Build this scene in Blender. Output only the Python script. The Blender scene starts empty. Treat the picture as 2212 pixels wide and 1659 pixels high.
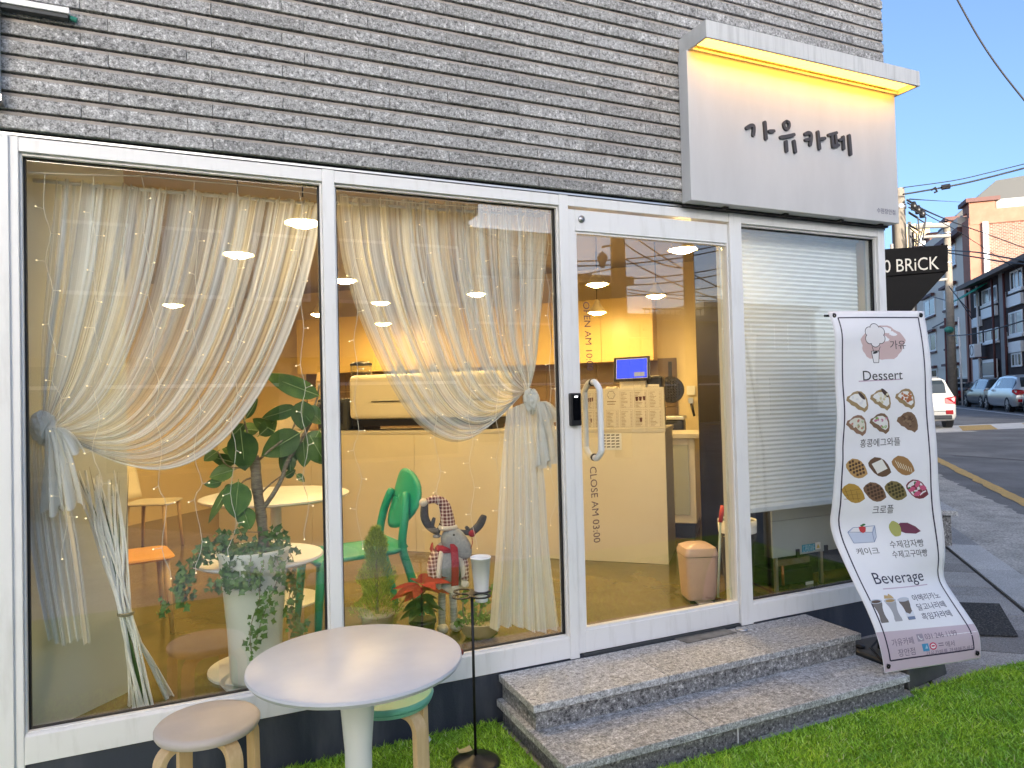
import bpy, math, random
import numpy as np
from mathutils import Vector, Matrix

random.seed(7)
RNG = np.random.default_rng(7)
R = math.radians
SC = bpy.context.scene
COL = SC.collection

# ------------------------------------------------------------------ camera
FPX, YAW, PITCH, ROLL = 1511.46, R(23.848279), R(1.172636), R(-1.425305)   # focal length for a picture 2212 units wide
CPOS = np.array([0.0, -3.15, 1.563])
_f = np.array([math.sin(YAW)*math.cos(PITCH), math.cos(YAW)*math.cos(PITCH), math.sin(PITCH)])
_r0 = np.array([math.cos(YAW), -math.sin(YAW), 0.0]); _u0 = np.cross(_r0, _f)
_r = math.cos(ROLL)*_r0 + math.sin(ROLL)*_u0
_u = -math.sin(ROLL)*_r0 + math.cos(ROLL)*_u0
cam = bpy.data.cameras.new('camera'); camo = bpy.data.objects.new('camera', cam); COL.objects.link(camo)
cam.sensor_width = 36.0; cam.lens = 36.0*FPX/2212.0; cam.clip_start = 0.05; cam.clip_end = 3000
m = Matrix.Identity(4)
for i in range(3):
    m[i][0], m[i][1], m[i][2], m[i][3] = _r[i], _u[i], -_f[i], CPOS[i]
camo.matrix_world = m
SC.camera = camo

# ------------------------------------------------------------------ sky, sun, exposure
SUN_EL, SUN_AZ = R(8.5), R(-165)      # azimuth from +Y towards +X: low sun behind the houses across the junction
w = bpy.data.worlds.new('World'); SC.world = w; w.use_nodes = True
nt = w.node_tree; bg = nt.nodes['Background']
sky = nt.nodes.new('ShaderNodeTexSky'); sky.sky_type = 'NISHITA'; sky.sun_disc = False
sky.sun_elevation = SUN_EL; sky.sun_rotation = SUN_AZ
sky.altitude = 50; sky.air_density = 0.56; sky.dust_density = 4.5; sky.ozone_density = 2.0
nt.links.new(sky.outputs[0], bg.inputs[0]); bg.inputs[1].default_value = 0.15
sl = bpy.data.lights.new('sun', 'SUN'); sl.energy = 2.2; sl.angle = R(3.0); sl.color = (1.0, 0.9, 0.76)
so = bpy.data.objects.new('sun', sl); COL.objects.link(so)
sd = Vector((math.sin(SUN_AZ)*math.cos(SUN_EL), math.cos(SUN_AZ)*math.cos(SUN_EL), math.sin(SUN_EL)))
so.rotation_euler = sd.to_track_quat('Z', 'Y').to_euler(); so.location = (0, 0, 30)
SC.view_settings.view_transform = 'Standard'; SC.view_settings.look = 'None'
SC.view_settings.exposure = 1.98; SC.view_settings.gamma = 1.0
SC.view_settings.use_curve_mapping = False
SC.render.engine = 'CYCLES'
cy = SC.cycles
cy.use_denoising = True
try: cy.denoiser = 'OPENIMAGEDENOISE'
except Exception: pass
cy.max_bounces = 8; cy.diffuse_bounces = 4; cy.glossy_bounces = 4; cy.transmission_bounces = 6
cy.transparent_max_bounces = 32; cy.sample_clamp_indirect = 6.0; cy.caustics_reflective = False; cy.caustics_refractive = False
cy.use_adaptive_sampling = True; cy.adaptive_threshold = 0.012

# ------------------------------------------------------------------ survey helpers: a measured sight line met with a known plane
def sight(px, py): return _f + _r*(px-1106)/FPX - _u*(py-829.5)/FPX
def at_y(px, py, Y): d = sight(px, py); return CPOS + d*((Y-CPOS[1])/d[1])
def at_z(px, py, Z): d = sight(px, py); return CPOS + d*((Z-CPOS[2])/d[2])
def at_x(px, py, X): d = sight(px, py); return CPOS + d*((X-CPOS[0])/d[0])
# the building's own grid: DX runs along the bar counter, DN up the side street (the shop front is a cut corner)
DX = np.array([0.7388, -0.6740]); DX /= np.hypot(*DX); DN = np.array([-DX[1], DX[0]])
RZ = math.atan2(DX[1], DX[0])
def zg(b): return 0.0115*min(max(0.0, b-3.0), 60.0)
def AB(a, b, z=None):
    z = zg(b) if z is None else z
    return (a*DX[0]+b*DN[0], a*DX[1]+b*DN[1], z)
def at_a(px, py, a): d = sight(px, py); return CPOS + d*((a-CPOS[:2]@DX)/(d[:2]@DX))
def at_b(px, py, b): d = sight(px, py); return CPOS + d*((b-CPOS[:2]@DN)/(d[:2]@DN))
def a_of(P): return float(P[0]*DX[0]+P[1]*DX[1])
def b_of(P): return float(P[0]*DN[0]+P[1]*DN[1])

# ------------------------------------------------------------------ mesh helpers
INV = {}
class MB:
    def __init__(s): s.v = []; s.f = []
    def add(s, vs, fs):
        o = len(s.v); s.v += [tuple(map(float, q)) for q in vs]; s.f += [tuple(i+o for i in q) for q in fs]; return s
    def box(s, x0, x1, y0, y1, z0, z1):
        return s.add([(x0,y0,z0),(x1,y0,z0),(x1,y1,z0),(x0,y1,z0),(x0,y0,z1),(x1,y0,z1),(x1,y1,z1),(x0,y1,z1)],
                     [(0,3,2,1),(4,5,6,7),(0,1,5,4),(1,2,6,5),(2,3,7,6),(3,0,4,7)])
    def abox(s, a0, a1, b0, b1, z0, z1):     # box on the building grid
        P = [AB(a,b,z) for z in (z0,z1) for a,b in ((a0,b0),(a1,b0),(a1,b1),(a0,b1))]
        return s.add(P, [(0,3,2,1),(4,5,6,7),(0,1,5,4),(1,2,6,5),(2,3,7,6),(3,0,4,7)])
    def obox(s, c, ax, ay, az):
        c, ax, ay, az = map(np.array, (c, ax, ay, az))
        P = [c+i*ax+j*ay+k*az for k in (-1,1) for i,j in ((-1,-1),(1,-1),(1,1),(-1,1))]
        return s.add(P, [(0,3,2,1),(4,5,6,7),(0,1,5,4),(1,2,6,5),(2,3,7,6),(3,0,4,7)])
    def prism(s, lo, hi):                    # two matching rings of points
        n = len(lo); return s.add(list(lo)+list(hi), [tuple(range(n-1,-1,-1)), tuple(range(n,2*n))]+[(i,(i+1)%n,n+(i+1)%n,n+i) for i in range(n)])
    def poly(s, P): return s.add(P, [tuple(range(len(P)))])
    def tube(s, pts, r, n=8, cap=True, flat=None):
        P = [np.array(q, float) for q in pts]; k = len(P); rr = r if hasattr(r, '__len__') else [r]*k
        vs = []; up = np.array([0.0,0.0,1.0])
        t0 = P[1]-P[0]; t0 = t0/(np.linalg.norm(t0)+1e-9)
        nrm = np.cross(t0, up)
        if np.linalg.norm(nrm) < 1e-3: nrm = np.array([1.0,0,0])
        nrm /= np.linalg.norm(nrm)
        for i in range(k):
            t = P[min(i+1,k-1)]-P[max(i-1,0)]; t = t/(np.linalg.norm(t)+1e-9)
            nrm = nrm-t*(nrm@t); nrm /= (np.linalg.norm(nrm)+1e-9); bn = np.cross(t, nrm)
            for j in range(n):
                a = 2*math.pi*j/n; fy = flat if flat else 1.0
                vs.append(P[i]+rr[i]*(math.cos(a)*nrm+fy*math.sin(a)*bn))
        fs = [(i*n+j, i*n+(j+1)%n, (i+1)*n+(j+1)%n, (i+1)*n+j) for i in range(k-1) for j in range(n)]
        if cap: fs += [tuple(range(n-1,-1,-1)), tuple((k-1)*n+j for j in range(n))]
        return s.add(vs, fs)
    def ribbon(s, pts, wvec, tvec):          # rectangular bar swept along a path
        P = [np.array(q, float) for q in pts]; vs = []
        for i, q in enumerate(P):
            w_ = np.array(wvec[i] if isinstance(wvec, list) else wvec, float); t_ = np.array(tvec[i] if isinstance(tvec, list) else tvec, float)
            vs += [q-w_-t_, q+w_-t_, q+w_+t_, q-w_+t_]
        k = len(P); fs = [(i*4+j, i*4+(j+1)%4, (i+1)*4+(j+1)%4, (i+1)*4+j) for i in range(k-1) for j in range(4)]
        return s.add(vs, fs+[(3,2,1,0), tuple((k-1)*4+j for j in range(4))])
    def lathe(s, prof, c=(0,0,0), n=32, cap=(True,True)):
        vs = [(c[0]+r*math.cos(2*math.pi*j/n), c[1]+r*math.sin(2*math.pi*j/n), c[2]+z) for r, z in prof for j in range(n)]
        k = len(prof); fs = [(i*n+j, i*n+(j+1)%n, (i+1)*n+(j+1)%n, (i+1)*n+j) for i in range(k-1) for j in range(n)]
        if cap[0]: fs.append(tuple(range(n-1,-1,-1)))
        if cap[1]: fs.append(tuple((k-1)*n+j for j in range(n)))
        return s.add(vs, fs)
    def ball(s, c, r, nu=16, nv=10):
        r = r if hasattr(r, '__len__') else (r,r,r); vs = []; fs = []
        for i in range(nv+1):
            th = math.pi*i/nv
            for j in range(nu):
                ph = 2*math.pi*j/nu
                vs.append((c[0]+r[0]*math.sin(th)*math.cos(ph), c[1]+r[1]*math.sin(th)*math.sin(ph), c[2]+r[2]*math.cos(th)))
        for i in range(nv):
            for j in range(nu): fs.append((i*nu+j, (i+1)*nu+j, (i+1)*nu+(j+1)%nu, i*nu+(j+1)%nu))
        return s.add(vs, fs)
    def grid(s, fn, nu, nv):
        vs = [fn(i/nu, j/nv) for i in range(nu+1) for j in range(nv+1)]
        fs = [(i*(nv+1)+j, (i+1)*(nv+1)+j, (i+1)*(nv+1)+j+1, i*(nv+1)+j+1) for i in range(nu) for j in range(nv)]
        return s.add(vs, fs)
    def xform(s, M): s.v = [tuple(M @ Vector(q)) for q in s.v]; return s
    def mesh(s, name, smooth=False):
        me = bpy.data.meshes.new(name); me.from_pydata(s.v, [], s.f); me.update()
        if smooth: me.polygons.foreach_set('use_smooth', [True]*len(me.polygons))
        return me
    def build(s, name, mat, parent=None, smooth=False, bevel=0, seg=2, auto=None):
        if parent is not None and parent.name in INV and INV[parent.name] is not None: s.xform(INV[parent.name])
        me = s.mesh(name, smooth)
        if mat is not None:
            for mm in (mat if isinstance(mat, (list, tuple)) else [mat]): me.materials.append(mm)
        o = bpy.data.objects.new(name, me); COL.objects.link(o)
        if parent is not None:
            o.parent = parent; INV[o.name] = INV.get(parent.name)
        if bevel:
            b = o.modifiers.new('bevel', 'BEVEL'); b.width = bevel; b.segments = seg; b.limit_method = 'ANGLE'; b.angle_limit = R(40)
        if auto is not None:
            me.polygons.foreach_set('use_smooth', [True]*len(me.polygons))
            me.set_sharp_from_angle(angle=R(auto))
        return o

def tag(o, label=None, cat=None, group=None, kind=None):
    if label: o['label'] = label
    if cat: o['category'] = cat
    if group: o['group'] = group
    if kind: o['kind'] = kind
    return o
def thing(name, label, cat, loc=(0,0,0), group=None, rz=0):
    o = bpy.data.objects.new(name, None); COL.objects.link(o); o.empty_display_size = 0.1
    o.location = loc; o.rotation_euler = (0,0,rz)
    M = Matrix.Translation(Vector(loc)) @ Matrix.Rotation(rz, 4, 'Z')
    INV[o.name] = M.inverted()
    return tag(o, label, cat, group)
def struct(o, **k): return tag(o, kind='structure', **k)
def copy_tree(o, parent=None):
    c = o.copy(); COL.objects.link(c); c.parent = parent
    INV[c.name] = INV.get(o.name)
    for ch in list(o.children): copy_tree(ch, c)
    return c
def crom(pts, n):                            # smooth curve through points
    P = [np.array(q, float) for q in pts]; out = []
    for i in range(len(P)-1):
        p0, p1, p2, p3 = P[max(i-1,0)], P[i], P[i+1], P[min(i+2,len(P)-1)]
        for k in range(n):
            t = k/n; out.append(0.5*((2*p1)+(p2-p0)*t+(2*p0-5*p1+4*p2-p3)*t*t+(3*p1-p0-3*p2+p3)*t**3))
    return out+[P[-1]]
def text_geo(body, size=1.0):
    c = bpy.data.curves.new('lettering', 'FONT'); c.body = body; c.size = size; c.resolution_u = 3; c.align_x = 'CENTER'; c.align_y = 'CENTER'
    o = bpy.data.objects.new('lettering', c); COL.objects.link(o)
    me = bpy.data.meshes.new_from_object(o)
    vs = [tuple(v.co) for v in me.vertices]; fs = [tuple(p.vertices) for p in me.polygons]
    bpy.data.objects.remove(o); bpy.data.curves.remove(c); bpy.data.meshes.remove(me)
    xs = [v[0] for v in vs]; ys = [v[1] for v in vs]; cx, cy_ = (min(xs)+max(xs))/2, (min(ys)+max(ys))/2
    return [(x-cx, y-cy_) for x, y, _ in vs], fs, max(xs)-min(xs), max(ys)-min(ys)
def put_text(mb, body, fn, width=None, height=None):
    vs, fs, w_, h_ = text_geo(body)
    sx = width/w_ if width else height/h_; sy = height/h_ if height else sx
    return mb.add([fn(x*sx, y*sy) for x, y in vs], fs)

# ------------------------------------------------------------------ materials
def new_mat(name):
    mt = bpy.data.materials.new(name); mt.use_nodes = True; n = mt.node_tree.nodes; l = mt.node_tree.links
    return mt, n, l, n['Principled BSDF'], n['Material Output']
def coords(n, l, kind='Object', rnd=False):
    tc = n.new('ShaderNodeTexCoord'); out = tc.outputs[kind]
    if rnd:
        oi = n.new('ShaderNodeObjectInfo'); mu = n.new('ShaderNodeMath'); mu.operation = 'MULTIPLY'; mu.inputs[1].default_value = 57.3
        l.new(oi.outputs['Random'], mu.inputs[0]); ad = n.new('ShaderNodeVectorMath'); ad.operation = 'ADD'
        l.new(out, ad.inputs[0]); l.new(mu.outputs[0], ad.inputs[1]); out = ad.outputs[0]
    return out
def noise(n, l, vec, scale, detail=3, rough=0.55, stretch=None):
    if stretch:
        mp = n.new('ShaderNodeMapping'); mp.inputs['Scale'].default_value = stretch; l.new(vec, mp.inputs['Vector']); vec = mp.outputs[0]
    t = n.new('ShaderNodeTexNoise'); t.inputs['Scale'].default_value = scale; t.inputs['Detail'].default_value = detail; t.inputs['Roughness'].default_value = rough
    l.new(vec, t.inputs['Vector']); return t.outputs['Fac']
def ramp(n, l, fac, stops, interp='LINEAR'):
    r = n.new('ShaderNodeValToRGB'); r.color_ramp.interpolation = interp; e = r.color_ramp.elements
    while len(e) < len(stops): e.new(0.5)
    for el, (p, c) in zip(e, stops): el.position = p; el.color = (*c, 1) if len(c) == 3 else c
    l.new(fac, r.inputs[0]); return r.outputs['Color']
def mix(n, l, a, b, fac, mode='MIX'):
    x = n.new('ShaderNodeMix'); x.data_type = 'RGBA'; x.blend_type = mode
    for s_, v in ((x.inputs[6], a), (x.inputs[7], b), (x.inputs[0], fac)):
        if isinstance(v, tuple): s_.default_value = (*v, 1)
        elif isinstance(v, (int, float)): s_.default_value = v
        else: l.new(v, s_)
    return x.outputs[2]
def bump(n, l, bs, h, strength, dist=0.01):
    b = n.new('ShaderNodeBump'); b.inputs['Strength'].default_value = strength; b.inputs['Distance'].default_value = dist
    l.new(h, b.inputs['Height']); l.new(b.outputs[0], bs.inputs['Normal'])
def pm(name, c, rough=0.55, metal=0.0, c2=None, vs=6.0, lo=0.35, hi=0.65, bmp=0.0, bs_=80.0, bd=0.005, kind='Object', rnd=False, stretch=None, spec=0.5, emis=None, es=0.0, coat=0.0, fine=0.0, sub=0):
    mt, n, l, b, o = new_mat(name)
    b.inputs['Base Color'].default_value = (*c, 1); b.inputs['Roughness'].default_value = rough; b.inputs['Metallic'].default_value = metal
    b.inputs['Specular IOR Level'].default_value = spec
    if coat: b.inputs['Coat Weight'].default_value = coat; b.inputs['Coat Roughness'].default_value = 0.05
    if emis: b.inputs['Emission Color'].default_value = (*emis, 1); b.inputs['Emission Strength'].default_value = es
    if c2 or bmp:
        v = coords(n, l, kind, rnd)
        if c2:
            col = ramp(n, l, noise(n, l, v, vs, 5, 0.6, stretch), [(lo, c), (hi, c2)])
            if fine: col = mix(n, l, col, ramp(n, l, noise(n, l, v, bs_*1.7, 2), [(0.3, (0.5-fine,)*3), (0.7, (0.5+fine,)*3)]), 1.0, 'OVERLAY')
            l.new(col, b.inputs['Base Color'])
        if bmp: bump(n, l, b, noise(n, l, v, bs_, 4, 0.6), bmp, bd)
    return mt

def stone_mat(name, cols, s1, s2, rough=0.7, rnd=True, bmp=0.35, rv=0.28, kind='Object', stretch=None):
    """granite: light and dark crystals at two sizes, a slow stain, and a tone per slab"""
    mt, n, l, b, o = new_mat(name); v = coords(n, l, kind, rnd)
    dark, mid, light = cols
    a = noise(n, l, v, s1, 3, 0.7, stretch); c = ramp(n, l, a, [(0.36, dark), (0.47, mid), (0.56, mid), (0.66, light)])
    f2 = ramp(n, l, noise(n, l, v, s2, 2, 0.6), [(0.34, (0.26,)*3), (0.5, (0.52,)*3), (0.66, (0.80,)*3)])
    c = mix(n, l, c, f2, 0.75, 'OVERLAY')
    st = ramp(n, l, noise(n, l, v, 5.0, 4, 0.6), [(0.3, (0.40,0.39,0.37)), (0.7, (0.60,0.60,0.60))])
    c = mix(n, l, c, st, 0.45, 'OVERLAY')
    oi = n.new('ShaderNodeObjectInfo'); tone = ramp(n, l, oi.outputs['Random'], [(0.0, (0.5-rv/2,)*3), (1.0, (0.5+rv/2,)*3)])
    c = mix(n, l, c, tone, 1.0, 'OVERLAY')
    l.new(c, b.inputs['Base Color']); b.inputs['Roughness'].default_value = rough
    bump(n, l, b, a, bmp, 0.004)
    return mt

M = {}
M['stone'] = stone_mat('stone_cladding', ((0.13,0.13,0.128), (0.33,0.33,0.328), (0.62,0.62,0.615)), 62, 170, 0.75, rv=0.16)
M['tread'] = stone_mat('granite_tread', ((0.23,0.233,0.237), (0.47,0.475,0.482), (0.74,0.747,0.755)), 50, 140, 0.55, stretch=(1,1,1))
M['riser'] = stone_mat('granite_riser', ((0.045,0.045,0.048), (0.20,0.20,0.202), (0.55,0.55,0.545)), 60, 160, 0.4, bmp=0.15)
M['paver'] = stone_mat('granite_paver', ((0.18,0.175,0.17), (0.30,0.295,0.29), (0.42,0.415,0.41)), 60, 200, 0.75, stretch=(1,3,1))
M['kerb'] = stone_mat('granite_kerb', ((0.26,0.265,0.27), (0.38,0.385,0.39), (0.50,0.505,0.51)), 90, 250, 0.8)
M['groove'] = pm('stone_groove', (0.30,0.27,0.235), 0.8, c2=(0.42,0.38,0.335), vs=14, bmp=0.3)
M['joint'] = pm('dark_joint', (0.035,0.028,0.028), 0.8)
M['white'] = pm('white_painted_aluminium', (0.84,0.835,0.825), 0.36, c2=(0.66,0.65,0.62), vs=5, lo=0.52, hi=0.92, bmp=0.04, bs_=90, stretch=(4,4,0.7))
M['cream'] = pm('cream_painted_edge', (0.74,0.70,0.56), 0.45)
M['navy'] = pm('navy_painted_plinth', (0.040,0.048,0.070), 0.5, c2=(0.095,0.105,0.13), vs=3.0, lo=0.5, hi=0.85, bmp=0.25, bs_=120, stretch=(3,1,0.6))
M['rubber'] = pm('black_gasket', (0.012,0.012,0.014), 0.6)
M['black'] = pm('black_plastic', (0.014,0.014,0.016), 0.35)
M['blackmetal'] = pm('black_metal', (0.02,0.02,0.022), 0.42, 0.6)
M['steel'] = pm('brushed_steel', (0.55,0.55,0.55), 0.3, 0.9)
M['signwhite'] = pm('sign_white_panel', (0.60,0.60,0.60), 0.45, c2=(0.55,0.55,0.55), vs=2.5, stretch=(2,2,0.6))
M['letter'] = pm('charcoal_sign_letter', (0.045,0.047,0.055), 0.5)
M['ink'] = pm('black_print', (0.025,0.023,0.025), 0.6)
M['navyink'] = pm('navy_print', (0.05,0.055,0.13), 0.6)
M['greyink'] = pm('grey_print', (0.25,0.22,0.27), 0.6)
M['asphalt'] = pm('asphalt', (0.125,0.127,0.132), 0.9, c2=(0.20,0.202,0.207), vs=0.9, bmp=0.5, bs_=120, fine=0.25)
M['concrete'] = pm('gutter_concrete', (0.32,0.312,0.295), 0.9, c2=(0.50,0.485,0.46), vs=3.0, bmp=0.6, bs_=30, bd=0.01, fine=0.2)
M['yellow'] = pm('yellow_road_paint', (0.62,0.40,0.12), 0.8, c2=(0.48,0.33,0.13), vs=9, fine=0.2)
M['roadwhite'] = pm('white_road_paint', (0.72,0.71,0.68), 0.8, c2=(0.55,0.545,0.53), vs=6)
M['turfbase'] = pm('turf_backing', (0.14,0.26,0.02), 0.95)
def grass_mat():
    mt, n, l, b, o = new_mat('artificial_turf'); g = n.new('ShaderNodeNewGeometry')
    c = ramp(n, l, g.outputs['Random Per Island'], [(0.0, (0.13,0.28,0.012)), (0.45, (0.29,0.54,0.02)), (0.8, (0.42,0.70,0.05)), (0.97, (0.55,0.80,0.16)), (1.0, (0.70,0.66,0.42))])
    tc = n.new('ShaderNodeTexCoord'); c = mix(n, l, c, ramp(n, l, noise(n, l, tc.outputs['Object'], 5.0, 5), [(0.3, (0.34,0.37,0.40)), (0.5, (0.50,0.50,0.50)), (0.72, (0.64,0.60,0.46))]), 1.0, 'OVERLAY')
    l.new(c, b.inputs['Base Color']); b.inputs['Roughness'].default_value = 0.5
    return mt
M['grass'] = grass_mat()
def glass_mat(name, f0=0.085, tint=(0.97,0.985,0.975)):
    """thin pane: straight-through view plus a mirror layer that grows towards grazing angles"""
    mt, n, l, b, o = new_mat(name); n.remove(b)
    g_ = n.new('ShaderNodeNewGeometry'); dt = n.new('ShaderNodeVectorMath'); dt.operation = 'DOT_PRODUCT'
    l.new(g_.outputs['Incoming'], dt.inputs[0]); l.new(g_.outputs['Normal'], dt.inputs[1])
    def mth(op, a, b_=None):
        q = n.new('ShaderNodeMath'); q.operation = op
        for k, v in enumerate((a, b_)):
            if v is None: continue
            if isinstance(v, (int, float)): q.inputs[k].default_value = v
            else: l.new(v, q.inputs[k])
        return q.outputs[0]
    fac = mth('ADD', mth('MULTIPLY', mth('POWER', mth('SUBTRACT', 1.0, mth('ABSOLUTE', dt.outputs['Value'])), 5.0), 1.0-f0), f0)
    t = n.new('ShaderNodeBsdfTransparent'); t.inputs[0].default_value = (*tint, 1)
    g = n.new('ShaderNodeBsdfGlossy'); g.inputs['Roughness'].default_value = 0.0; g.inputs[0].default_value = (1,1,1,1)
    x = n.new('ShaderNodeMixShader'); l.new(fac, x.inputs[0]); l.new(t.outputs[0], x.inputs[1]); l.new(g.outputs[0], x.inputs[2])
    l.new(x.outputs[0], o.inputs['Surface']); return mt
M['glass'] = glass_mat('shop_glass')
M['clearglass'] = glass_mat('thin_clear_plastic', 0.04, (0.92,0.93,0.93))
def sheer_mat(name='sheer_tulle', lo=0.06, hi=0.96, p0=0.36, p1=0.62, sc=70):
    mt, n, l, b, o = new_mat(name); n.remove(b)
    at = n.new('ShaderNodeAttribute'); at.attribute_name = 'across'
    cx = n.new('ShaderNodeCombineXYZ'); l.new(at.outputs['Fac'], cx.inputs[0])
    d1 = noise(n, l, cx.outputs[0], sc, 4, 0.75); al = n.new('ShaderNodeMapRange'); al.inputs[1].default_value = p0; al.inputs[2].default_value = p1; al.inputs[3].default_value = lo; al.inputs[4].default_value = hi
    l.new(d1, al.inputs[0])
    df = n.new('ShaderNodeBsdfDiffuse'); df.inputs[0].default_value = (0.92,0.925,0.91,1)
    tl = n.new('ShaderNodeBsdfTranslucent'); tl.inputs[0].default_value = (0.80,0.80,0.78,1)
    x1 = n.new('ShaderNodeMixShader'); x1.inputs[0].default_value = 0.10; l.new(df.outputs[0], x1.inputs[1]); l.new(tl.outputs[0], x1.inputs[2])
    tr = n.new('ShaderNodeBsdfTransparent'); x2 = n.new('ShaderNodeMixShader'); l.new(al.outputs[0], x2.inputs[0]); l.new(tr.outputs[0], x2.inputs[1]); l.new(x1.outputs[0], x2.inputs[2])
    l.new(x2.outputs[0], o.inputs['Surface']); return mt
M['sheer'] = sheer_mat(); M['sheertail'] = sheer_mat('sheer_tail', 0.55, 0.97, 0.35, 0.65, 26); M['sheerknot'] = sheer_mat('gathered_tulle', 0.72, 0.98, 0.3, 0.7, 40)
def leaf_mat(name, c1, c2, rough=0.35):
    mt, n, l, b, o = new_mat(name); v = coords(n, l, 'Object', True)
    oi = n.new('ShaderNodeObjectInfo')
    c = ramp(n, l, noise(n, l, v, 12, 3), [(0.3, c1), (0.75, c2)])
    c = mix(n, l, c, ramp(n, l, oi.outputs['Random'], [(0, (0.36,)*3), (1, (0.62,)*3)]), 1.0, 'OVERLAY')
    l.new(c, b.inputs['Base Color']); b.inputs['Roughness'].default_value = rough
    b.inputs['Transmission Weight'].default_value = 0.0
    return mt
M['rubberleaf'] = leaf_mat('glossy_fig_leaf', (0.045,0.115,0.022), (0.14,0.25,0.055), 0.28)
M['leafvein'] = pm('leaf_midrib', (0.30,0.40,0.16), 0.5)
M['ivy'] = leaf_mat('ivy_leaf', (0.03,0.085,0.015), (0.14,0.26,0.06), 0.45)
M['jade'] = leaf_mat('jade_leaf', (0.05,0.13,0.025), (0.14,0.27,0.06), 0.4)
M['darkleaf'] = leaf_mat('poinsettia_leaf', (0.012,0.04,0.012), (0.035,0.085,0.025), 0.5)
M['bract'] = leaf_mat('poinsettia_bract', (0.18,0.002,0.008), (0.36,0.005,0.014), 0.8)
def cyp_mat():
    mt, n, l, b, o = new_mat('cypress_foliage'); g = n.new('ShaderNodeNewGeometry')
    c = ramp(n, l, g.outputs['Random Per Island'], [(0.0, (0.16,0.24,0.025)), (0.6, (0.34,0.46,0.06)), (1.0, (0.52,0.62,0.14))])
    l.new(c, b.inputs['Base Color']); b.inputs['Roughness'].default_value = 0.7; return mt
M['cypress'] = cyp_mat()
M['bark'] = pm('grey_bark', (0.16,0.13,0.09), 0.85, c2=(0.30,0.26,0.18), vs=30, bmp=0.5, bs_=60, stretch=(1,1,4))
M['birch'] = pm('birch_plywood', (0.66,0.46,0.24), 0.45, c2=(0.74,0.55,0.31), vs=9, stretch=(6,6,0.6))
M['ply'] = pm('plywood_edge', (0.55,0.37,0.18), 0.5, c2=(0.72,0.52,0.28), vs=40, stretch=(1,1,6))
M['beigeseat'] = pm('beige_seat_pad', (0.54,0.475,0.42), 0.6, c2=(0.60,0.53,0.475), vs=5, bmp=0.08, bs_=150)
M['mint'] = pm('mint_plastic', (0.17,0.52,0.38), 0.4, c2=(0.19,0.55,0.41), vs=4)
M['tabletop'] = pm('white_laminate', (0.68,0.68,0.71), 0.36, c2=(0.63,0.63,0.665), vs=7, spec=0.4, bmp=0.03, bs_=40)
M['whiteplastic'] = pm('white_plastic', (0.80,0.80,0.78), 0.4)
M['paper'] = pm('white_paper', (0.84,0.84,0.83), 0.6, c2=(0.80,0.80,0.79), vs=6)
M['greenchair'] = pm('green_plastic', (0.01,0.30,0.19), 0.4, c2=(0.012,0.34,0.215), vs=3)
M['potwhite'] = pm('white_glazed_pot', (0.72,0.75,0.71), 0.3, c2=(0.67,0.71,0.67), vs=3)
M['soil'] = pm('potting_soil', (0.05,0.035,0.025), 0.95, c2=(0.09,0.065,0.045), vs=40, bmp=0.8, bs_=60)
M['terr'] = pm('buff_bowl', (0.52,0.45,0.33), 0.6)
M['felt'] = pm('grey_felt', (0.27,0.30,0.34), 0.95, c2=(0.36,0.39,0.43), vs=60, bmp=0.4, bs_=200)
M['darkfelt'] = pm('charcoal_felt', (0.055,0.057,0.065), 0.95, c2=(0.085,0.088,0.10), vs=60, bmp=0.4, bs_=200)
M['fleece'] = pm('white_fleece', (0.80,0.77,0.72), 0.95, bmp=1.0, bs_=160, bd=0.01)
M['redfelt'] = pm('red_knit', (0.36,0.018,0.03), 0.95, c2=(0.28,0.012,0.022), vs=50, bmp=0.5, bs_=200)
def plaid():
    mt, n, l, b, o = new_mat('plaid_cloth'); v = coords(n, l)
    cc = []
    for dr in ('X', 'Z'):
        wv = n.new('ShaderNodeTexWave'); wv.bands_direction = dr; wv.inputs['Scale'].default_value = 16; l.new(v, wv.inputs['Vector']); cc.append(wv.outputs['Fac'])
    c = mix(n, l, ramp(n, l, cc[0], [(0.35, (0.09,0.025,0.03)), (0.5, (0.30,0.03,0.04)), (0.7, (0.30,0.03,0.04)), (0.82, (0.75,0.70,0.64))]), ramp(n, l, cc[1], [(0.35, (0.12,0.03,0.035)), (0.6, (0.34,0.05,0.06)), (0.82, (0.75,0.70,0.64))]), 0.5)
    l.new(c, b.inputs['Base Color']); b.inputs['Roughness'].default_value = 0.95; return mt
M['plaid'] = plaid()
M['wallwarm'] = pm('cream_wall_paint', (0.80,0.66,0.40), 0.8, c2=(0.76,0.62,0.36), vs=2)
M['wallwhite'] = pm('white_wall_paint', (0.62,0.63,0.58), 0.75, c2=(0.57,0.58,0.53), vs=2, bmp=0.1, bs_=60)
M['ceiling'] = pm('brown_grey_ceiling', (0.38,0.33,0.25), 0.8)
M['floor'] = pm('polished_ochre_floor', (0.13,0.095,0.042), 0.16, c2=(0.19,0.14,0.065), vs=2.5, bmp=0.02, bs_=30)
M['counter'] = pm('beige_counter_panel', (0.78,0.70,0.52), 0.4, c2=(0.74,0.66,0.49), vs=2)
M['worktop'] = pm('pale_worktop', (0.60,0.55,0.45), 0.35)
M['cabinet'] = pm('yellow_cabinet', (0.78,0.56,0.20), 0.35, c2=(0.74,0.52,0.18), vs=2)
M['tile'] = pm('brown_wall_tile', (0.17,0.115,0.07), 0.3, c2=(0.22,0.15,0.09), vs=3, rnd=True)
M['brownwall'] = pm('dark_brown_partition', (0.012,0.009,0.007), 0.8, spec=0.15)
M['creammachine'] = pm('cream_enamel', (0.74,0.68,0.55), 0.3)
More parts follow.
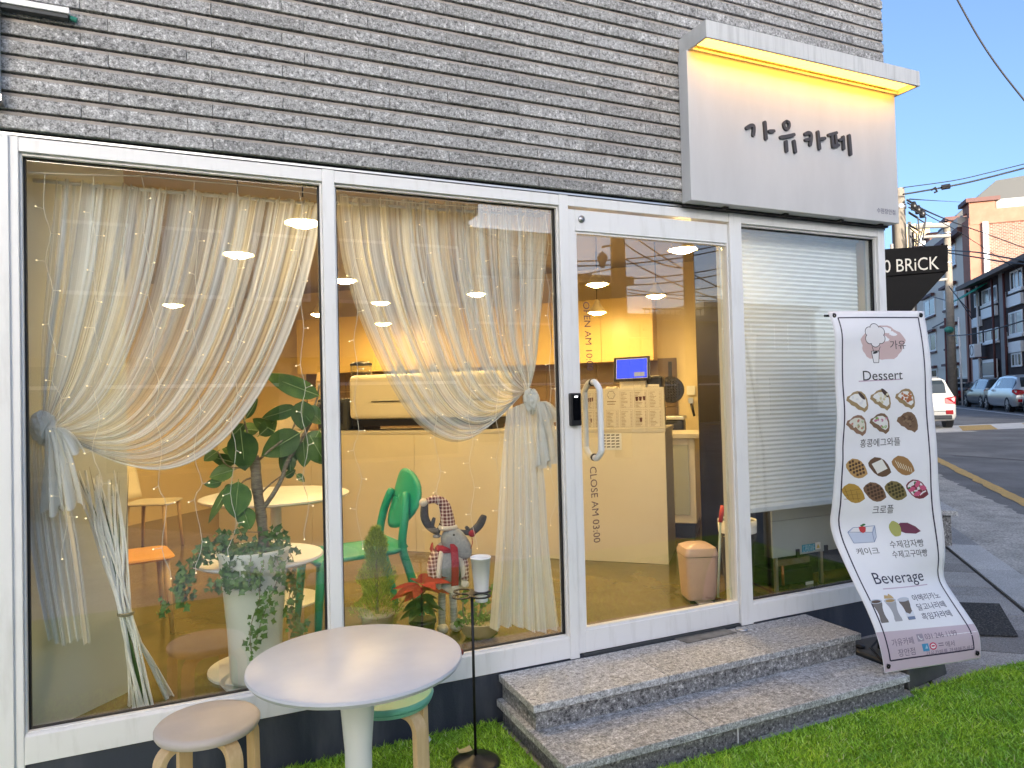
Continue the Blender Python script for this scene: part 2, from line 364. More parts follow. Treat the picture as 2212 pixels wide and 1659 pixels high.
M['pinkbin'] = pm('blush_enamel', (0.66,0.46,0.40), 0.32, c2=(0.62,0.43,0.37), vs=3)
M['redplastic'] = pm('red_plastic', (0.62,0.05,0.03), 0.4)
M['orangeseat'] = pm('orange_seat', (0.75,0.36,0.03), 0.4)
M['greymetal'] = pm('pale_grey_sheet_metal', (0.46,0.50,0.50), 0.5, c2=(0.41,0.45,0.45), vs=3)
M['darkgrey'] = pm('dark_grey', (0.05,0.055,0.06), 0.6)
M['blue'] = pm('blue_print', (0.03,0.35,0.52), 0.5)
M['screen'] = pm('lit_blue_screen', (0.01,0.02,0.2), 0.2, emis=(0.05,0.08,0.75), es=0.45)
M['bulb'] = pm('lit_fairy_bulb', (0.9,0.8,0.6), 0.3, emis=(1.0,0.78,0.45), es=0.42)
M['wire'] = pm('white_wire', (0.80,0.76,0.66), 0.5)
M['lampglow'] = pm('lit_opal_diffuser', (0.9,0.85,0.7), 0.3, emis=(1.0,0.67,0.26), es=78.0)
M['lampshade'] = pm('cream_lamp_shade', (0.70,0.58,0.36), 0.35)
M['signglow'] = pm('lit_sign_diffuser', (0.9,0.8,0.5), 0.4, emis=(1.0,0.45,0.04), es=2.6)
M['blind'] = None
M['cable'] = pm('black_cable', (0.012,0.012,0.016), 0.6)
M['polecon'] = pm('concrete_pole', (0.22,0.19,0.155), 0.9, c2=(0.28,0.245,0.20), vs=5, bmp=0.3, bs_=60)
# ================================================================== ground
def strip(mb, a0, a1, bs, dz, jit0=0, jit1=0, seedv=1):
    rg = random.Random(seedv); pts = []
    for b in bs:
        pts.append((AB(a0+rg.uniform(-jit0, jit0), b, zg(b)+dz), AB(a1+rg.uniform(-jit1, jit1), b, zg(b)+dz)))
    for i in range(len(pts)-1): mb.poly([pts[i][0], pts[i][1], pts[i+1][1], pts[i+1][0]])
    return mb
BS_LONG = [-400, -60, 3, 8, 15, 25, 40, 63, 120, 500]
struct(strip(MB(), -400, 500, BS_LONG, -0.012).build('road', M['asphalt']))
bb = [1.0+0.11*i for i in range(150)]
struct(strip(MB(), 4.2, 5.16, bb, -0.004, 0, 0.05, 3).build('gutter', M['concrete']))
# forecourt bed under the paving and the lawn
bed = MB()
for i in range(len(BS_LONG)-1):
    b0, b1 = max(BS_LONG[i], -60), min(BS_LONG[i+1], 60)
    if b1 > b0: bed.poly([AB(-14 if b0 >= 3 else -14, b0, zg(b0)-0.008), AB(4.2, b0, zg(b0)-0.008), AB(4.2, b1, zg(b1)-0.008), AB(-14, b1, zg(b1)-0.008)])
struct(bed.build('forecourt', M['concrete']))
pav = struct(strip(MB(), 2.1, 3.9, [0.9, 3, 12], -0.004).build('pavement', M['joint']))
rg = random.Random(5)
bcur = 1.0; k = 0
while bcur < 9.0:
    bl = [0.46, 0.30, 0.46, 0.24][k % 4]; k += 1
    for (a0, a1) in ((2.12, 2.99), (3.0, 3.87)):
        if a1 < 3.0 and bcur > 3.2: continue
        g = 0.005; h = rg.uniform(0, 0.004)
        q = [(a0+g, bcur+g), (a1-g, bcur+g), (a1-g, bcur+bl-g), (a0+g, bcur+bl-g)]
        MB().prism([AB(a, b, zg(b)-0.004) for a, b in q], [AB(a, b, zg(b)+0.012+h) for a, b in q]).build('paving_slab', M['paver'], pav)
    bcur += bl
bcur = 0.6
kb = struct(strip(MB(), 3.9, 4.21, [0.6, 3, 12], -0.003).build('kerb', M['joint']))
while bcur < 11.5:
    g = 0.004; q = [(3.9+g, bcur+g), (4.2-g, bcur+g), (4.2-g, bcur+0.98-g), (3.9+g, bcur+0.98-g)]
    MB().prism([AB(a, b, zg(b)-0.003) for a, b in q], [AB(a, b, zg(b)+0.012) for a, b in q]).build('kerb_stone', M['kerb'], kb)
    bcur += 0.98
# painted markings
yl = MB(); rg = random.Random(9); prev = None
for i in range(60):
    b = 6.5+i*0.2; a = 5.28+0.046*(b-4); e0 = a-0.085+rg.uniform(-0.03, 0.02); e1 = a+0.085+rg.uniform(-0.008, 0.008)
    cur = (AB(e0, b, zg(b)-0.006), AB(e1, b, zg(b)-0.006))
    if prev: yl.poly([prev[0], prev[1], cur[1], cur[0]])
    prev = cur
struct(yl.build('yellow_edge_line', M['yellow']))
ts = MB(); prev = None; rg = random.Random(2)
for i in range(40):
    a = 6.2+i*0.22; b = 15.2-1.6*math.exp(-((i-8)/9)**2)+0.10*math.sin(i*0.7)-0.06*i; cur = (AB(a, b, zg(b)-0.0085), AB(a, b+0.28+rg.uniform(-0.04,0.04), zg(b)-0.0085))
    if prev: ts.poly([prev[0], cur[0], cur[1], prev[1]])
    prev = cur
struct(ts.build('road_tar_seam', pm('tar_seam', (0.055,0.056,0.060), 0.8, c2=(0.085,0.086,0.09), vs=3)))
hump = struct(MB().poly([AB(7.4, 22.0, zg(22)-0.008), AB(15.5, 26.4, zg(26.4)-0.008), AB(15.5, 29.0, zg(29.0)-0.008), AB(7.4, 24.6, zg(24.6)-0.008)]).build('speed_hump_marking', M['roadwhite']))
for i, (a0, a1) in enumerate(((8.4, 9.5), (10.6, 11.7), (12.8, 13.9))):
    off = lambda a: 22.0+(a-7.4)*0.543
    MB().poly([AB(a0, off(a0)+0.02, zg(off(a0))-0.004), AB(a1, off(a1)+0.02, zg(off(a1))-0.004), AB(a1+0.5, off(a1)+2.5, zg(off(a1)+2.5)-0.004), AB(a0+0.5, off(a0)+2.5, zg(off(a0)+2.5)-0.004)]).build('yellow_stripe', M['yellow'], hump)
struct(MB().poly([AB(6.3, 21.4, zg(21.4)-0.007), AB(8.7, 22.2, zg(22.2)-0.007), AB(8.6, 22.45, zg(22.45)-0.007), AB(6.3, 21.65, zg(21.65)-0.007)]).build('stop_line_marking', M['roadwhite']))
struct(strip(MB(), 12.95, 13.12, [26, 36, 46, 60], -0.007).build('parking_line_marking', M['roadwhite']))

# artificial lawn: backing sheet and blades
LAWN = [(-2.6,-2.9), (5.2,-2.9), (5.2,-0.78), (4.6,-0.715), (4.18,-0.69), (3.79,-0.655), (3.56,-0.675), (3.27,-0.668), (3.245,-0.715), (1.262,-0.715), (1.262,-0.01), (-2.6,-0.01)]
lawn = MB().prism([(x, y, 0.017) for x, y in LAWN], [(x, y, 0.022) for x, y in LAWN]).build('lawn_backing', M['turfbase']); struct(lawn)
def in_lawn(x, y):
    front = (y < -0.72) | ((x > 3.26) & (y < np.interp(x, [3.26,3.56,3.79,4.18,4.6,5.2], [-0.668,-0.675,-0.655,-0.69,-0.715,-0.78]))) | (x < 1.262)
    return front & (y < -0.012)
def blades(n, x0, x1, y0, y1, hgt):
    x = RNG.uniform(x0, x1, n); y = RNG.uniform(y0, y1, n); k = in_lawn(x, y)
    k &= ~((np.abs(x-1.034) < 0.13) & (np.abs(y+0.333) < 0.13) & ((x-1.034)**2+(y+0.333)**2 < 0.0145))
    x, y = x[k], y[k]; n = len(x)
    an = RNG.uniform(0, 6.283, n); h = hgt*RNG.uniform(0.55, 1.15, n); ln = h*RNG.uniform(0.3, 1.8, n); la = RNG.uniform(0, 6.283, n)
    ww = RNG.uniform(0.0018, 0.0034, n)
    dx, dy = np.cos(an)*ww, np.sin(an)*ww
    v = np.zeros((n, 3, 3)); z0 = 0.022
    v[:,0] = np.stack([x-dx, y-dy, np.full(n, z0)], 1); v[:,1] = np.stack([x+dx, y+dy, np.full(n, z0)], 1)
    v[:,2] = np.stack([x+np.cos(la)*ln, y+np.sin(la)*ln, z0+h], 1)
    return v
V = np.concatenate([blades(240000, 0.3, 5.1, -2.35, -0.012, 0.020), blades(26000, -1.2, 0.3, -1.2, -0.012, 0.020)])
me = bpy.data.meshes.new('turf_blades'); nb = len(V)
me.vertices.add(nb*3); me.vertices.foreach_set('co', V.reshape(-1).astype(np.float32))
me.loops.add(nb*3); me.loops.foreach_set('vertex_index', np.arange(nb*3, dtype=np.int32))
me.polygons.add(nb); me.polygons.foreach_set('loop_start', np.arange(0, nb*3, 3, dtype=np.int32))
me.update(calc_edges=True); me.materials.append(M['grass'])
tb = bpy.data.objects.new('turf_blades', me); COL.objects.link(tb)
tag(tb, 'short bright green artificial turf laid in front of the steps', 'grass', kind='stuff')

# ================================================================== the cafe building
FZ = 0.24                                    # floor level inside
cafe = thing('cafe_building', 'grey stone clad corner cafe with white framed glass front', 'building', (1.5, 0, 0))
P0, P1 = (-1.0, 0.03), (4.095, 0.03)
def ab_of(p): return (p[0]*DX[0]+p[1]*DX[1], p[0]*DN[0]+p[1]*DN[1])
a1_, b1_ = ab_of(P1); a0_, b0_ = ab_of(P0)
body = MB()
ring = [P0, P1, AB(a1_, 6.6, 0)[:2], AB(-6, 6.6, 0)[:2], AB(-6, b0_, 0)[:2]]
body.prism([(x, y, 3.06) for x, y in ring], [(x, y, 8.0) for x, y in ring]).build('upper_wall', M['groove'], cafe)
def wall_ab(mb, p, q, th, z0, z1):           # wall from p to q (grid coords), th to its left
    d = np.array(q)-np.array(p); d = d/np.hypot(*d); nn = np.array([-d[1], d[0]])*th
    r = [tuple(p), tuple(q), tuple(np.array(q)+nn), tuple(np.array(p)+nn)]
    return mb.prism([AB(*x, z0) for x in r], [AB(*x, z1) for x in r])
sw = MB(); wall_ab(sw, (a1_, b1_+0.02), (a1_, 6.6), 0.12, 0.0, 3.06); sw.build('side_wall', M['wallwhite'], cafe)
sw = MB(); wall_ab(sw, (-6, b0_), (a0_, b0_), 0.1, 0, 3.06); sw.build('side_wall', M['wallwhite'], cafe)
MB().box(-1.0, 4.095, 0.02, 0.10, 2.60, 3.06).build('lintel', M['joint'], cafe)
MB().box(-1.0, 4.06, 0.015, 0.14, 0.0, 0.243).build('plinth', M['navy'], cafe)
PIT, Z0T = 0.071, 2.625
def tile_mesh(L_, h=0.0495, dpt=0.03, g=0.0008, c=0.002):
    x0, x1 = g, L_-g
    b = [(x0,dpt,0),(x1,dpt,0),(x1,dpt,h),(x0,dpt,h),(x0,c,0),(x1,c,0),(x1,c,h),(x0,c,h),(x0+c,0,c),(x1-c,0,c),(x1-c,0,h-c),(x0+c,0,h-c)]
    f = [(4,5,9,8),(5,6,10,9),(6,7,11,10),(7,4,8,11),(8,9,10,11),(0,1,5,4),(1,2,6,5),(2,3,7,6),(3,0,4,7)]
    me = bpy.data.meshes.new('stone_tile'); me.from_pydata(b, [], f); me.materials.append(M['stone']); return me
TL = 0.3755; full = tile_mesh(TL); cuts = {}
rest = MB(); XR_ = 4.095
for i in range(52):
    z = Z0T+PIT*i; off = (-0.322 if i % 2 == 0 else -0.416)
    x = off-2*TL
    if i < 21:
        MB().box(-1.0, XR_-0.004, -0.011, 0.024, z+0.0497, z+0.0635).build('groove_strip', M['groove'], cafe)
    else:
        rest.box(-1.0, XR_-0.004, 0.0, 0.0295, z+0.0495, z+0.0625)
    while x < XR_-0.01:
        s0, s1 = max(x, -1.0), min(x+TL, XR_)
        if s1-s0 > 0.02:
            if i < 21:
                key = round(s1-s0, 3)
                me = full if abs(key-TL) < 0.002 else cuts.setdefault(key, tile_mesh(key))
                o = bpy.data.objects.new('stone_tile', me); COL.objects.link(o); o.parent = cafe
                o.location = (s0-1.5, -0.02+random.uniform(-0.0018, 0.0018), z+random.uniform(-0.0008, 0.0008))
            else:
                rest.box(s0+0.001, s1-0.001, -0.02, 0.0295, z, z+0.0495)
        x += TL
tag(rest.build('upper_stone_tiles', M['stone'], cafe), kind='stuff')
MB().box(-1.0, 4.06, 0.0, 0.018, 2.604, 2.613).build('flashing', M['steel'], cafe)

# ---- glazed front: posts, rails, panes, door
POST = [(-1.0, -0.626), (0.496, 0.55), (1.68, 1.733), (2.785, 2.873), (4.0, 4.062)]
for i, (x0, x1) in enumerate(POST):
    MB().box(x0, x1, 0.0, 0.10, 0.236 if i else 0.0, 2.602).build('frame_post', M['white'], cafe, bevel=0.003)
MB().box(-0.90, -0.655, -0.012, 0.0, 0.0, 2.60).build('corner_cover', M['white'], cafe, bevel=0.003)
OPEN = [(-0.626, 0.496), (0.55, 1.68), (2.873, 4.0)]
for (x0, x1) in OPEN:
    win = MB()
    pr = [(0.002,0.243),(0.10,0.243),(0.10,0.345),(0.047,0.352),(0.012,0.352),(0.002,0.345)]
    win.prism([(x0,y,z) for y,z in pr], [(x1,y,z) for y,z in pr])
    wo = win.build('window', M['white'], cafe, bevel=0.002)
    MB().box(x0, x1, 0.002, 0.10, 2.546, 2.600).build('top_rail', M['white'], wo, bevel=0.002)
    gk = MB(); e = 0.015
    for (ax0, ax1, az0, az1) in ((x0, x0+e, 0.352, 2.546), (x1-e, x1, 0.352, 2.546), (x0+e, x1-e, 0.352, 0.352+e*0.6), (x0+e, x1-e, 2.546-e, 2.546)):
        gk.box(ax0, ax1, 0.040, 0.060, az0, az1)
    gk.build('gasket', M['rubber'], wo)
    bd = MB()
    for (ax0, ax1, az0, az1) in ((x0, x0+0.008, 0.352, 2.546), (x1-0.008, x1, 0.352, 2.546), (x0+0.008, x1-0.008, 0.352, 0.358), (x0+0.008, x1-0.008, 2.535, 2.546)):
        bd.box(ax0, ax1, 0.018, 0.038, az0, az1)
    bd.build('glazing_bead', M['white'], wo, bevel=0.002)
    MB().box(x0+0.004, x1-0.004, 0.047, 0.053, 0.354, 2.543).build('pane', M['glass'], wo)
MB().box(1.733, 2.785, 0.004, 0.10, 2.548, 2.600).build('door_head', M['white'], cafe, bevel=0.002)
dr = MB().box(1.737, 1.778, 0.014, 0.062, 0.252, 2.535).box(2.774, 2.7825, 0.016, 0.062, 0.252, 2.535)
dr.box(1.778, 2.774, 0.014, 0.062, 2.425, 2.535).box(1.778, 2.774, 0.014, 0.062, 0.252, 0.362)
door = dr.build('door', M['white'], cafe, bevel=0.002)
MB().box(1.7785, 1.790, 0.024, 0.052, 0.362, 2.425).box(1.790, 2.774, 0.024, 0.052, 2.413, 2.4245).box(1.790, 2.774, 0.020, 0.052, 0.3625, 0.376).build('glazing_bead', M['white'], door)
MB().box(1.784, 2.773, 0.035, 0.041, 0.366, 2.421).build('pane', M['glass'], door)
MB().box(2.760, 2.773, 0.064, 0.092, 0.25, 2.53).build('jamb_lining', M['cream'], door)
# pull handle: a white loop with two fixings
hx, hz0, hz1 = 1.865, 1.245, 1.635
lo = [(hx, 0.03, hz0), (hx-0.02, -0.03, hz0), (hx-0.022, -0.075, hz0+0.035), (hx-0.022, -0.08, hz0+0.08), (hx-0.022, -0.08, hz1-0.08), (hx-0.022, -0.075, hz1-0.035), (hx-0.02, -0.03, hz1), (hx, 0.03, hz1)]
hd = MB().tube(crom(lo, 5), 0.0155, 12)
li = [(hx, 0.045, hz0), (hx+0.02, 0.10, hz0), (hx+0.022, 0.145, hz0+0.035), (hx+0.022, 0.15, hz0+0.08), (hx+0.022, 0.15, hz1-0.08), (hx+0.022, 0.145, hz1-0.035), (hx+0.02, 0.10, hz1), (hx, 0.045, hz1)]
hd.tube(crom(li, 5), 0.0155, 12).build('pull_handle', M['whiteplastic'], door, smooth=True)
MB().tube([(hx-0.004, 0.012, hz0), (hx, 0.033, hz0)], 0.020, 14).tube([(hx-0.004, 0.012, hz1), (hx, 0.033, hz1)], 0.020, 14).build('handle_collar', M['blackmetal'], door, smooth=True)
lk = MB().box(1.706, 1.765, -0.028, 0.0135, 1.415, 1.582).build('lock', M['black'], door, bevel=0.006, seg=3)
MB().box(1.715, 1.757, -0.0315, -0.0282, 1.445, 1.572).build('lock_glass', pm('gloss_black', (0.004,0.004,0.005), 0.05), lk)
MB().box(1.723, 1.741, -0.0330, -0.0317, 1.560, 1.5665).build('lock_light', pm('lock_led', (0.8,0.8,0.8), 0.3, emis=(1,1,1), es=1.5), lk)
MB().lathe([(0.0,-0.006),(0.016,-0.006),(0.018,0.0),(0.018,0.006)], (0,0,0), 20).xform(Matrix.Translation((1.815, 0.012, 2.487)) @ Matrix.Rotation(R(90), 4, 'X')).build('key_cylinder', M['steel'], door, smooth=True)
tx = MB()
def vtext(body, p0, p1, hh):                 # writing that runs down the glass
    A_, B_ = at_y(*p0, 0.033), at_y(*p1, 0.033); c_ = (A_+B_)/2; dd = (B_-A_); ln = np.linalg.norm(dd); dd /= ln; pp = np.cross(dd, (0,1,0))
    put_text(tx, body, lambda x, y: c_+dd*x+pp*y*-1*-1, width=ln, height=hh)
vtext('OPEN AM 10:00', (1266, 652), (1275, 800), 0.038)
vtext('CLOSE AM 03:00', (1281, 1008), (1290, 1172), 0.040)
tx.build('lettering', pm('plum_vinyl_letters', (0.09,0.055,0.08), 0.6), door)
# threshold plate and floor pivot cover
MB().box(1.76, 2.78, 0.004, 0.10, 0.236, 0.249).build('threshold', M['darkgrey'], cafe)
pl = MB().obox((2.50, -0.035, 0.2385), (0.17, 0.004, 0.0), (-0.01, 0.045, 0), (0, 0, 0.0015)).build('threshold_plate', pm('worn_zinc_sheet', (0.28,0.27,0.25), 0.45, 0.5, c2=(0.12,0.11,0.10), vs=12)); tag(pl, 'loose worn metal plate on the top step at the door', 'metal plate')
pc = MB().lathe([(0.034,0),(0.034,0.006),(0.028,0.010),(0.0,0.011)], (2.74, -0.045, 0.2355), 24).build('pivot_cover', M['steel'], smooth=True); tag(pc, 'small round steel cap on the top step by the door jamb', 'cap')

# ---- entrance steps
st = thing('entrance_steps', 'two granite steps up to the glass door', 'steps', (2.26, -0.35, 0))
SX0, SX1 = 1.281, 3.235
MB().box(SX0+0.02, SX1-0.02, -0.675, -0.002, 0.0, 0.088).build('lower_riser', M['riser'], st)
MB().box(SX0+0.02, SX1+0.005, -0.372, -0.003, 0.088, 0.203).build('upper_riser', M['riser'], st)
def slab(x0, x1, y0, y1, z0, z1, nm): MB().box(x0+0.0015, x1-0.0015, y0, y1, z0, z1).build(nm, M['tread'], st, bevel=0.003)
for x0, x1 in ((SX0, 1.99), (1.99, 2.62), (2.62, SX1+0.03)): slab(x0, x1, -0.392, -0.0015, 0.203, 0.2355, 'tread_slab')
for x0, x1 in ((SX0-0.012, 1.985), (1.985, 2.66), (2.66, SX1)): slab(x0, x1, -0.697, -0.3735, 0.088, 0.1205, 'tread_slab')
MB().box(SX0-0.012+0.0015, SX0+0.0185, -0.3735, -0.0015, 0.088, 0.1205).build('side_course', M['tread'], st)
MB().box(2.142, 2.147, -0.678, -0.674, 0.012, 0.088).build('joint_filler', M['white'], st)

# ---- panel and cable channel at the top left of the front
pn = thing('side_sign_panel', 'pale metal sign edge on the stone at the far left', 'sign', (-1.1, -0.04, 2.72))
MB().box(-1.55, -0.672, -0.075, -0.0225, 2.725, 3.75).build('panel', M['signwhite'], pn, bevel=0.003)
MB().box(-1.56, -0.66, -0.08, -0.0225, 2.700, 2.7245).build('bottom_trim', M['steel'], pn)
ch = thing('cable_channel', 'short white metal channel with green end on the stone', 'channel', (-0.55, -0.03, 3.06))
MB().box(-0.668, -0.447, -0.062, -0.0225, 3.075, 3.098).build('channel', M['white'], ch, bevel=0.002)
MB().box(-0.668, -0.452, -0.055, -0.0225, 3.060, 3.0745).build('channel_shadow_gap', M['darkgrey'], ch)
MB().tube([(-0.4465,-0.035,3.072), (-0.425,-0.035,3.066)], 0.010, 8).build('end_cap', pm('green_wire_cap', (0.02,0.22,0.16), 0.5), ch)

# ---- shop sign with lit canopy
sg = thing('shop_sign', 'white sign box with charcoal Korean letters under a lit canopy', 'sign', (3.25, -0.05, 2.61))
SGX0, SGX1 = 2.438, 4.072
MB().box(SGX0, SGX1, -0.10, -0.0225, 2.615, 3.44).build('sign_box', M['signwhite'], sg, bevel=0.003)
stain = pm('streaked_white_sheet', (0.66,0.66,0.65), 0.5, c2=(0.50,0.50,0.49), vs=6, lo=0.45, hi=0.75, stretch=(9,1,0.5))
cn = MB().box(2.445, 4.10, -0.254, -0.2385, 3.437, 3.530).box(2.445, 2.4605, -0.2385, -0.0225, 3.437, 3.530).box(4.0845, 4.10, -0.2385, -0.0225, 3.437, 3.530)
cn.box(2.4605, 4.0845, -0.2385, -0.0225, 3.515, 3.530).box(2.4605, 4.0845, -0.112, -0.1005, 3.4405, 3.452)
can = cn.build('canopy', stain, sg, bevel=0.0015)
MB().box(2.478, 4.067, -0.232, -0.122, 3.462, 3.470).build('light_panel', M['signglow'], can)
def stroke(pts, r): 
    P = [at_y(1474.7+x/3, y/3, -0.1015) for x, y in pts]; P = crom(P, 4) if len(P) > 2 else P
    mb = MB(); n = len(P)
    # rounded flat bar standing off the face
    left, right = [], []
    for i in range(n):
        t = P[min(i+1,n-1)]-P[max(i-1,0)]; t /= np.linalg.norm(t); q = np.cross(t, (0,1,0))
        left.append(P[i]+q*r); right.append(P[i]-q*r)
    def cap(p, t, q): return [p+r*(math.cos(a)*q+math.sin(a)*t) for a in np.linspace(0, math.pi, 7)[1:-1]]
    t1 = P[-1]-P[-2]; t1 /= np.linalg.norm(t1); q1 = np.cross(t1, (0,1,0)); t0 = P[0]-P[1]; t0 /= np.linalg.norm(t0); q0 = np.cross(t0, (0,1,0))
    ring = left+cap(P[-1], t1, q1)+right[::-1]+cap(P[0], t0, q0)
    def off(y): return [(p[0], y, p[2]) for p in ring]
    k = len(left)
    return ring, off
def letter(strokes):
    mb = MB()
    for j, (pts, r) in enumerate(strokes):
        ring, off = stroke(pts, r); mb.prism(off(-0.1002), off(-0.113-0.0006*j))
    mb.build('letter', M['letter'], sg)
W_ = 0.0108
letter([([(410,832),(432,818),(452,820),(455,845),(452,876)], W_), ([(526,798),(530,850),(534,900)], W_), ([(556,853),(584,853)], W_*0.85)])
letter([([(664,790),(650,806),(656,832),(672,840),(684,822),(682,798),(666,790)], W_*0.8), ([(630,893),(670,887),(714,876)], W_*0.95), ([(663,922),(667,980)], W_), ([(714,920),(723,986)], W_)])
letter([([(788,872),(806,864),(824,872),(826,905),(820,940)], W_), ([(790,910),(818,905)], W_*0.9), ([(869,860),(874,910),(880,964)], W_), ([(888,903),(912,900)], W_*0.9)])
letter([([(940,878),(990,864)], W_*0.9), ([(961,888),(967,948)], W_*0.9), ([(984,884),(990,940)], W_*0.9), ([(968,952),(1002,944)], W_*0.9), ([(1008,910),(1028,906)], W_*0.8), ([(1032,892),(1036,966)], W_*0.9), ([(1070,884),(1080,1002)], W_)])
sm = MB(); c_ = at_y(1474.7+1319/3, 1370/3, -0.1012)
put_text(sm, '수원장안점', lambda x, y: (c_[0]+x, -0.1012, c_[2]+y), width=0.165)
sm.build('small_lettering', M['navyink'], sg)
br = MB().box(2.45, 4.062, -0.030, -0.0005, 2.603, 2.6145)
for x in (2.7, 3.15, 3.6, 3.95): br.box(x, x+0.03, -0.06, -0.0305, 2.604, 2.6145)
br.build('mounting_rail', M['joint'], sg)

# ================================================================== the room
RP = [ab_of((-1.0, 0.10)), ab_of((4.06, 0.10)), (a1_-0.13, 5.6), (-4.5, 5.6), (-4.5, ab_of((-1.0, 0.10))[1])]
struct(MB().poly([AB(*q, FZ) for q in RP]).build('interior_floor', M['floor']))
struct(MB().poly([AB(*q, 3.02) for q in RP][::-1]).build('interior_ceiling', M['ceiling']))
rw = MB(); wall_ab(rw, (-4.5, 5.6), (a1_-0.13, 5.6), 0.1, FZ, 3.02); rw.build('room_wall', M['wallwarm']); struct(bpy.data.objects['room_wall'])
rw = MB(); wall_ab(rw, (-4.5, RP[4][1]), (-4.5, 5.6), 0.1, FZ, 3.02); struct(rw.build('room_wall', M['wallwarm']))
rw = MB(); wall_ab(rw, (RP[0][0], RP[4][1]), (-4.5, RP[4][1]), -0.06, FZ, 3.02); struct(rw.build('room_wall', M['wallwarm']))
rw = MB(); wall_ab(rw, (RP[1][0], RP[1][1]+0.03), (a1_-0.13, 5.6), -0.06, FZ, 3.02); struct(rw.build('room_wall', M['wallwarm']))
struct(MB().abox(-0.95, -0.65, -0.52, 0.222, FZ, 3.02).build('room_pillar', M['wallwhite']))
pq = [(4.077,1.941), (3.24,0.60), (3.30,0.56), (4.137,1.90)]
struct(MB().prism([(x, y, FZ) for x, y in pq], [(x, y, 3.02) for x, y in pq]).build('partition_and_backing', M['brownwall']))
struct(MB().box(3.305, 4.75, 0.66, 0.70, FZ, 3.02).build('partition_and_backing', M['darkgrey']))  # dark backing added behind the fridge to block the warm lit room
struct(MB().box(-0.8, 4.0, 0.10, 0.20, 2.60, 3.02).build('room_bulkhead', M['wallwarm']))
# ================================================================== things outside the shop
# ---- round table
TZ = 0.72; tcx, tcy = 0.452, -0.800
tb_ = thing('pedestal_table', 'round white pedestal table outside the shop window', 'table', (tcx, tcy, 0))
MB().lathe([(0.30,TZ-0.030),(0.340,TZ-0.024),(0.348,TZ-0.012),(0.346,TZ-0.003),(0.338,TZ)], (tcx,tcy,0), 72).build('table_top', M['tabletop'], tb_, auto=35)
ped = [(0.26,0.0),(0.26,0.012),(0.20,0.022),(0.10,0.05),(0.055,0.12),(0.043,0.24),(0.044,0.40),(0.056,0.55),(0.088,0.66),(0.115,TZ-0.0305)]
MB().lathe([(r, z+0.04) if z < 0.6 else (r, z) for r, z in ped], (tcx,tcy,-0.018), 48).build('pedestal', M['whiteplastic'], tb_, smooth=True)
MB().ball((tcx+0.335, tcy-0.085, TZ-0.013), (0.010,0.012,0.011), 10, 6).build('edge_chip', pm('bare_edge', (0.22,0.05,0.03), 0.8), tb_)

def bent_leg(mb, cx, cy, ang, ztop, zfoot=0.024, r_out=0.172, w=0.026, t=0.0125, bend=0.055):
    """laminated leg: runs out under the seat, bends, drops to the ground"""
    ux, uy = math.cos(ang), math.sin(ang); path = []; tv = []
    for s in np.linspace(0, 1, 4): path.append((0.055+(r_out-bend-0.055)*s, ztop)); tv.append((0, 1))
    for k in range(1, 9):
        a = (math.pi/2)*k/8; path.append((r_out-bend+bend*math.sin(a), ztop-bend+bend*math.cos(a))); tv.append((math.sin(a), math.cos(a)))
    path.append((r_out+0.006, zfoot)); tv.append((1, 0))
    P = [(cx+ux*r, cy+uy*r, z) for r, z in path]; wv = np.array([-uy, ux, 0])*w
    return mb.ribbon(P, [wv]*len(P), [np.array([ux*a, uy*a, b])*t for a, b in tv])
def stool(label, cx, cy, zs, th, seatm, rot, prof=None):
    s = thing('stool', label, 'stool', (cx, cy, 0), 'stools beside the pedestal table')
    if prof is None: prof = [(0.145,-th),(0.168,-th*0.92),(0.1745,-th*0.6),(0.1745,-th*0.3),(0.168,-th*0.06),(0.15,0.0)]
    MB().lathe([(r, z+zs) for r, z in prof], (cx,cy,0), 56).build('seat', seatm, s, auto=50)
    for k in range(4):
        bent_leg(MB(), cx, cy, rot+k*math.pi/2, zs-th-0.0135).build('leg', M['birch'], s, bevel=0.003)
    return s
stool('round stool with beige padded seat and bent birch legs', 0.0, -0.412, 0.452, 0.034, M['beigeseat'], R(-62))
stool('mint green seated stool with birch legs under the table', 0.632, -0.470, 0.452, 0.042, M['mint'], R(-63), [(0.135,-0.042),(0.160,-0.040),(0.170,-0.024),(0.1645,-0.0225),(0.1715,-0.020),(0.1745,-0.010),(0.168,0.0)])

# ---- cup stand with a paper cup
scx, scy = 1.034, -0.333
cs = thing('cup_stand', 'thin black metal cup stand with ring holder on the turf', 'stand', (scx, scy, 0))
MB().lathe([(0.105,0.0),(0.105,0.006),(0.09,0.016),(0.03,0.026),(0.012,0.036)], (scx,scy,0.022), 40).build('base', M['black'], cs, smooth=True)
MB().tube([(scx,scy,0.05),(scx,scy,0.735)], 0.0062, 10).build('rod', M['blackmetal'], cs, smooth=True)
rings = MB()
for q in range(4):
    a = q*math.pi/2+R(22); cx, cy = scx+0.056*math.cos(a), scy+0.056*math.sin(a)
    rings.lathe([(0.030,0.735),(0.042,0.735),(0.042,0.739),(0.030,0.739),(0.030,0.735)], (cx,cy,0), 28, (False,False))
rings.lathe([(0.0,0.7342),(0.026,0.7342),(0.026,0.7398),(0.0,0.7398)], (scx,scy,0), 20)
rings.build('ring_holder', M['blackmetal'], cs, auto=40)
a = R(22); ccx, ccy = scx+0.056*math.cos(a), scy+0.056*math.sin(a)
cup = thing('paper_cup', 'tall white paper cup standing in the black cup stand', 'cup', (ccx, ccy, 0.70))
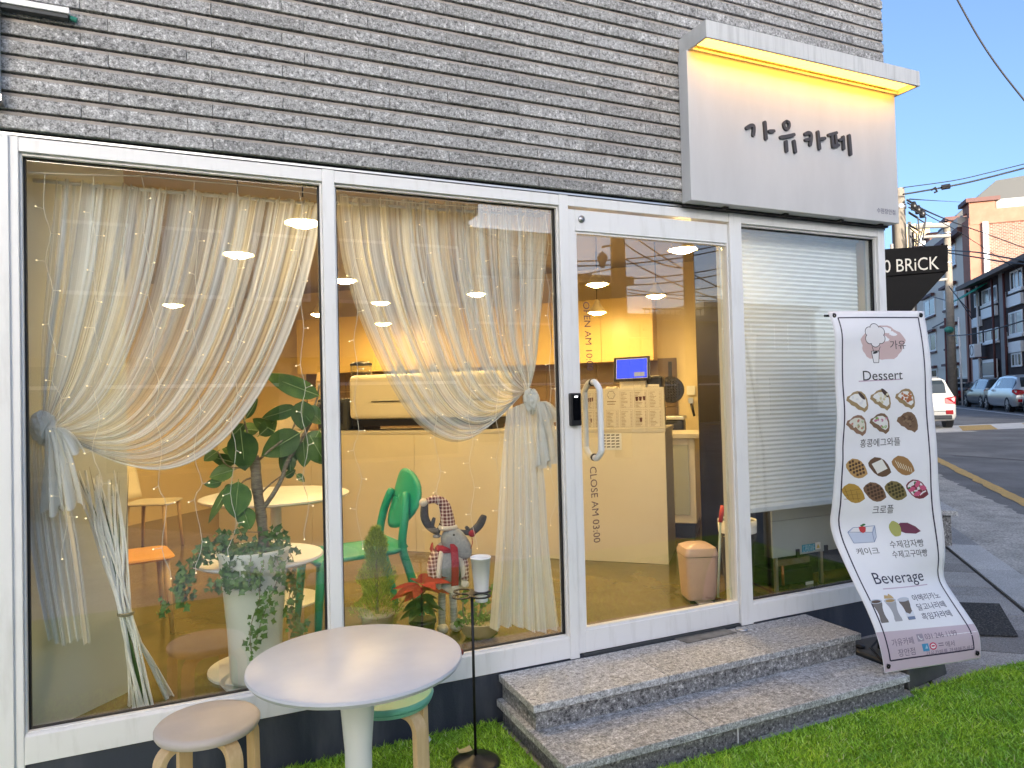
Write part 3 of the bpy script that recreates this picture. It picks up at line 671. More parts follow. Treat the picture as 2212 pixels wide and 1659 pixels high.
MB().lathe([(0.0,0.692),(0.0268,0.692),(0.0275,0.70),(0.0425,0.876),(0.0445,0.876),(0.0455,0.880),(0.0445,0.884),(0.0420,0.882),(0.0405,0.874),(0.026,0.705),(0.0,0.703)], (ccx,ccy,0), 36, (False,False)).build('cup_body', M['paper'], cup, smooth=True)

# ---- litter on the turf
lf = at_z(1003, 1620, 0.045); mb = MB()
mb.grid(lambda u, v: (lf[0]+0.045*math.cos(math.pi*u)*(0.55+0.45*math.sin(math.pi*u)), lf[1]+0.028*(v-0.5)*2*math.sin(math.pi*min(max(u,0.06),0.94))**0.6, lf[2]+0.010*math.cos(6*u)*v+0.003), 14, 6)
tag(mb.build('dry_leaf', pm('dry_tan_leaf', (0.46,0.40,0.20), 0.8, c2=(0.56,0.50,0.28), vs=30), smooth=True), 'curled dry tan leaf on the turf behind the cup stand', 'leaf')
sc_ = at_z(912, 1622, 0.05); mb = MB()
mb.grid(lambda u, v: (sc_[0]+0.075*(u-0.5), sc_[1]+0.02*(v-0.5)*(0.3+u), sc_[2]+0.045*u*u+0.008*math.sin(7*v)), 8, 4)
tag(mb.build('plastic_scrap', pm('pale_blue_film', (0.50,0.64,0.72), 0.4), smooth=True), 'torn scrap of pale blue film against the dark plinth', 'litter')

# ---- banner stand
LPX = [(1788,673),(1800.5,716.5),(1803,761.5),(1805,820),(1807.5,889),(1804,958.5),(1805,1002),(1799,1078),(1792,1126),(1799,1161),(1814,1195),(1842,1253),(1866,1305),(1889,1363),(1905,1416.5),(1912,1454.7)]
RPX = [(1997,671.6),(2002.8,716.5),(2008,768),(2013,820),(2018,889),(2021.8,958.5),(2025,1002),(2032,1085),(2037,1140),(2040.8,1200.5),(2039,1232),(2044,1256),(2064.6,1289),(2092.4,1331),(2111,1363),(2116.7,1393),(2118,1421)]
def chain(px, X):
    P = np.array([at_x(*q, X) for q in px]); P = np.array(crom(list(P), 6))
    l = np.r_[0, np.cumsum(np.linalg.norm(np.diff(P, axis=0), axis=1))]; return P, l/l[-1]
PL_, TL_ = chain(LPX, 3.1); PR_, TR_ = chain(RPX, 3.6)
def bs(s, t, off=0.0):
    def q(s, t):
        a = np.array([np.interp(t, TL_, PL_[:,i]) for i in range(3)]); b = np.array([np.interp(t, TR_, PR_[:,i]) for i in range(3)])
        p = a*(1-s)+b*s
        p[1] -= 0.012*math.sin(math.pi*s)*(0.4+0.6*math.sin(9*t+1))+0.004*math.sin(23*t+5*s)   # soft buckles in the vinyl
        return p
    p = q(s, t)
    if off:
        e = 0.004; du = q(min(s+e,1.0), t)-q(max(s-e,0), t); dv = q(s, min(t+e,1.0))-q(s, max(t-e,0)); n = np.cross(du, dv); n /= np.linalg.norm(n)+1e-9
        p = p+n*(-off if n[1] > 0 else off)
    return p
BW, BH = 0.538, 1.89
bn = thing('banner_stand', 'curling white menu banner on a black weighted stand beside the steps', 'banner', (3.42, -0.5, 0))
sheet = MB().grid(lambda u, v: bs(u, v), 30, 110).build('banner_sheet', pm('white_vinyl', (0.88,0.875,0.90), 0.42, c2=(0.83,0.825,0.86), vs=4, spec=0.5), bn, smooth=True)
so_ = sheet.modifiers.new('thickness', 'SOLIDIFY'); so_.thickness = 0.0012; so_.offset = 0
ART = {}
def art(key, col): 
    if key not in ART: ART[key] = (MB(), pm('print_'+key, col, 0.5))
    return ART[key][0]
def bp(cx, ct, x, y, lvl=1): return bs(cx+x/BW, ct-y/BH, 0.0008+0.00035*lvl)       # metres on the sheet
def blob(key, col, cx, ct, pts, lvl=1):
    """filled outline, fanned so that it follows the curved sheet"""
    mb = art(key, col); P = [bp(cx, ct, x, y, lvl) for x, y in pts]; n = len(P); xm = sum(p[0] for p in pts)/n; ym = sum(p[1] for p in pts)/n
    R2 = [bp(cx, ct, xm+(x-xm)*0.5, ym+(y-ym)*0.5, lvl) for x, y in pts]; c = bp(cx, ct, xm, ym, lvl)
    mb.add(P+R2+[c], [(i, (i+1)%n, n+(i+1)%n, n+i) for i in range(n)]+[(n+i, n+(i+1)%n, 2*n) for i in range(n)])
def ell(rx, ry, rot=0, n=20, wob=0, ph=0):
    o = []
    for i in range(n):
        a = 2*math.pi*i/n; k = 1+wob*math.sin(5*a+ph)+wob*0.6*math.sin(11*a+2*ph); x, y = rx*k*math.cos(a), ry*k*math.sin(a)
        o.append((x*math.cos(rot)-y*math.sin(rot), x*math.sin(rot)+y*math.cos(rot)))
    return o
def line(key, col, cx, ct, pts, wd, lvl=2, close=False):
    mb = art(key, col); pts = list(pts)+([pts[0]] if close else [])
    for (x0, y0), (x1, y1) in zip(pts, pts[1:]):
        l = math.hypot(x1-x0, y1-y0)+1e-9; nx, ny = -(y1-y0)/l*wd/2, (x1-x0)/l*wd/2; k = max(1, int(l/0.05))
        for i in range(k):
            a, b = i/k, (i+1)/k; xa, ya, xb, yb = x0+(x1-x0)*a, y0+(y1-y0)*a, x0+(x1-x0)*b, y0+(y1-y0)*b
            mb.add([bp(cx,ct,xa-nx,ya-ny,lvl), bp(cx,ct,xb-nx,yb-ny,lvl), bp(cx,ct,xb+nx,yb+ny,lvl), bp(cx,ct,xa+nx,ya+ny,lvl)], [(0,1,2,3)])
def btext(key, col, body, cx, ct, width=None, height=None, lvl=3):
    put_text(art(key, col), body, lambda x, y: bp(cx, ct, x, y, lvl), width, height)
INK = (0.03,0.028,0.032); NAVY = (0.02,0.022,0.06)
# border rule
E0, E1, T0_, T1_ = 0.075, 0.925, 0.020, 0.972
for (s0, t0), (s1, t1) in (((E0,T0_),(E1,T0_)), ((E1,T0_),(E1,T1_)), ((E1,T1_),(E0,T1_)), ((E0,T1_),(E0,T0_))):
    k = 60 if t0 != t1 else 12; mb = art('rule', (0.03,0.02,0.05))
    for i in range(k):
        u0, u1 = i/k, (i+1)/k; sa, ta, sb, tb2 = s0+(s1-s0)*u0, t0+(t1-t0)*u0, s0+(s1-s0)*u1, t0+(t1-t0)*u1
        ws, wt = (0.0035/BW, 0) if t0 != t1 else (0, 0.0035/BH)
        mb.add([bs(sa-ws,ta-wt,0.0015), bs(sa+ws,ta+wt,0.0015), bs(sb+ws,tb2+wt,0.0015), bs(sb-ws,tb2-wt,0.0015)], [(0,1,2,3)])
# pink panel at the foot, inside the rule
mbp = art('pinkpanel', (0.60,0.49,0.55)); mbp.grid(lambda u, v: bs(0.004+0.992*u, (0.898+0.010*u)*(1-v)+0.998*v, 0.0008), 20, 10)
# logo: pink brush patch, cloud over a small cup (no face)
blob('pink', (0.60,0.44,0.43), 0.5, 0.094, ell(0.125, 0.092, 0.1, 36, 0.05, 1.0), 0)
cl = []
for k_ in range(6):
    a0 = R(90)+k_*R(60)
    for j in range(7):
        a = a0-R(75)+j*R(25); cl.append((0.034*math.cos(a0)+0.027*math.cos(a), 0.036*math.sin(a0)+0.028*math.sin(a)))
blob('cloud', (0.80,0.78,0.79), 0.42, 0.072, cl, 1); line('ink', INK, 0.42, 0.072, cl, 0.0035, 2, True)
line('ink', INK, 0.42, 0.118, [(-0.020,0.026),(-0.010,-0.004)], 0.003); line('ink', INK, 0.42, 0.118, [(0.026,0.026),(0.014,-0.004)], 0.003)
blob('cloud', (0.80,0.78,0.79), 0.415, 0.132, [(-0.022,0.028),(0.022,0.03),(0.015,-0.034),(-0.012,-0.034)], 1)
line('ink', INK, 0.415, 0.132, [(-0.022,0.028),(0.022,0.03),(0.015,-0.034),(-0.012,-0.034)], 0.003, 2, True)
blob('ink', INK, 0.415, 0.121, ell(0.015, 0.006, 0.3), 2)
btext('ink', INK, '가유', 0.655, 0.100, height=0.047)
btext('ink', INK, 'Dessert', 0.477, 0.186, width=0.215, height=0.052)
line('mauve', (0.55,0.42,0.52), 0.44, 0.201, [(-0.112,0.0),(0.118,0.004)], 0.006)
def puff(cx, ct, base, top, dots, dotcol, sz=0.058, ph=0):
    """egg waffle folded round a filling: brown scalloped shell, pale filling, toppings"""
    key = 'shell%d' % int(base[0]*1000)
    o = [(-1.0,0.15),(-0.75,-0.05),(-0.55,-0.30),(-0.25,-0.42),(0.05,-0.72),(0.40,-0.80),(0.66,-1.0),(0.95,-0.72),(1.0,-0.35),(0.92,0.20),(0.74,0.62),(0.42,0.92),(0.05,0.98),(-0.35,0.86),(-0.62,0.60),(-0.90,0.50)]
    blob(key, base, cx, ct, [(x*sz, y*sz) for x, y in o], 1)
    i_ = [(-0.74,0.30),(-0.4,0.06),(-0.05,-0.12),(0.25,-0.42),(0.62,-0.62),(0.84,-0.40),(0.80,0.10),(0.60,0.50),(0.25,0.72),(-0.2,0.72),(-0.6,0.52)]
    blob('fill%d%d' % (int(top[0]*1000), int(top[2]*1000)), top, cx, ct, [(x*sz, y*sz) for x, y in i_], 2)
    rr = random.Random(ph)
    for q in range(dots):
        x, y = rr.uniform(-0.55, 0.66), rr.uniform(-0.35, 0.55)
        if x+y*0.6 < -0.35 or y < -0.6*x-0.25: continue
        c = dotcol[q % len(dotcol)]; blob('dot%d%d%d' % tuple(int(v*100) for v in c), c, cx, ct, [(x*sz+a, y*sz+b) for a, b in ell(rr.uniform(0.006,0.010), rr.uniform(0.005,0.008), rr.uniform(0,3), 9)], 3)
SH = (0.33,0.23,0.11); WH = (0.80,0.79,0.77)
puff(0.205, 0.258, SH, WH, 5, [(0.70,0.70,0.72)], ph=1); blob('choc', (0.05,0.025,0.02), 0.205+0.045, 0.258-0.016, ell(0.026,0.008,-0.9), 3)
puff(0.440, 0.256, SH, WH, 14, [(0.62,0.56,0.36),(0.74,0.72,0.60)], ph=2); blob('choc', (0.05,0.025,0.02), 0.44+0.045, 0.254-0.018, ell(0.030,0.010,-0.9), 3)
puff(0.700, 0.256, SH, WH, 22, [(0.42,0.13,0.05),(0.50,0.20,0.08)], ph=3)
puff(0.200, 0.325, (0.28,0.16,0.10), (0.72,0.70,0.60), 20, [(0.36,0.45,0.25),(0.75,0.73,0.68),(0.5,0.2,0.15)], ph=4)
puff(0.440, 0.323, (0.20,0.12,0.07), WH, 20, [(0.55,0.20,0.32),(0.25,0.45,0.10),(0.78,0.77,0.74)], ph=5)
puff(0.725, 0.323, (0.20,0.15,0.10), (0.17,0.10,0.06), 18, [(0.11,0.06,0.035),(0.26,0.17,0.10)], ph=6)
btext('ink', INK, '홍콩에그와플', 0.452, 0.376, width=0.215, height=0.045)
def croffle(cx, ct, base, grid, ph, sz=0.058, top=None):
    o = [(-1.0,0.45),(-0.80,0.72),(-0.40,0.95),(0.10,0.85),(0.45,0.62),(0.75,0.20),(0.90,-0.15),(1.0,-0.55),(0.80,-0.72),(0.55,-0.88),(0.20,-0.92),(-0.15,-0.80),(-0.50,-0.50),(-0.75,-0.15),(-0.95,0.15)]
    blob('cr%d%d' % (int(base[0]*1000), int(base[1]*1000)), base, cx, ct, [(x*sz, y*sz) for x, y in o], 1)
    if grid:
        rr = random.Random(ph)
        for i in range(-2, 4):
            for j in range(-2, 3):
                x, y = i*0.32-0.05*j, j*0.34-0.25*i+0.1
                if x*x*1.1+y*y*1.3+0.9*x*y < 0.62: blob('cg%d' % int(grid[0]*1000), grid, cx, ct, [((x+a)*sz, (y+b)*sz) for a, b in [(-0.11,-0.10),(0.10,-0.13),(0.12,0.10),(-0.09,0.13)]], 2)
    if top: top()
croffle(0.215, 0.446, (0.48,0.29,0.11), (0.075,0.032,0.018), 1)
croffle(0.437, 0.446, (0.13,0.07,0.035), None, 2); blob('cheese', (0.78,0.76,0.70), 0.437, 0.445, [(-0.040,0.018),(0.014,0.040),(0.040,-0.012),(-0.012,-0.036)], 3)
croffle(0.662, 0.446, (0.34,0.18,0.06), None, 3)
for q in range(7): line('drizzle', (0.78,0.70,0.52), 0.662, 0.446, [(-0.040+q*0.013, 0.030-q*0.007), (-0.022+q*0.011, -0.010-q*0.005)], 0.003, 3)
croffle(0.188, 0.516, (0.45,0.27,0.05), None, 4)
for q in range(3): line('cgl', (0.25,0.14,0.03), 0.188, 0.516, [(-0.045+q*0.03, 0.035-q*0.012), (-0.022+q*0.024, -0.025-q*0.01)], 0.0025, 3); line('cgl', (0.25,0.14,0.03), 0.188, 0.516, [(-0.045, 0.012-q*0.02), (0.035, 0.022-q*0.026)], 0.0025, 3)
croffle(0.387, 0.516, (0.20,0.11,0.06), (0.07,0.035,0.02), 5)
croffle(0.585, 0.516, (0.22,0.17,0.06), (0.05,0.04,0.012), 6)
croffle(0.790, 0.516, (0.19,0.03,0.04), None, 7); croffle(0.790, 0.516, (0.82,0.80,0.80), None, 8, 0.050)
for (x, y, r_) in ((-0.028,0.002,0.3),(0.002,0.028,1.2),(0.030,0.006,-0.4),(0.0,-0.024,0.2)): blob('straw', (0.62,0.11,0.22), 0.790, 0.516, [(x+a, y+b) for a, b in ell(0.019, 0.013, r_, 12)], 4); blob('sleaf', (0.03,0.16,0.05), 0.790, 0.516, [(x-0.014+a, y+0.008+b) for a, b in ell(0.008, 0.005, r_, 8)], 4)
btext('ink', INK, '크로플', 0.470, 0.568, width=0.105, height=0.045)
# cake in a tub, potato, sweet potato
blob('tub', (0.55,0.60,0.72), 0.262, 0.636, [(-0.066,0.018),(-0.052,-0.040),(0.052,-0.040),(0.062,-0.02),(0.070,0.040),(-0.036,0.036)], 1)
blob('cloud', (0.80,0.78,0.79), 0.262, 0.628, [(-0.060,-0.002),(-0.034,0.024),(0.062,0.028),(0.050,-0.004)], 2)
line('tubline', (0.22,0.27,0.42), 0.262, 0.636, [(-0.066,0.018),(-0.036,0.040),(0.070,0.044),(0.054,0.010),(-0.066,0.018),(-0.052,-0.042),(0.050,-0.042),(0.066,-0.016),(0.070,0.044)], 0.003, 3); line('tubline', (0.22,0.27,0.42), 0.262, 0.636, [(0.052,0.010),(0.050,-0.042)], 0.003, 3)
blob('berry', (0.55,0.03,0.04), 0.278, 0.620, [(-0.018,0.010),(0.0,0.017),(0.017,0.008),(0.012,-0.014),(-0.002,-0.022),(-0.015,-0.012)], 4); blob('sleaf', (0.03,0.16,0.05), 0.286, 0.609, ell(0.014, 0.006, 0.2, 9, 0.2), 5)
blob('potato', (0.42,0.42,0.12), 0.570, 0.625, ell(0.028, 0.042, 0.15, 18, 0.03), 2); blob('sweetpotato', (0.16,0.03,0.07), 0.690, 0.627, [(-0.060,0.016),(-0.035,0.034),(0.0,0.032),(0.035,0.010),(0.056,-0.016),(0.030,-0.028),(-0.02,-0.022),(-0.05,-0.006)], 1)
btext('ink', INK, '케이크', 0.262, 0.683, width=0.112, height=0.038)
btext('ink', INK, '수제감자빵', 0.640, 0.668, width=0.168, height=0.040); btext('ink', INK, '수제고구마빵', 0.645, 0.696, width=0.182, height=0.040)
btext('navy', NAVY, 'Beverage', 0.475, 0.765, width=0.285, height=0.078)
line('mauve', (0.55,0.42,0.52), 0.50, 0.789, [(-0.13,0.0),(0.14,0.004)], 0.005)
for i_, (cx, col, top) in enumerate(((0.125,(0.17,0.15,0.14),(0.10,0.06,0.04)), (0.268,(0.38,0.38,0.40),(0.42,0.27,0.10)), (0.408,(0.15,0.12,0.10),(0.55,0.56,0.60)))):
    blob('cupbody%d' % i_, col, cx, 0.846, [(-0.030,0.048),(0.030,0.048),(0.021,-0.058),(-0.019,-0.058)], 1)
    blob('cupedge', (0.52,0.56,0.63), cx, 0.821, ell(0.034, 0.011, 0.05), 2); blob('cuptop%d' % i_, top, cx, 0.8215, ell(0.026, 0.0075, 0.05), 3)
blob('milk', (0.72,0.74,0.80), 0.410, 0.857, [(-0.024,0.004),(0.0,-0.008),(0.024,0.010),(0.022,-0.022),(-0.022,-0.024)], 4); blob('bluecup', (0.16,0.22,0.36), 0.410, 0.872, [(-0.020,0.008),(0.021,0.008),(0.019,-0.008),(-0.017,-0.008)], 4)
blob('cream', (0.55,0.38,0.16), 0.268, 0.813, [(-0.026,-0.004),(-0.018,0.014),(0.0,0.010),(0.008,0.020),(0.022,0.006),(0.027,-0.006)], 4)
for j, s_ in enumerate(('아메리카노', '달고나라떼', '흑임자라떼')): btext('navy', NAVY, s_, 0.672+0.004*j, 0.820+0.0262*j, width=0.172, height=0.036)
GR = (0.20,0.16,0.22)
btext('grey', GR, '가유카페', 0.235, 0.929, width=0.118, height=0.036); btext('grey', GR, '장안점', 0.252, 0.956, width=0.092, height=0.036)
blob('greybox', (0.36,0.31,0.38), 0.418, 0.925, [(-0.017,0.018),(0.017,0.018),(0.017,-0.018),(-0.017,-0.018)], 2); line('cloud', (0.80,0.78,0.79), 0.418, 0.925, [(-0.008,0.010),(-0.006,-0.003),(0.003,-0.010),(0.010,-0.006)], 0.004, 3)
btext('grey', GR, '031 246 1199', 0.625, 0.9245, width=0.172, height=0.026)
blob('appblue', (0.06,0.30,0.52), 0.448, 0.951, [(-0.018,0.018),(0.016,0.018),(0.018,-0.018),(-0.016,-0.018)], 2); blob('skyblue', (0.35,0.55,0.70), 0.452, 0.949, [(-0.006,-0.010),(0.010,-0.010),(0.004,0.010)], 3)
blob('appred', (0.60,0.03,0.12), 0.522, 0.950, ell(0.019, 0.018, 0, 16), 2); blob('cloud', (0.80,0.78,0.79), 0.522, 0.950, ell(0.0135, 0.012, 0, 14), 3); blob('appred', (0.60,0.03,0.12), 0.522, 0.9495, ell(0.010, 0.004), 4)
line('grey', GR, 0.600, 0.948, [(-0.012,0.005),(0.014,0.005)], 0.004); line('grey', GR, 0.600, 0.951, [(-0.012,0.0),(0.014,0.0)], 0.004)
btext('grey', GR, '에서', 0.690, 0.9495, width=0.048, height=0.028)
btext('grey', GR, '가유카페를 검색해주세요', 0.685, 0.9665, width=0.262, height=0.022)
for k_, (mb, mt) in ART.items(): tag(mb.build('print', mt, sheet), kind='stuff')
gm = []
for s_, t_ in ((0.045,0.013),(0.955,0.013),(0.045,0.984),(0.955,0.984)):
    p = bs(s_, t_, 0.003); g = MB().lathe([(0.005,0.0),(0.012,0.0),(0.012,0.004),(0.005,0.004),(0.005,0.0)], (0,0,0), 16, (False,False)).xform(Matrix.Translation(Vector(p)) @ Matrix.Rotation(R(90), 4, 'X'))
    g.tube([p+np.array((-0.006,0.002,0.012)), p+np.array((0.002,-0.008,0.0)), p+np.array((0.008,0.002,-0.01))], 0.0028, 6).build('grommet', M['blackmetal'], bn, smooth=True)
# frame and water-filled base behind the sheet
tl, tr, bl_, br_ = bs(0.03,0.01), bs(0.97,0.01), bs(0.04,0.985), bs(0.96,0.985)
bk = np.array((0.0, 0.05, 0.0)); hub = np.array((3.45,-0.33,0.95))
MB().tube([tl+bk*0.3, tl+bk, (tl+tr)/2+bk*1.2, tr+bk, tr+bk*0.3], 0.006, 8).build('top_arm', M['blackmetal'], bn, smooth=True)
MB().tube([(3.44,-0.36,0.11), (3.44,-0.38,1.2), (tl+tr)/2+bk*1.2+np.array((0,0,-0.004))], 0.011, 10).build('mast', M['blackmetal'], bn, smooth=True)
MB().tube([bl_+bk*0.2, (3.30,-0.42,0.16), (3.44,-0.38,0.20), (3.60,-0.50,0.17), br_+bk*0.2], 0.006, 8).build('bottom_arm', M['blackmetal'], bn, smooth=True)
bx = [(3.285,-0.655),(3.66,-0.60),(3.72,-0.20),(3.285,-0.17)]
cx_, cy_ = 3.49, -0.41
MB().prism([(x, y, 0.013) for x, y in bx], [(cx_+(x-cx_)*0.93, cy_+(y-cy_)*0.93, 0.115) for x, y in bx]).build('water_base', pm('dark_grey_plastic_tank', (0.055,0.058,0.058), 0.5, c2=(0.085,0.088,0.086), vs=8), bn, bevel=0.014, seg=3)
MB().lathe([(0.026,0.0),(0.026,0.012),(0.0,0.014)], (3.36,-0.30,0.1155), 20).build('filler_cap', M['black'], bn, smooth=True)

# ---- rough wedge and granite step beside the pavement
wd = [(3.40,2.72),(3.66,2.76),(3.72,3.30),(3.46,3.27)]
mb = MB().prism([AB(*q, 0.02) for q in wd], [AB(q[0], q[1], 0.028 if i in (0,1) else 0.075) for i, q in enumerate(wd)])
tag(mb.build('rubble_wedge', pm('dark_gravel_asphalt', (0.035,0.036,0.038), 0.9, c2=(0.16,0.16,0.155), vs=90, lo=0.5, hi=0.7, bmp=1.0, bs_=70, bd=0.02)), 'dark gravelly asphalt wedge lying on the paving behind the banner', 'ramp')
ns = thing('granite_step', 'short granite step of the next doorway beyond the banner', 'step', AB(3.5, 5.7))
MB().abox(3.06, 3.95, 5.42, 6.3, 0.02, 0.335).build('step_block', M['riser'], ns)
MB().abox(3.06, 4.0, 5.37, 6.35, 0.336, 0.385).build('step_slab', M['tread'], ns, bevel=0.004)
# ================================================================== behind the glass
def leaf_geo(L_, W_, curl=0.15, fold=0.12, nu=8, nv=4, tipp=1.6):
    """ovate leaf along +X, folded on its midrib"""
    def fn(u, v):
        w = W_*0.5*math.sin(math.pi*u**0.85)**0.75*(1-0.15*u) if 0 < u < 1 else 0.0
        if u > 0.88: w *= (1-(u-0.88)/0.12)**0.5*0.9+0.1*(1-u)
        y = (v-0.5)*2*w
        return (u*L_, y, -curl*L_*u*u+fold*abs(y))
    return MB().grid(fn, nu, nv)
def orient(x, up, p):
    x = Vector(x).normalized(); z = Vector(up); z = (z-x*z.dot(x)).normalized(); y = z.cross(x)
    return Matrix(((x[0],y[0],z[0],p[0]),(x[1],y[1],z[1],p[1]),(x[2],y[2],z[2],p[2]),(0,0,0,1)))

# ---- sheer curtains
def curtain(label, top0, top1, e0, e1, tail0, tail1, knot, Y, pleats, seedv, loc):
    t = thing('tied_curtain', label, 'curtain', loc, 'sheer curtains behind the shop windows')
    rgc = np.random.default_rng(seedv)
    A = np.array(crom([at_y(*q, Y) for q in e0], 10)); B = np.array(crom([at_y(*q, Y) for q in e1], 10))
    def arc(P): l = np.r_[0, np.cumsum(np.linalg.norm(np.diff(P, axis=0), axis=1))]; return l/l[-1]
    la, lb = arc(A), arc(B)
    ph = rgc.uniform(0, 6.28, 8)
    def fn(u, v):
        a = np.array([np.interp(v, la, A[:,i]) for i in range(3)]); b = np.array([np.interp(v, lb, B[:,i]) for i in range(3)])
        uu = u+0.012*math.sin(9*u*6.28+ph[0])+0.008*math.sin(23*u*6.28+ph[1])
        p = a*(1-uu)+b*uu
        env = (0.35+0.65*min(1, v*3))*(1-v)**0.55+0.10
        dy = 0.034*env*(math.sin(2*math.pi*pleats*u+ph[2])+0.6*math.sin(2*math.pi*pleats*1.73*u+ph[3]+1.5*v)+0.4*math.sin(2*math.pi*pleats*3.1*u+ph[4]))
        p = p+np.array((0.010*env*math.sin(2*math.pi*pleats*2.3*u+ph[5]), dy, 0))
        if v < 0.05: p[2] += 0.008*math.sin(2*math.pi*pleats*1.3*u)*(1-v/0.05)
        return p
    def sheet(nm, f, nu, nv, mt='sheer', par=None):
        o = MB().grid(f, nu, nv).build(nm, M[mt], par or t, smooth=True)
        at = o.data.attributes.new('across', 'FLOAT', 'POINT'); at.data.foreach_set('value', np.repeat(np.arange(nu+1)/nu, nv+1).astype(np.float32)); return o
    sheet('swag', fn, 260, 60)
    TA = np.array(crom([at_y(*q, Y-0.01) for q in tail0], 8)); TB = np.array(crom([at_y(*q, Y-0.01) for q in tail1], 8)); ta, tb2 = arc(TA), arc(TB)
    def tf(u, v):
        a = np.array([np.interp(v, ta, TA[:,i]) for i in range(3)]); b = np.array([np.interp(v, tb2, TB[:,i]) for i in range(3)])
        p = a*(1-u)+b*u; env = 0.2+0.8*min(1, v*2.5)
        return p+np.array((0, 0.028*env*(math.sin(2*math.pi*6*u+ph[6])+0.5*math.sin(2*math.pi*13*u+ph[7]+v)), 0.012*math.sin(9*u+ph[1])*v))
    sheet('tail', tf, 110, 40, 'sheertail')
    kp = at_y(*knot, Y-0.03)
    def kf(u, v):
        th, phi = math.pi*v, 2*math.pi*u; r = 1+0.16*math.sin(9*phi+3*math.sin(4*th))
        return (kp[0]+0.040*r*math.sin(th)*math.cos(phi)*(1+0.3*math.cos(th)), kp[1]+0.034*r*math.sin(th)*math.sin(phi), kp[2]+0.055*r*math.cos(th)+0.01*math.sin(5*phi))
    k = sheet('knot', kf, 60, 24, 'sheerknot')
    for (dx, dz, lw, ln) in ((0.085,0.02,0.075,0.12), (0.070,-0.12,0.105,0.20), (0.02,-0.16,0.085,0.18)):
        sheet('bow_loop', lambda u, v: (kp[0]+0.02+dx*(0.3+0.9*v)+lw*(u-0.5)*(0.4+v)*0.7+0.006*math.sin(20*u+4*v), kp[1]-0.03+0.03*math.sin(14*u+ph[2])*v, kp[2]+dz*v-ln*v*v+0.012*math.sin(11*u)*v), 24, 14, 'sheerknot', k)
    return t
curtain('sheer white curtain tied back to the left in the left window', 0, 0,
    [(112,388),(100,560),(86,740),(92,905),(100,930)],
    [(692,438),(668,560),(630,690),(575,815),(505,920),(430,985),(350,1012),(262,1000),(180,965),(118,930)],
    [(62,905),(58,1050),(70,1200),(105,1385)], [(120,930),(150,1080),(172,1200),(195,1388)], (92,925), 0.215, 17, 3, (-0.05, 0.2, 1.48))
curtain('sheer white curtain tied back to the right in the middle window', 0, 0,
    [(733,425),(748,560),(790,700),(850,830),(905,910),(965,948),(1015,946),(1070,908),(1125,852)],
    [(1192,452),(1184,560),(1172,680),(1160,780),(1143,842)],
    [(1095,885),(1085,1010),(1076,1180),(1062,1355)], [(1160,860),(1178,1020),(1190,1180),(1212,1362)], (1148,868), 0.215, 15, 5, (1.57, 0.2, 1.59))
rod = thing('curtain_rod', 'pale curtain rod across the top of the left window', 'rod', (-0.05, 0.22, 2.48)); MB().tube([(-0.62,0.215,2.497),(0.49,0.215,2.50)], 0.008, 8).build('rod', M['white'], rod, smooth=True)
rod = thing('curtain_rod', 'pale curtain rod across the top of the middle window', 'rod', (1.1, 0.22, 2.5)); MB().tube([(0.555,0.215,2.515),(1.70,0.215,2.545)], 0.008, 8).build('rod', M['white'], rod, smooth=True)

# ---- icicle fairy lights on the glass
def fairy(label, strands, top, loc, seedv):
    t = thing('fairy_lights', label, 'string lights', loc, 'icicle lights hung inside the glass'); rg = random.Random(seedv); Y = 0.092
    MB().tube([at_y(*q, Y) for q in top], 0.0022, 6).build('lead_wire', M['wire'], t)
    for (p0, p1, n) in strands:
        P = []; tw = MB(); bl = MB(); side = rg.choice((-1, 1))
        a, b = at_y(*p0, Y), at_y(*p1, Y)
        for i in range(n+1):
            s = i/n+(rg.uniform(-0.02,0.02) if 0 < i < n else 0); P.append(a*(1-s)+b*s+np.array((side*0.010*(1 if i % 2 else -1)*(0.5+s)+rg.uniform(-0.006,0.006), rg.uniform(-0.006,0.006), 0)))
        st_ = MB().tube(crom(P, 3), 0.0014, 5).build('strand', M['wire'], t)
        for i in range(1, n+1):
            sd_ = 1 if i % 2 else -1; q = P[i]+np.array((side*sd_*rg.uniform(0.014,0.032), -0.004, rg.uniform(-0.012, 0.012))) if i < n else P[i]+np.array((0.002, 0, -0.03))
            tw.tube([P[i], q], 0.0013, 5); bl.ball(q, (0.0034,0.0034,0.0034), 8, 6)
        tag(tw.build('twigs', M['wire'], st_), kind='stuff'); tag(bl.build('bulbs', M['bulb'], st_), kind='stuff')
fairy('icicle fairy lights hanging in the left window', [((94,375),(143,1190),13), ((203,378),(212,1188),12), ((307,380),(362,1235),13), ((420,392),(432,1222),13), ((514,400),(500,1185),12), ((648,414),(661,1150),12)], [(60,372),(94,374),(203,378),(307,380),(420,391),(514,399),(648,414),(688,420)], (-0.05, 0.09, 2.45), 3)
fairy('icicle fairy lights hanging in the middle window', [((762,425),(775,1172),12), ((914,440),(950,1128),12), ((1004,446),(1022,1172),13), ((1056,450),(1086,1172),13), ((1119,455),(1138,1190),13), ((1178,460),(1197,1122),12)], [(738,424),(762,425),(914,440),(1004,446),(1056,450),(1119,455),(1178,460),(1198,463)], (1.1, 0.09, 2.5), 8)
for i, q in enumerate(((313,376),(437,386),(530,396),(440,400))): pass

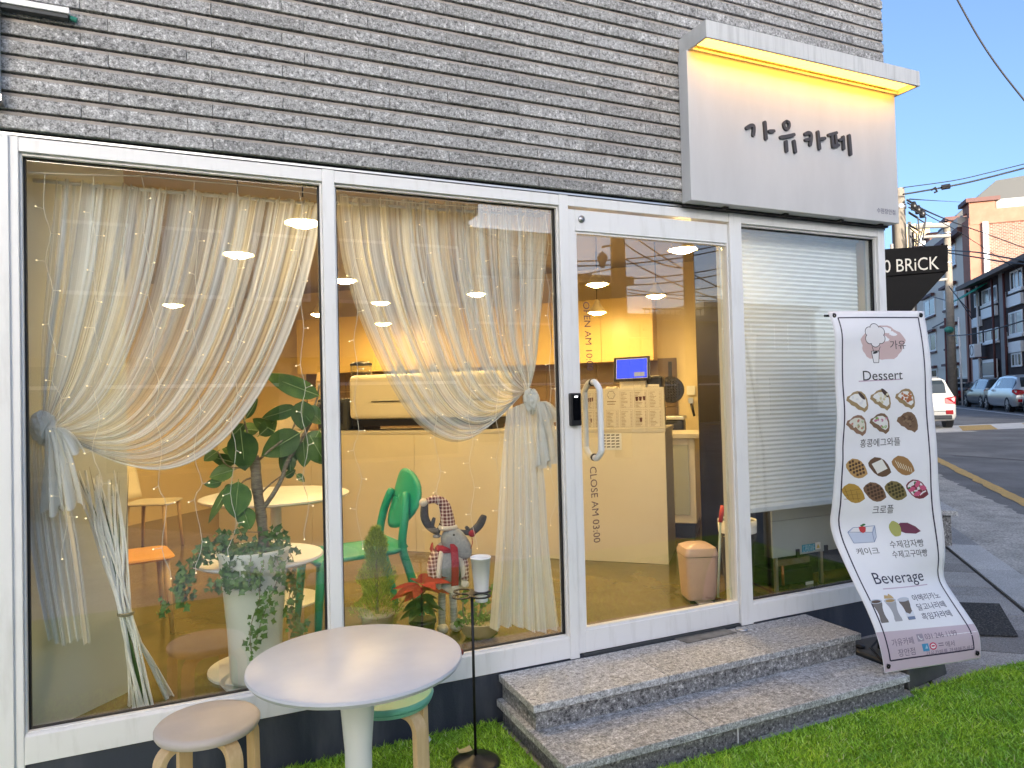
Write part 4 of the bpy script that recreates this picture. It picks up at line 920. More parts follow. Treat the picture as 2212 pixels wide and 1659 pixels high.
# ---- rubber fig in a tall white pot
pot = thing('tall_pot', 'tall tapered white glazed pot on a saucer behind the left window', 'pot', (0.205, 0.42, FZ))
pcx, pcy = 0.212, 0.425
MB().lathe([(0.0,0.012),(0.108,0.012),(0.114,0.03),(0.125,0.25),(0.142,0.45),(0.158,0.58),(0.166,0.615),(0.166,0.628),(0.152,0.628),(0.146,0.60),(0.135,0.50),(0.0,0.50)], (pcx,pcy,FZ+0.012), 48, (False,False)).build('pot_body', M['potwhite'], pot, smooth=True)
MB().lathe([(0.0,0.0),(0.140,0.0),(0.160,0.028),(0.156,0.030),(0.136,0.008),(0.0,0.008)], (pcx,pcy,FZ+0.001), 48, (False,False)).build('saucer', M['potwhite'], pot, smooth=True)
MB().lathe([(0.0,0.02),(0.06,0.018),(0.142,0.0)], (pcx,pcy,FZ+0.585), 32, (False,False)).build('soil', M['soil'], pot, smooth=True)
fig = thing('rubber_fig', 'broad leaved rubber fig growing from the tall white pot', 'plant', (pcx, pcy, FZ+0.6))
Yf = 0.42
def fp(x, y, dy=0.0): return at_y(x, y, Yf+dy)
MB().tube(crom([fp(572,1195), fp(565,1120), fp(556,1060), fp(552,1010), fp(548,985)], 5), [0.026,0.026,0.025,0.024,0.023]*4+[0.022], 12).build('trunk', M['bark'], fig, smooth=True)
for pts, r in (([(562,1105),(585,1075),(608,1035),(620,1000),(650,950),(675,905),(690,870)], 0.013), ([(552,1000),(580,975),(605,955),(630,930),(640,905)], 0.007), ([(550,995),(540,965),(533,930),(525,900)], 0.007), ([(560,1070),(585,1045),(612,1025)], 0.005), ([(548,1000),(520,1010),(490,1005),(470,975)], 0.005), ([(660,930),(672,900),(685,860),(690,830)], 0.007), ([(555,1030),(525,1040),(505,1075)], 0.005)):
    P = crom([fp(x, y, 0.03*math.sin(x*0.05)) for x, y in pts], 4); MB().tube(P, list(np.linspace(r, r*0.6, len(P))), 8).build('branch', M['bark'], fig, smooth=True)
# (base x, base y, tip x, tip y, width in picture units, depth offset, turn)
LV = [(690,855,570,810,46,0.00,0.5),(697,858,708,838,30,0.05,0.2),(640,880,568,905,34,0.03,0.5),(655,865,652,930,62,-0.05,0.1),(660,880,700,915,44,-0.02,0.3),(530,905,560,862,20,0.0,0.8),(527,915,500,945,24,0.03,0.6),
 (640,955,583,945,42,0.04,0.3),(648,935,565,985,60,-0.03,0.2),(540,985,480,965,40,0.06,0.4),(520,930,530,1018,62,-0.06,0.0),(470,975,440,995,40,-0.02,0.2),(510,1000,450,985,30,0.06,0.5),(505,1015,452,1030,40,0.0,0.3),(645,960,702,980,34,0.06,0.3),(672,945,705,1005,50,-0.05,0.2),
 (655,955,660,1010,40,0.02,0.4),(625,985,628,1020,32,0.0,0.2),(632,960,610,1020,42,0.05,0.4),(560,940,600,905,34,0.06,0.4),(640,1025,660,1040,20,0.0,0.5),(615,1030,640,1015,18,0.04,0.4),(515,1040,508,1120,60,-0.07,0.1),(525,1095,540,1145,52,-0.05,0.2),
 (505,1050,482,1060,24,0.02,0.3),(500,1045,445,1130,30,-0.02,0.9),(480,1040,442,1048,22,0.0,0.3),(560,930,505,925,36,0.08,0.4),(590,930,545,905,30,0.07,0.5),(690,930,660,985,44,0.03,0.5)]
for i, (x0, y0, x1, y1, wpx, dz, turn) in enumerate(LV):
    dd = 0.05*(random.random()-0.5)
    p, q = fp(x0, y0, dz), fp(x1, y1, dz+dd); ax = q-p; ln = np.linalg.norm(ax); ww = wpx*ln/max(math.hypot(x1-x0, y1-y0), 1)
    ww = min(ww*1.12, ln*0.82)
    side = np.cross(ax/ln, (0,-1,0)); up = np.array((0,-1.0,0.25))*math.cos(turn)+side*math.sin(turn)*(1 if i % 2 else -1)
    Mx = orient(ax, up, p)
    lo_ = leaf_geo(ln, ww, 0.06+0.1*random.random(), 0.14).xform(Mx).build('leaf', M['rubberleaf'], fig, smooth=True)
    MB().tube([(-0.012,0,0.0),(ln*0.3,0,0.0015-0.006*ln),(ln*0.6,0,0.0015-0.03*ln),(ln*0.93,0,0.001-0.085*ln)], [0.0028,0.0022,0.0016,0.0008], 5).xform(Mx).build('midrib', M['leafvein'], lo_)

# ---- ivy trailing over the pot
ivy = thing('trailing_ivy', 'trailing ivy spilling over the rim of the tall white pot', 'plant', (pcx, pcy, FZ+0.6))
def ivy_leaf(mb, p, s, ax, up):
    o = [(0,0),(0.28,-0.32),(0.42,-0.62),(0.58,-0.30),(1.0,0),(0.58,0.30),(0.42,0.62),(0.28,0.32)]
    Mx = orient(ax, up, p); mb.add([tuple(Mx @ Vector((x*s, y*s, 0.12*s*abs(y)))) for x, y in o], [(0,1,2,3,4),(0,4,5,6,7)])
rg = random.Random(21); ivm = MB()
vines = []
def yv(x, y, d): return at_y(x, y, 0.30+d)
for pts in ([(560,1190,0.05),(570,1215,-0.05),(562,1240,-0.06),(560,1300,-0.06),(548,1330,-0.06),(540,1370,-0.06),(545,1420,-0.06)], [(590,1195,0.0),(602,1220,-0.03),(600,1250,-0.05),(580,1300,-0.06),(565,1340,-0.06),(552,1390,-0.06)],
            [(540,1180,0.1),(490,1190,0.12),(440,1205,0.1),(405,1230,0.08),(395,1260,0.06),(375,1280,0.05)], [(530,1185,0.0),(500,1220,0.0),(480,1250,0.0),(460,1260,0.0)], [(520,1180,0.15),(470,1170,0.15),(430,1195,0.12),(410,1250,0.1),(400,1290,0.08),(360,1310,0.05)],
            [(610,1180,0.1),(632,1205,0.1),(636,1260,0.1),(630,1310,0.1),(640,1345,0.1),(655,1360,0.1)], [(600,1185,0.15),(628,1240,0.14),(622,1310,0.12)], [(560,1150,0.1),(500,1150,0.1),(470,1165,0.1),(440,1180,0.1)], [(570,1145,0.1),(590,1150,0.1),(605,1165,0.08)],
            [(480,1260,0.0),(500,1262,-0.05),(520,1258,-0.06),(545,1245,-0.06)], [(545,1185,-0.02),(540,1230,-0.06),(545,1260,-0.06)]):
    P = crom([yv(*q) for q in pts], 6); vines.append(P)
    MB().tube(P, 0.0022, 5).build('vine', M['bark'], ivy)
    dense = len(pts) < 7
    for p in P[2:]:
        for _ in range(3 if dense else 1):
            if rg.random() < (0.95 if dense else 0.8):
                q = p+np.array([rg.uniform(-0.035,0.035) if dense else rg.uniform(-0.014,0.014), rg.uniform(-0.03,0.02) if dense else rg.uniform(-0.012,0.004), rg.uniform(-0.03,0.03) if dense else rg.uniform(-0.012,0.012)])
                mb = MB(); ivy_leaf(mb, q, rg.uniform(0.020,0.036) if dense else rg.uniform(0.016,0.028), (rg.uniform(-1,1), rg.uniform(-0.6,0.2), rg.uniform(-1,0.3)), (rg.uniform(-0.6,0.6), -1, rg.uniform(-0.2,0.8)))
                ivm.v_last = None; ivm.add(mb.v, mb.f)
for _ in range(260):
    an = rg.uniform(0, 6.28); r_ = 0.15*rg.random()**0.5; p = np.array((pcx+r_*math.cos(an), pcy+r_*math.sin(an), FZ+0.615+rg.uniform(0,0.06)*(1-r_/0.2)))
    ivy_leaf(ivm, p, rg.uniform(0.018,0.034), (rg.uniform(-1,1), rg.uniform(-1,0.4), rg.uniform(-0.4,0.6)), (rg.uniform(-0.6,0.6), -0.8, rg.uniform(0.2,1)))
tag(ivm.build('ivy_leaves', M['ivy'], ivy), kind='stuff')

# ---- bundle of white sticks leaning on the pillar
sk = thing('stick_bundle', 'bundle of white painted sticks and grass leaning by the pillar', 'dried stems', (-0.25, 0.36, FZ)); rg = random.Random(4)
tie = at_y(272, 1325, 0.33)
for i in range(26):
    fan0, fan1 = rg.uniform(-1, 1), rg.uniform(-1, 1)
    foot = at_z(318+38*fan0*1.2+(12 if fan0 > 0.6 else 0), 1535-abs(fan0)*12-20*(fan0 > 0.4), FZ); foot[1] += rg.uniform(-0.02, 0.02)
    topx = 205+48*fan1; top_ = at_y(topx, 1075-60*rg.random(), 0.36+0.05*rg.random())
    c = tie+np.array((rg.uniform(-0.022,0.022), rg.uniform(-0.018,0.018), 0))
    MB().tube(crom([foot, (foot*0.45+c*0.55)+np.array((rg.uniform(-0.008,0.008),0,0)), c, c*0.5+top_*0.5+np.array((rg.uniform(-0.025,0.025),0,0.0)), top_], 4), 0.0050 if i % 3 else 0.0036, 6).build('stick', pm('white_stick%d' % (i % 2), (0.90,0.90,0.87) if i % 2 else (0.84,0.84,0.80), 0.5) if i < 2 else bpy.data.materials['white_stick%d' % (i % 2)], sk)
blade = pm('green_blade', (0.03,0.10,0.02), 0.4)
for i in range(9):
    top_ = at_y(165+14*i+rg.uniform(-8,8), 1005+40*rg.random(), 0.38); c = tie+np.array((rg.uniform(-0.02,0.01), 0.01, 0)); foot = at_z(300+rg.uniform(-10,30), 1530, FZ)
    MB().ribbon(crom([foot, c, c*0.5+top_*0.5+np.array((rg.uniform(-0.02,0.02),0,0.02)), top_], 4), [(0.006*(1-k/13), 0, 0) for k in range(13)], (0, 0.0006, 0)).build('grass_blade', blade if i % 2 else M['bark'], sk)
MB().lathe([(0.030,-0.008),(0.034,-0.004),(0.034,0.004),(0.030,0.008)], tuple(tie), 20, (False,False)).build('twine', pm('twine', (0.30,0.25,0.18), 0.9), sk)

# ---- green chair
gc = thing('green_chair', 'green plastic chair standing behind the middle window', 'chair', (0.95, 1.15, FZ))
gx, gy, gr = 0.865, 1.13, R(8)
GM = Matrix.Translation((gx, gy, FZ)) @ Matrix.Rotation(gr, 4, 'Z')
def gbuild(mb, nm, **k): return mb.xform(GM).build(nm, M['greenchair'], gc, **k)
def seatf(u, v):
    x, y = -0.34+0.55*u, -0.215+0.43*v
    rr = 1-0.10*abs(2*v-1)**3; return (x*1.0, y*(1-0.06*u)*1.0, 0.44-0.018*math.sin(math.pi*v)*math.sin(math.pi*u)+0.03*max(0,(u-0.85)/0.15)**2)
o = gbuild(MB().grid(seatf, 14, 12), 'seat', smooth=True); sm_ = o.modifiers.new('thick', 'SOLIDIFY'); sm_.thickness = 0.022
for sx, sy in ((-0.30,-0.19), (-0.30,0.19)):
    gbuild(MB().tube([(sx,sy,0.435),(sx-0.02,sy*1.06,0.2),(sx-0.035,sy*1.12,0.0)], [0.027,0.024,0.018], 8), 'leg', smooth=True)
for sy in (-0.185, 0.185):
    gbuild(MB().tube(crom([(0.30,sy*1.12,0.0),(0.235,sy*1.06,0.28),(0.19,sy*1.0,0.45),(0.215,sy*0.93,0.62),(0.25,sy*0.62,0.76)], 4), [0.019]+[0.026]*15+[0.022], 8), 'leg', smooth=True)
def backf(u, v):
    a = 2*math.pi*u; r = v; y, z = 0.205*r*math.cos(a), 0.18*r*math.sin(a); return (0.245+0.10*(z/0.165)*0.5-0.06*(1-(y/0.2)**2)*0.8+0.05, y, 0.72+z)
o = gbuild(MB().grid(backf, 28, 6), 'backrest', smooth=True); sm_ = o.modifiers.new('thick', 'SOLIDIFY'); sm_.thickness = 0.016

# ---- reindeer plush
rd = thing('reindeer_plush', 'standing grey reindeer plush in plaid hat and red scarf', 'plush toy', (1.268, 0.712, FZ))
rx, ry = 1.262, 0.712
def RP_(x, y): return at_y(x, y, ry)
def rpart(mb, nm, mt, par=None, **k): return mb.build(nm, mt, par or rd, smooth=True, **k)
bodyp = MB().lathe([(0.0,0.0),(0.055,0.008),(0.088,0.05),(0.095,0.10),(0.085,0.16),(0.06,0.215),(0.035,0.24),(0.0,0.245)], (rx+0.005, ry, 0.505), 24, (False,False)); bd_ = rpart(bodyp, 'body', M['felt'])
# coat open at the front
def coat(u, v):
    a = R(-50)+R(280)*u+R(-90+40); a = R(-90)+R(42)+R(276)*u; r = np.interp(v, [0,0.3,0.65,1], [0.104,0.110,0.098,0.058]); z = 0.52+0.19*v
    return (rx+0.005+r*math.cos(a), ry+r*math.sin(a), z)
o = rpart(MB().grid(coat, 24, 8), 'coat', M['plaid']); sm_ = o.modifiers.new('thick','SOLIDIFY'); sm_.thickness = 0.012
edge = [coat(0, v) for v in np.linspace(0,1,6)]; edge2 = [coat(1, v) for v in np.linspace(0,1,6)]
rpart(MB().tube(edge, 0.015, 8), 'fleece_trim', M['fleece'], o); rpart(MB().tube(edge2, 0.015, 8), 'fleece_trim', M['fleece'], o)
rpart(MB().tube([coat(u, -0.02) for u in np.linspace(0,1,14)], 0.018, 8), 'fleece_hem', M['fleece'], o)
rpart(MB().lathe([(0.0,-0.02),(0.06,-0.015),(0.10,0.0),(0.103,0.02),(0.07,0.03),(0.0,0.032)], (rx+0.002,ry,0.485), 20, (False,False)), 'fleece_skirt', M['fleece'])
for sx in (-0.085, 0.082):
    arm = MB().tube(crom([(rx+sx*0.75,ry-0.02,0.70),(rx+sx*1.15,ry-0.045,0.62),(rx+sx*1.02,ry-0.085,0.535)], 4), [0.024,0.027,0.028,0.028,0.028,0.027,0.025,0.024,0.022], 10); ao = rpart(arm, 'arm', M['plaid'])
    rpart(MB().ball((rx+sx*1.0,ry-0.09,0.515), (0.026,0.026,0.022), 12, 8), 'mitten', M['fleece'], ao)
head = MB()
def hf(u, v):
    th, phi = math.pi*v, 2*math.pi*u; x, y, z = math.sin(th)*math.cos(phi), math.sin(th)*math.sin(phi), math.cos(th)
    # snout swells forward and down to the right
    k = max(0, x*0.75-z*0.65); return (rx+0.036+0.068*x+0.040*k, ry-0.03+0.066*y*(1+0.25*k)-0.035*k, 0.765+0.070*z-0.055*k)
rpart(head.grid(hf, 28, 18), 'head', M['felt'])
hat = crom([(rx+0.012,ry-0.02,0.83),(rx+0.008,ry-0.018,0.90),(rx-0.008,ry-0.015,0.965),(rx-0.055,ry-0.012,0.998),(rx-0.105,ry-0.012,0.990)], 5)
ho = rpart(MB().tube(hat, list(np.linspace(0.046,0.017,len(hat))), 14), 'hat', M['plaid'])
rpart(MB().ball((rx-0.128,ry-0.012,0.985), 0.024, 14, 10), 'pompom', M['fleece'], ho)
rpart(MB().lathe([(0.040,-0.014),(0.053,-0.008),(0.056,0.004),(0.050,0.014),(0.038,0.016)], (rx+0.012,ry-0.02,0.832), 20, (False,False)), 'hat_band', M['fleece'], ho)
for pts, tine in (([(948,1152),(930,1140),(918,1120),(917,1095),(920,1085)], ([(932,1142),(936,1125),(938,1118)], [(944,1150),(951,1138),(952,1130)])), ([(1003,1150),(1020,1148),(1035,1135),(1043,1120),(1046,1112)], ([(1004,1150),(996,1148),(992,1146)], [(1014,1150),(1010,1142),(1006,1138)]))):
    P = crom([RP_(*q) for q in pts], 4); mb = MB().tube(P, [0.015+0.009*math.sin(math.pi*i/(len(P)-1)) for i in range(len(P)-1)]+[0.008], 10)
    for tn in tine: q = crom([RP_(*t_) for t_ in tn], 3); mb.tube(q, list(np.linspace(0.015,0.009,len(q))), 8)
    rpart(mb, 'antler', M['darkfelt'])
for (x, y) in ((944,1158),):
    p = RP_(x, y); rpart(MB().ball(p, (0.026,0.010,0.012), 10, 8), 'ear', M['felt'])
p = RP_(1008,1147); p[1] -= 0.09; rpart(MB().ball(p, 0.020, 14, 10), 'nose', M['redfelt'])
p = RP_(970,1150); p[1] -= 0.086; rpart(MB().ball(p, 0.0065, 8, 6), 'eye', M['black'])
q0, q1 = RP_(1007,1155), RP_(1004,1178); q0[1] -= 0.095; q1[1] -= 0.10; rpart(MB().tube([q0, (q0+q1)/2+np.array((0.004,-0.008,0)), q1], 0.0022, 6), 'mouth_stitch', M['redfelt'])
rpart(MB().lathe([(0.044,-0.022),(0.064,-0.014),(0.068,0.004),(0.054,0.02),(0.036,0.024)], (rx+0.004,ry-0.01,0.712), 22, (False,False)), 'scarf_wrap', M['redfelt'])
sc0, sc1 = RP_(969,1172), RP_(968,1255); sc0[1] = sc1[1] = ry-0.118
sf = MB().ribbon(crom([sc0+np.array((0,0.03,0.01)), sc0*0.6+sc1*0.4, sc1], 5), (0.021,0,0), (0,0.005,0)).build('scarf_tail', M['redfelt'], rd, bevel=0.003)
fr_ = MB()
for i in range(9): fr_.tube([sc1+np.array((-0.019+0.0048*i,0,0.0)), sc1+np.array((-0.024+0.006*i,-0.004,-0.05-0.008*(i%3)))], [0.0035,0.0015], 5)
tag(fr_.build('fringe', M['fleece'], sf), kind='stuff')
sn = MB(); c0 = sc0*0.45+sc1*0.55
for k in range(4): a = k*math.pi/4; sn.obox(c0+np.array((0,-0.0058,0)), (0.014*math.cos(a),0,0.014*math.sin(a)), (0,0.0006,0), (-0.0012*math.sin(a),0,0.0012*math.cos(a)))
sn.build('snowflake', M['fleece'], sf)
for sx in (-0.030, 0.034):
    stripes = pm('striped_stocking', (0.32,0.34,0.38), 0.95, c2=(0.55,0.56,0.58), vs=20, lo=0.45, hi=0.55, stretch=(0.1,0.1,3)) if sx < 0 else bpy.data.materials['striped_stocking']
    lg = rpart(MB().tube([(rx+sx,ry-0.01,0.48),(rx+sx*1.1,ry-0.015,0.36),(rx+sx*1.15,ry-0.01,FZ+0.03)], [0.022,0.021,0.021], 12), 'leg', stripes)
    rpart(MB().ball((rx+sx*1.2,ry-0.03,FZ+0.027), (0.032,0.05,0.027), 14, 8), 'boot', M['fleece'], lg)
tail_ = [RP_(940,1195)+np.array((-0.01,-0.03,0)), RP_(932,1185), RP_(934,1172)]; rpart(MB().tube(tail_, [0.014,0.012,0.004], 8), 'scarf_knot_end', M['redfelt'])

# ---- small cypress, poinsettia, jade plant
cyx, cyy = 0.872, 0.76
cp = thing('lemon_cypress', 'small lemon cypress in a pot in the middle window', 'plant', (cyx, cyy, FZ))
MB().lathe([(0.0,0.0),(0.075,0.0),(0.09,0.13),(0.098,0.135),(0.098,0.15),(0.0,0.14)], (cyx,cyy,FZ+0.001), 28, (False,False)).build('pot', M['terr'], cp, smooth=True)
MB().tube([(cyx,cyy,FZ+0.13),(cyx,cyy,FZ+0.50)], [0.010,0.004], 8).build('stem', M['bark'], cp)
fo = MB(); rg = random.Random(3)
for i in range(3400):
    h = rg.random()**0.9; z = FZ+0.14+0.47*h; rmax = 0.145*(1-h)**0.62*(0.75+0.25*math.sin(h*16+1))+0.008; a = rg.uniform(0, 6.28); r_ = rmax*rg.random()**0.45
    p = np.array((cyx+r_*math.cos(a), cyy+r_*math.sin(a), z)); dr_ = np.array((math.cos(a)*0.55+rg.uniform(-0.3,0.3), math.sin(a)*0.55+rg.uniform(-0.3,0.3), 0.9)); dr_ /= np.linalg.norm(dr_); ln = rg.uniform(0.018,0.042)
    sd_ = np.cross(dr_, (rg.uniform(-1,1),rg.uniform(-1,1),0.2)); sd_ /= np.linalg.norm(sd_); w_ = 0.0022
    fo.add([p-sd_*w_, p+sd_*w_, p+dr_*ln], [(0,1,2)])
    for s_ in (-1, 1): q = p+dr_*ln*0.45; fo.add([q, q+dr_*0.003, q+(dr_*0.7+sd_*s_*0.7)*ln*0.5], [(0,1,2)])
tag(fo.build('foliage', M['cypress'], cp), kind='stuff')
px_, py_ = 1.085, 0.60
po = thing('poinsettia', 'red poinsettia with dark leaves in the middle window', 'plant', (px_, py_, FZ))
MB().lathe([(0.0,0.0),(0.055,0.0),(0.070,0.10),(0.076,0.105),(0.076,0.12),(0.0,0.11)], (px_,py_,FZ+0.001), 24, (False,False)).build('pot', M['black'], po, smooth=True)
MB().tube([(px_,py_,FZ+0.10),(px_,py_,FZ+0.29)], 0.006, 8).build('stem', M['bark'], po)
rg = random.Random(11)
for i in range(17):
    a = i*2.399; el = 0.15+0.5*(i % 3)/3; ln = rg.uniform(0.125,0.18) if i < 13 else 0.07
    b_ = (px_+0.008*math.cos(a), py_+0.008*math.sin(a), FZ+0.285+0.015*(i % 3)); ax = (math.cos(a), math.sin(a)*0.8-0.15, el-0.2+0.25*(i > 12))
    leaf_geo(ln, ln*0.46, 0.25, 0.2).xform(orient(ax, (0,-0.25,1), b_)).build('bract', M['bract'], po, smooth=True)
for i in range(16):
    a = i*2.399+0.5; ln = rg.uniform(0.09,0.13); b_ = (px_+0.008*math.cos(a), py_+0.008*math.sin(a), FZ+0.17+0.006*i)
    leaf_geo(ln, ln*0.52, 0.35, 0.15).xform(orient((math.cos(a), math.sin(a)-0.2, -0.05), (0,-0.3,1), b_)).build('leaf', M['darkleaf'], po, smooth=True)
jx, jy = 1.395, 0.53
jd = thing('jade_plant', 'leggy jade plant in a buff bowl behind the cup stand', 'plant', (jx, jy, FZ))
MB().lathe([(0.0,0.0),(0.07,0.0),(0.10,0.03),(0.116,0.085),(0.120,0.09),(0.116,0.094),(0.108,0.088),(0.0,0.075)], (jx,jy,FZ+0.001), 36, (False,False)).build('bowl', M['terr'], jd, smooth=True)
rg = random.Random(6)
stems = [[(1010,1352),(1000,1320),(1003,1290),(1010,1280)], [(1022,1352),(1040,1315),(1050,1295),(1060,1268),(1075,1265)], [(1030,1352),(1065,1330),(1085,1310),(1095,1290)], [(1035,1355),(1080,1342),(1105,1325),(1118,1300),(1125,1292)], [(1000,1350),(990,1345),(985,1340)], [(1018,1350),(1025,1330),(1020,1300)], [(1045,1352),(1060,1362),(1068,1372)], [(1028,1350),(1070,1310),(1097,1282),(1102,1276)]]
for k, s_ in enumerate(stems):
    P = crom([at_y(x, y, jy-0.04+0.02*(k % 3)) for x, y in s_], 4); MB().tube(P, list(np.linspace(0.0055,0.003,len(P))), 7).build('stem', M['bark'], jd)
    for p in P[2:]:
        for _ in range(2):
            if rg.random() < 0.8:
                a = rg.uniform(0, 6.28); ln = rg.uniform(0.022,0.036)
                leaf_geo(ln, ln*0.72, 0.1, -0.1, 5, 2).xform(orient((math.cos(a), -0.5*rg.random(), math.sin(a)*0.8), (0,-1,0.4), p)).build('leaf', M['jade'], jd, smooth=True)
gcv = MB()
for _ in range(260):
    a = rg.uniform(0, 6.28); r_ = 0.10*rg.random()**0.5; ivy_leaf(gcv, np.array((jx+r_*math.cos(a), jy+r_*math.sin(a), FZ+0.085+rg.uniform(0,0.045))), rg.uniform(0.010,0.018), (rg.uniform(-1,1), rg.uniform(-1,1), 0.3), (0,-0.6,1))
tag(gcv.build('ground_cover', M['jade'], jd), kind='stuff')
# ================================================================== inside the cafe
CB0, CB1, CZ = 3.232, 3.86, 1.30
def az(px, py, b): P = at_b(px, py, b); return a_of(P), float(P[2])
ct = thing('bar_counter', 'long beige bar counter facing the window', 'counter', AB(-0.6, 3.55, FZ))
MB().abox(-2.78, 1.505, CB0+0.03, CB1-0.02, FZ, CZ-0.03).build('carcass', M['counter'], ct)
xs = [-2.78, -1.72, -0.66, 0.42, 1.51]
for a0, a1 in zip(xs, xs[1:]): MB().abox(a0+0.002, a1-0.002, CB0, CB0+0.0295, FZ+0.002, CZ-0.031).build('front_panel', M['counter'], ct)
MB().abox(-2.79, 1.515, CB0-0.005, CB1, CZ-0.030, CZ).build('worktop', M['worktop'], ct, bevel=0.003)
# back wall: tiles, cabinets, back worktop
tw_ = thing('tiled_splashback', 'brown tiled splashback under the wall cabinets', 'tiles', AB(-1.0, 5.59, 1.2))
for i in range(16):
    for j in range(3):
        a0 = -3.4+i*0.30; z0 = 1.16+j*0.27
        MB().abox(a0+0.003, a0+0.297, 5.582, 5.598, z0+0.003, z0+0.267).build('wall_tile', M['tile'], tw_)
cb = thing('wall_cabinets', 'row of yellow wall cabinets above the bar', 'cabinet', AB(-1.0, 5.4, 1.93))
MB().abox(-3.3, 1.19, 5.27, 5.598, 1.945, 2.62).build('carcass', M['cabinet'], cb)
for i in range(8): MB().abox(-3.3+0.561*i+0.004, -3.3+0.561*(i+1)-0.004, 5.25, 5.2695, 1.935, 2.625).build('cabinet_door', M['cabinet'], cb, bevel=0.002)
bw = thing('back_worktop', 'pale back worktop with cupboards under the splashback', 'counter', AB(-1.0, 5.2, FZ))
MB().abox(-3.4, 1.62, 4.98, 5.58, FZ, 1.09).build('carcass', M['counter'], bw)
MB().abox(-3.4, 1.63, 4.95, 5.581, 1.0905, 1.13).build('worktop', M['worktop'], bw)
uf = thing('undercounter_fridge', 'pale undercounter fridge with notices past the counter end', 'fridge', AB(1.4, 4.6, FZ))
MB().abox(1.05, 1.66, 4.25, 4.93, FZ+0.14, 1.16).build('fridge_body', M['creammachine'], uf, bevel=0.008)
MB().abox(1.08, 1.64, 4.28, 4.9, FZ, FZ+0.139).build('kick_plate', M['black'], uf)
MB().abox(1.10, 1.60, 4.235, 4.2495, FZ+0.22, 1.10).build('fridge_door', pm('pale_green_panel', (0.40,0.42,0.36), 0.4), uf)
MB().abox(1.20, 1.42, 4.230, 4.2345, 0.70, 0.98).build('notice', M['paper'], uf)
MB().abox(0.9, 1.70, 4.19, 4.95, 1.162, 1.20).build('fridge_worktop', M['worktop'], uf)

# espresso machine
a0, _ = az(772, 900, 3.5); a1, _ = az(1088, 900, 3.5); _, zt = az(930, 806, 3.5)
em = thing('espresso_machine', 'large cream espresso machine on the bar', 'coffee machine', AB((a0+a1)/2, 3.5, CZ))
MB().abox(a0, a1, 3.34, 3.80, CZ+0.10, zt).build('machine_body', M['creammachine'], em, bevel=0.05, seg=4)
MB().abox(a0+0.03, a1-0.03, 3.36, 3.78, CZ+0.04, CZ+0.0995).build('drip_tray', M['blackmetal'], em)
MB().abox(a0+0.25, a1-0.06, 3.329, 3.3385, CZ+0.26, CZ+0.268).build('trim_line', M['blackmetal'], em)
for a in (a0+0.1, a1-0.1): MB().abox(a-0.03, a+0.03, 3.4, 3.7, CZ+0.001, CZ+0.0395).build('foot', M['black'], em)
rg = random.Random(2)
for i in range(5):
    a = a0+0.45+i*0.17; p = AB(a, 3.52+0.05*(i % 2), zt+0.001)
    g = thing('glass_cup', ['clear glass tumbler first on the espresso machine', 'clear glass tumbler second on the espresso machine', 'clear glass tumbler in the middle on the espresso machine', 'clear glass tumbler fourth on the espresso machine', 'clear glass tumbler last on the espresso machine'][i], 'cup', p, 'glasses on the espresso machine')
    MB().lathe([(0.0,0.0),(0.028,0.0),(0.036,0.085),(0.034,0.085),(0.026,0.005),(0.0,0.005)], p, 18, (False,False)).build('glass', M['clearglass'] if i % 2 else M['darkgrey'], g, smooth=True)
# grinder
a, zt2 = az(780, 785, 3.55); p = AB(a, 3.55, CZ)
gr_ = thing('coffee_grinder', 'black coffee grinder with clear hopper left of the espresso machine', 'grinder', p)
MB().lathe([(0.0,0.001),(0.09,0.001),(0.085,0.22),(0.06,0.27),(0.06,0.33),(0.0,0.33)], p, 24, (False,False)).build('grinder_body', M['black'], gr_, smooth=True)
MB().lathe([(0.055,0.331),(0.10,0.42),(0.10,zt2-CZ-0.02),(0.097,zt2-CZ-0.02),(0.097,0.42),(0.05,0.335)], p, 24, (False,False)).build('hopper', M['clearglass'], gr_, smooth=True)
MB().lathe([(0.0,zt2-CZ+0.02),(0.07,zt2-CZ+0.012),(0.105,zt2-CZ-0.004),(0.105,zt2-CZ-0.0195),(0.0,zt2-CZ-0.0195)], p, 24, (False,False)).build('hopper_lid', M['black'], gr_, smooth=True)
a, _ = az(750, 860, 3.45); tv = thing('toaster_oven', 'dark toaster oven at the left of the bar machines', 'oven', AB(a, 3.6, CZ))
MB().abox(a-0.30, a+0.03, 3.40, 3.75, CZ+0.002, CZ+0.30).build('oven_body', M['darkgrey'], tv, bevel=0.02); MB().abox(a-0.27, a-0.02, 3.392, 3.3995, CZ+0.06, CZ+0.26).build('oven_window', M['black'], tv)
# left end of the bar: cup stacks, boxes, jars
stack_l = ['tall stack of kraft paper cups beside the fig leaves', 'shorter stack of kraft paper cups on the bar', 'low stack of cream lids on the bar']
for i, (px, hh, rr, mt) in enumerate(((694, 0.50, 0.045, M['birch']), (676, 0.36, 0.045, M['birch']), (640, 0.16, 0.05, M['creammachine']))):
    a, _ = az(px, 930, 3.5); p = AB(a, 3.5, CZ); cu = thing('cup_stack', stack_l[i], 'cups', p, 'stacks on the bar end')
    prof = [(0.0,0.001),(rr*0.9,0.001)]
    for k in range(int(hh/0.03)): prof += [(rr*0.97,0.03*k+0.02),(rr*1.06,0.03*k+0.024),(rr*0.92,0.03*k+0.031)]
    prof += [(rr*0.6, hh+0.06), (0.0, hh+0.06)]
    MB().lathe(prof, p, 20, (False,False)).build('cups', mt, cu, smooth=True)
bx_l = ['cream carton at the left end of the bar', 'larger cream carton behind the fig leaves', 'pale ribbed organiser box on the bar', 'small cream tin near the cup stacks']
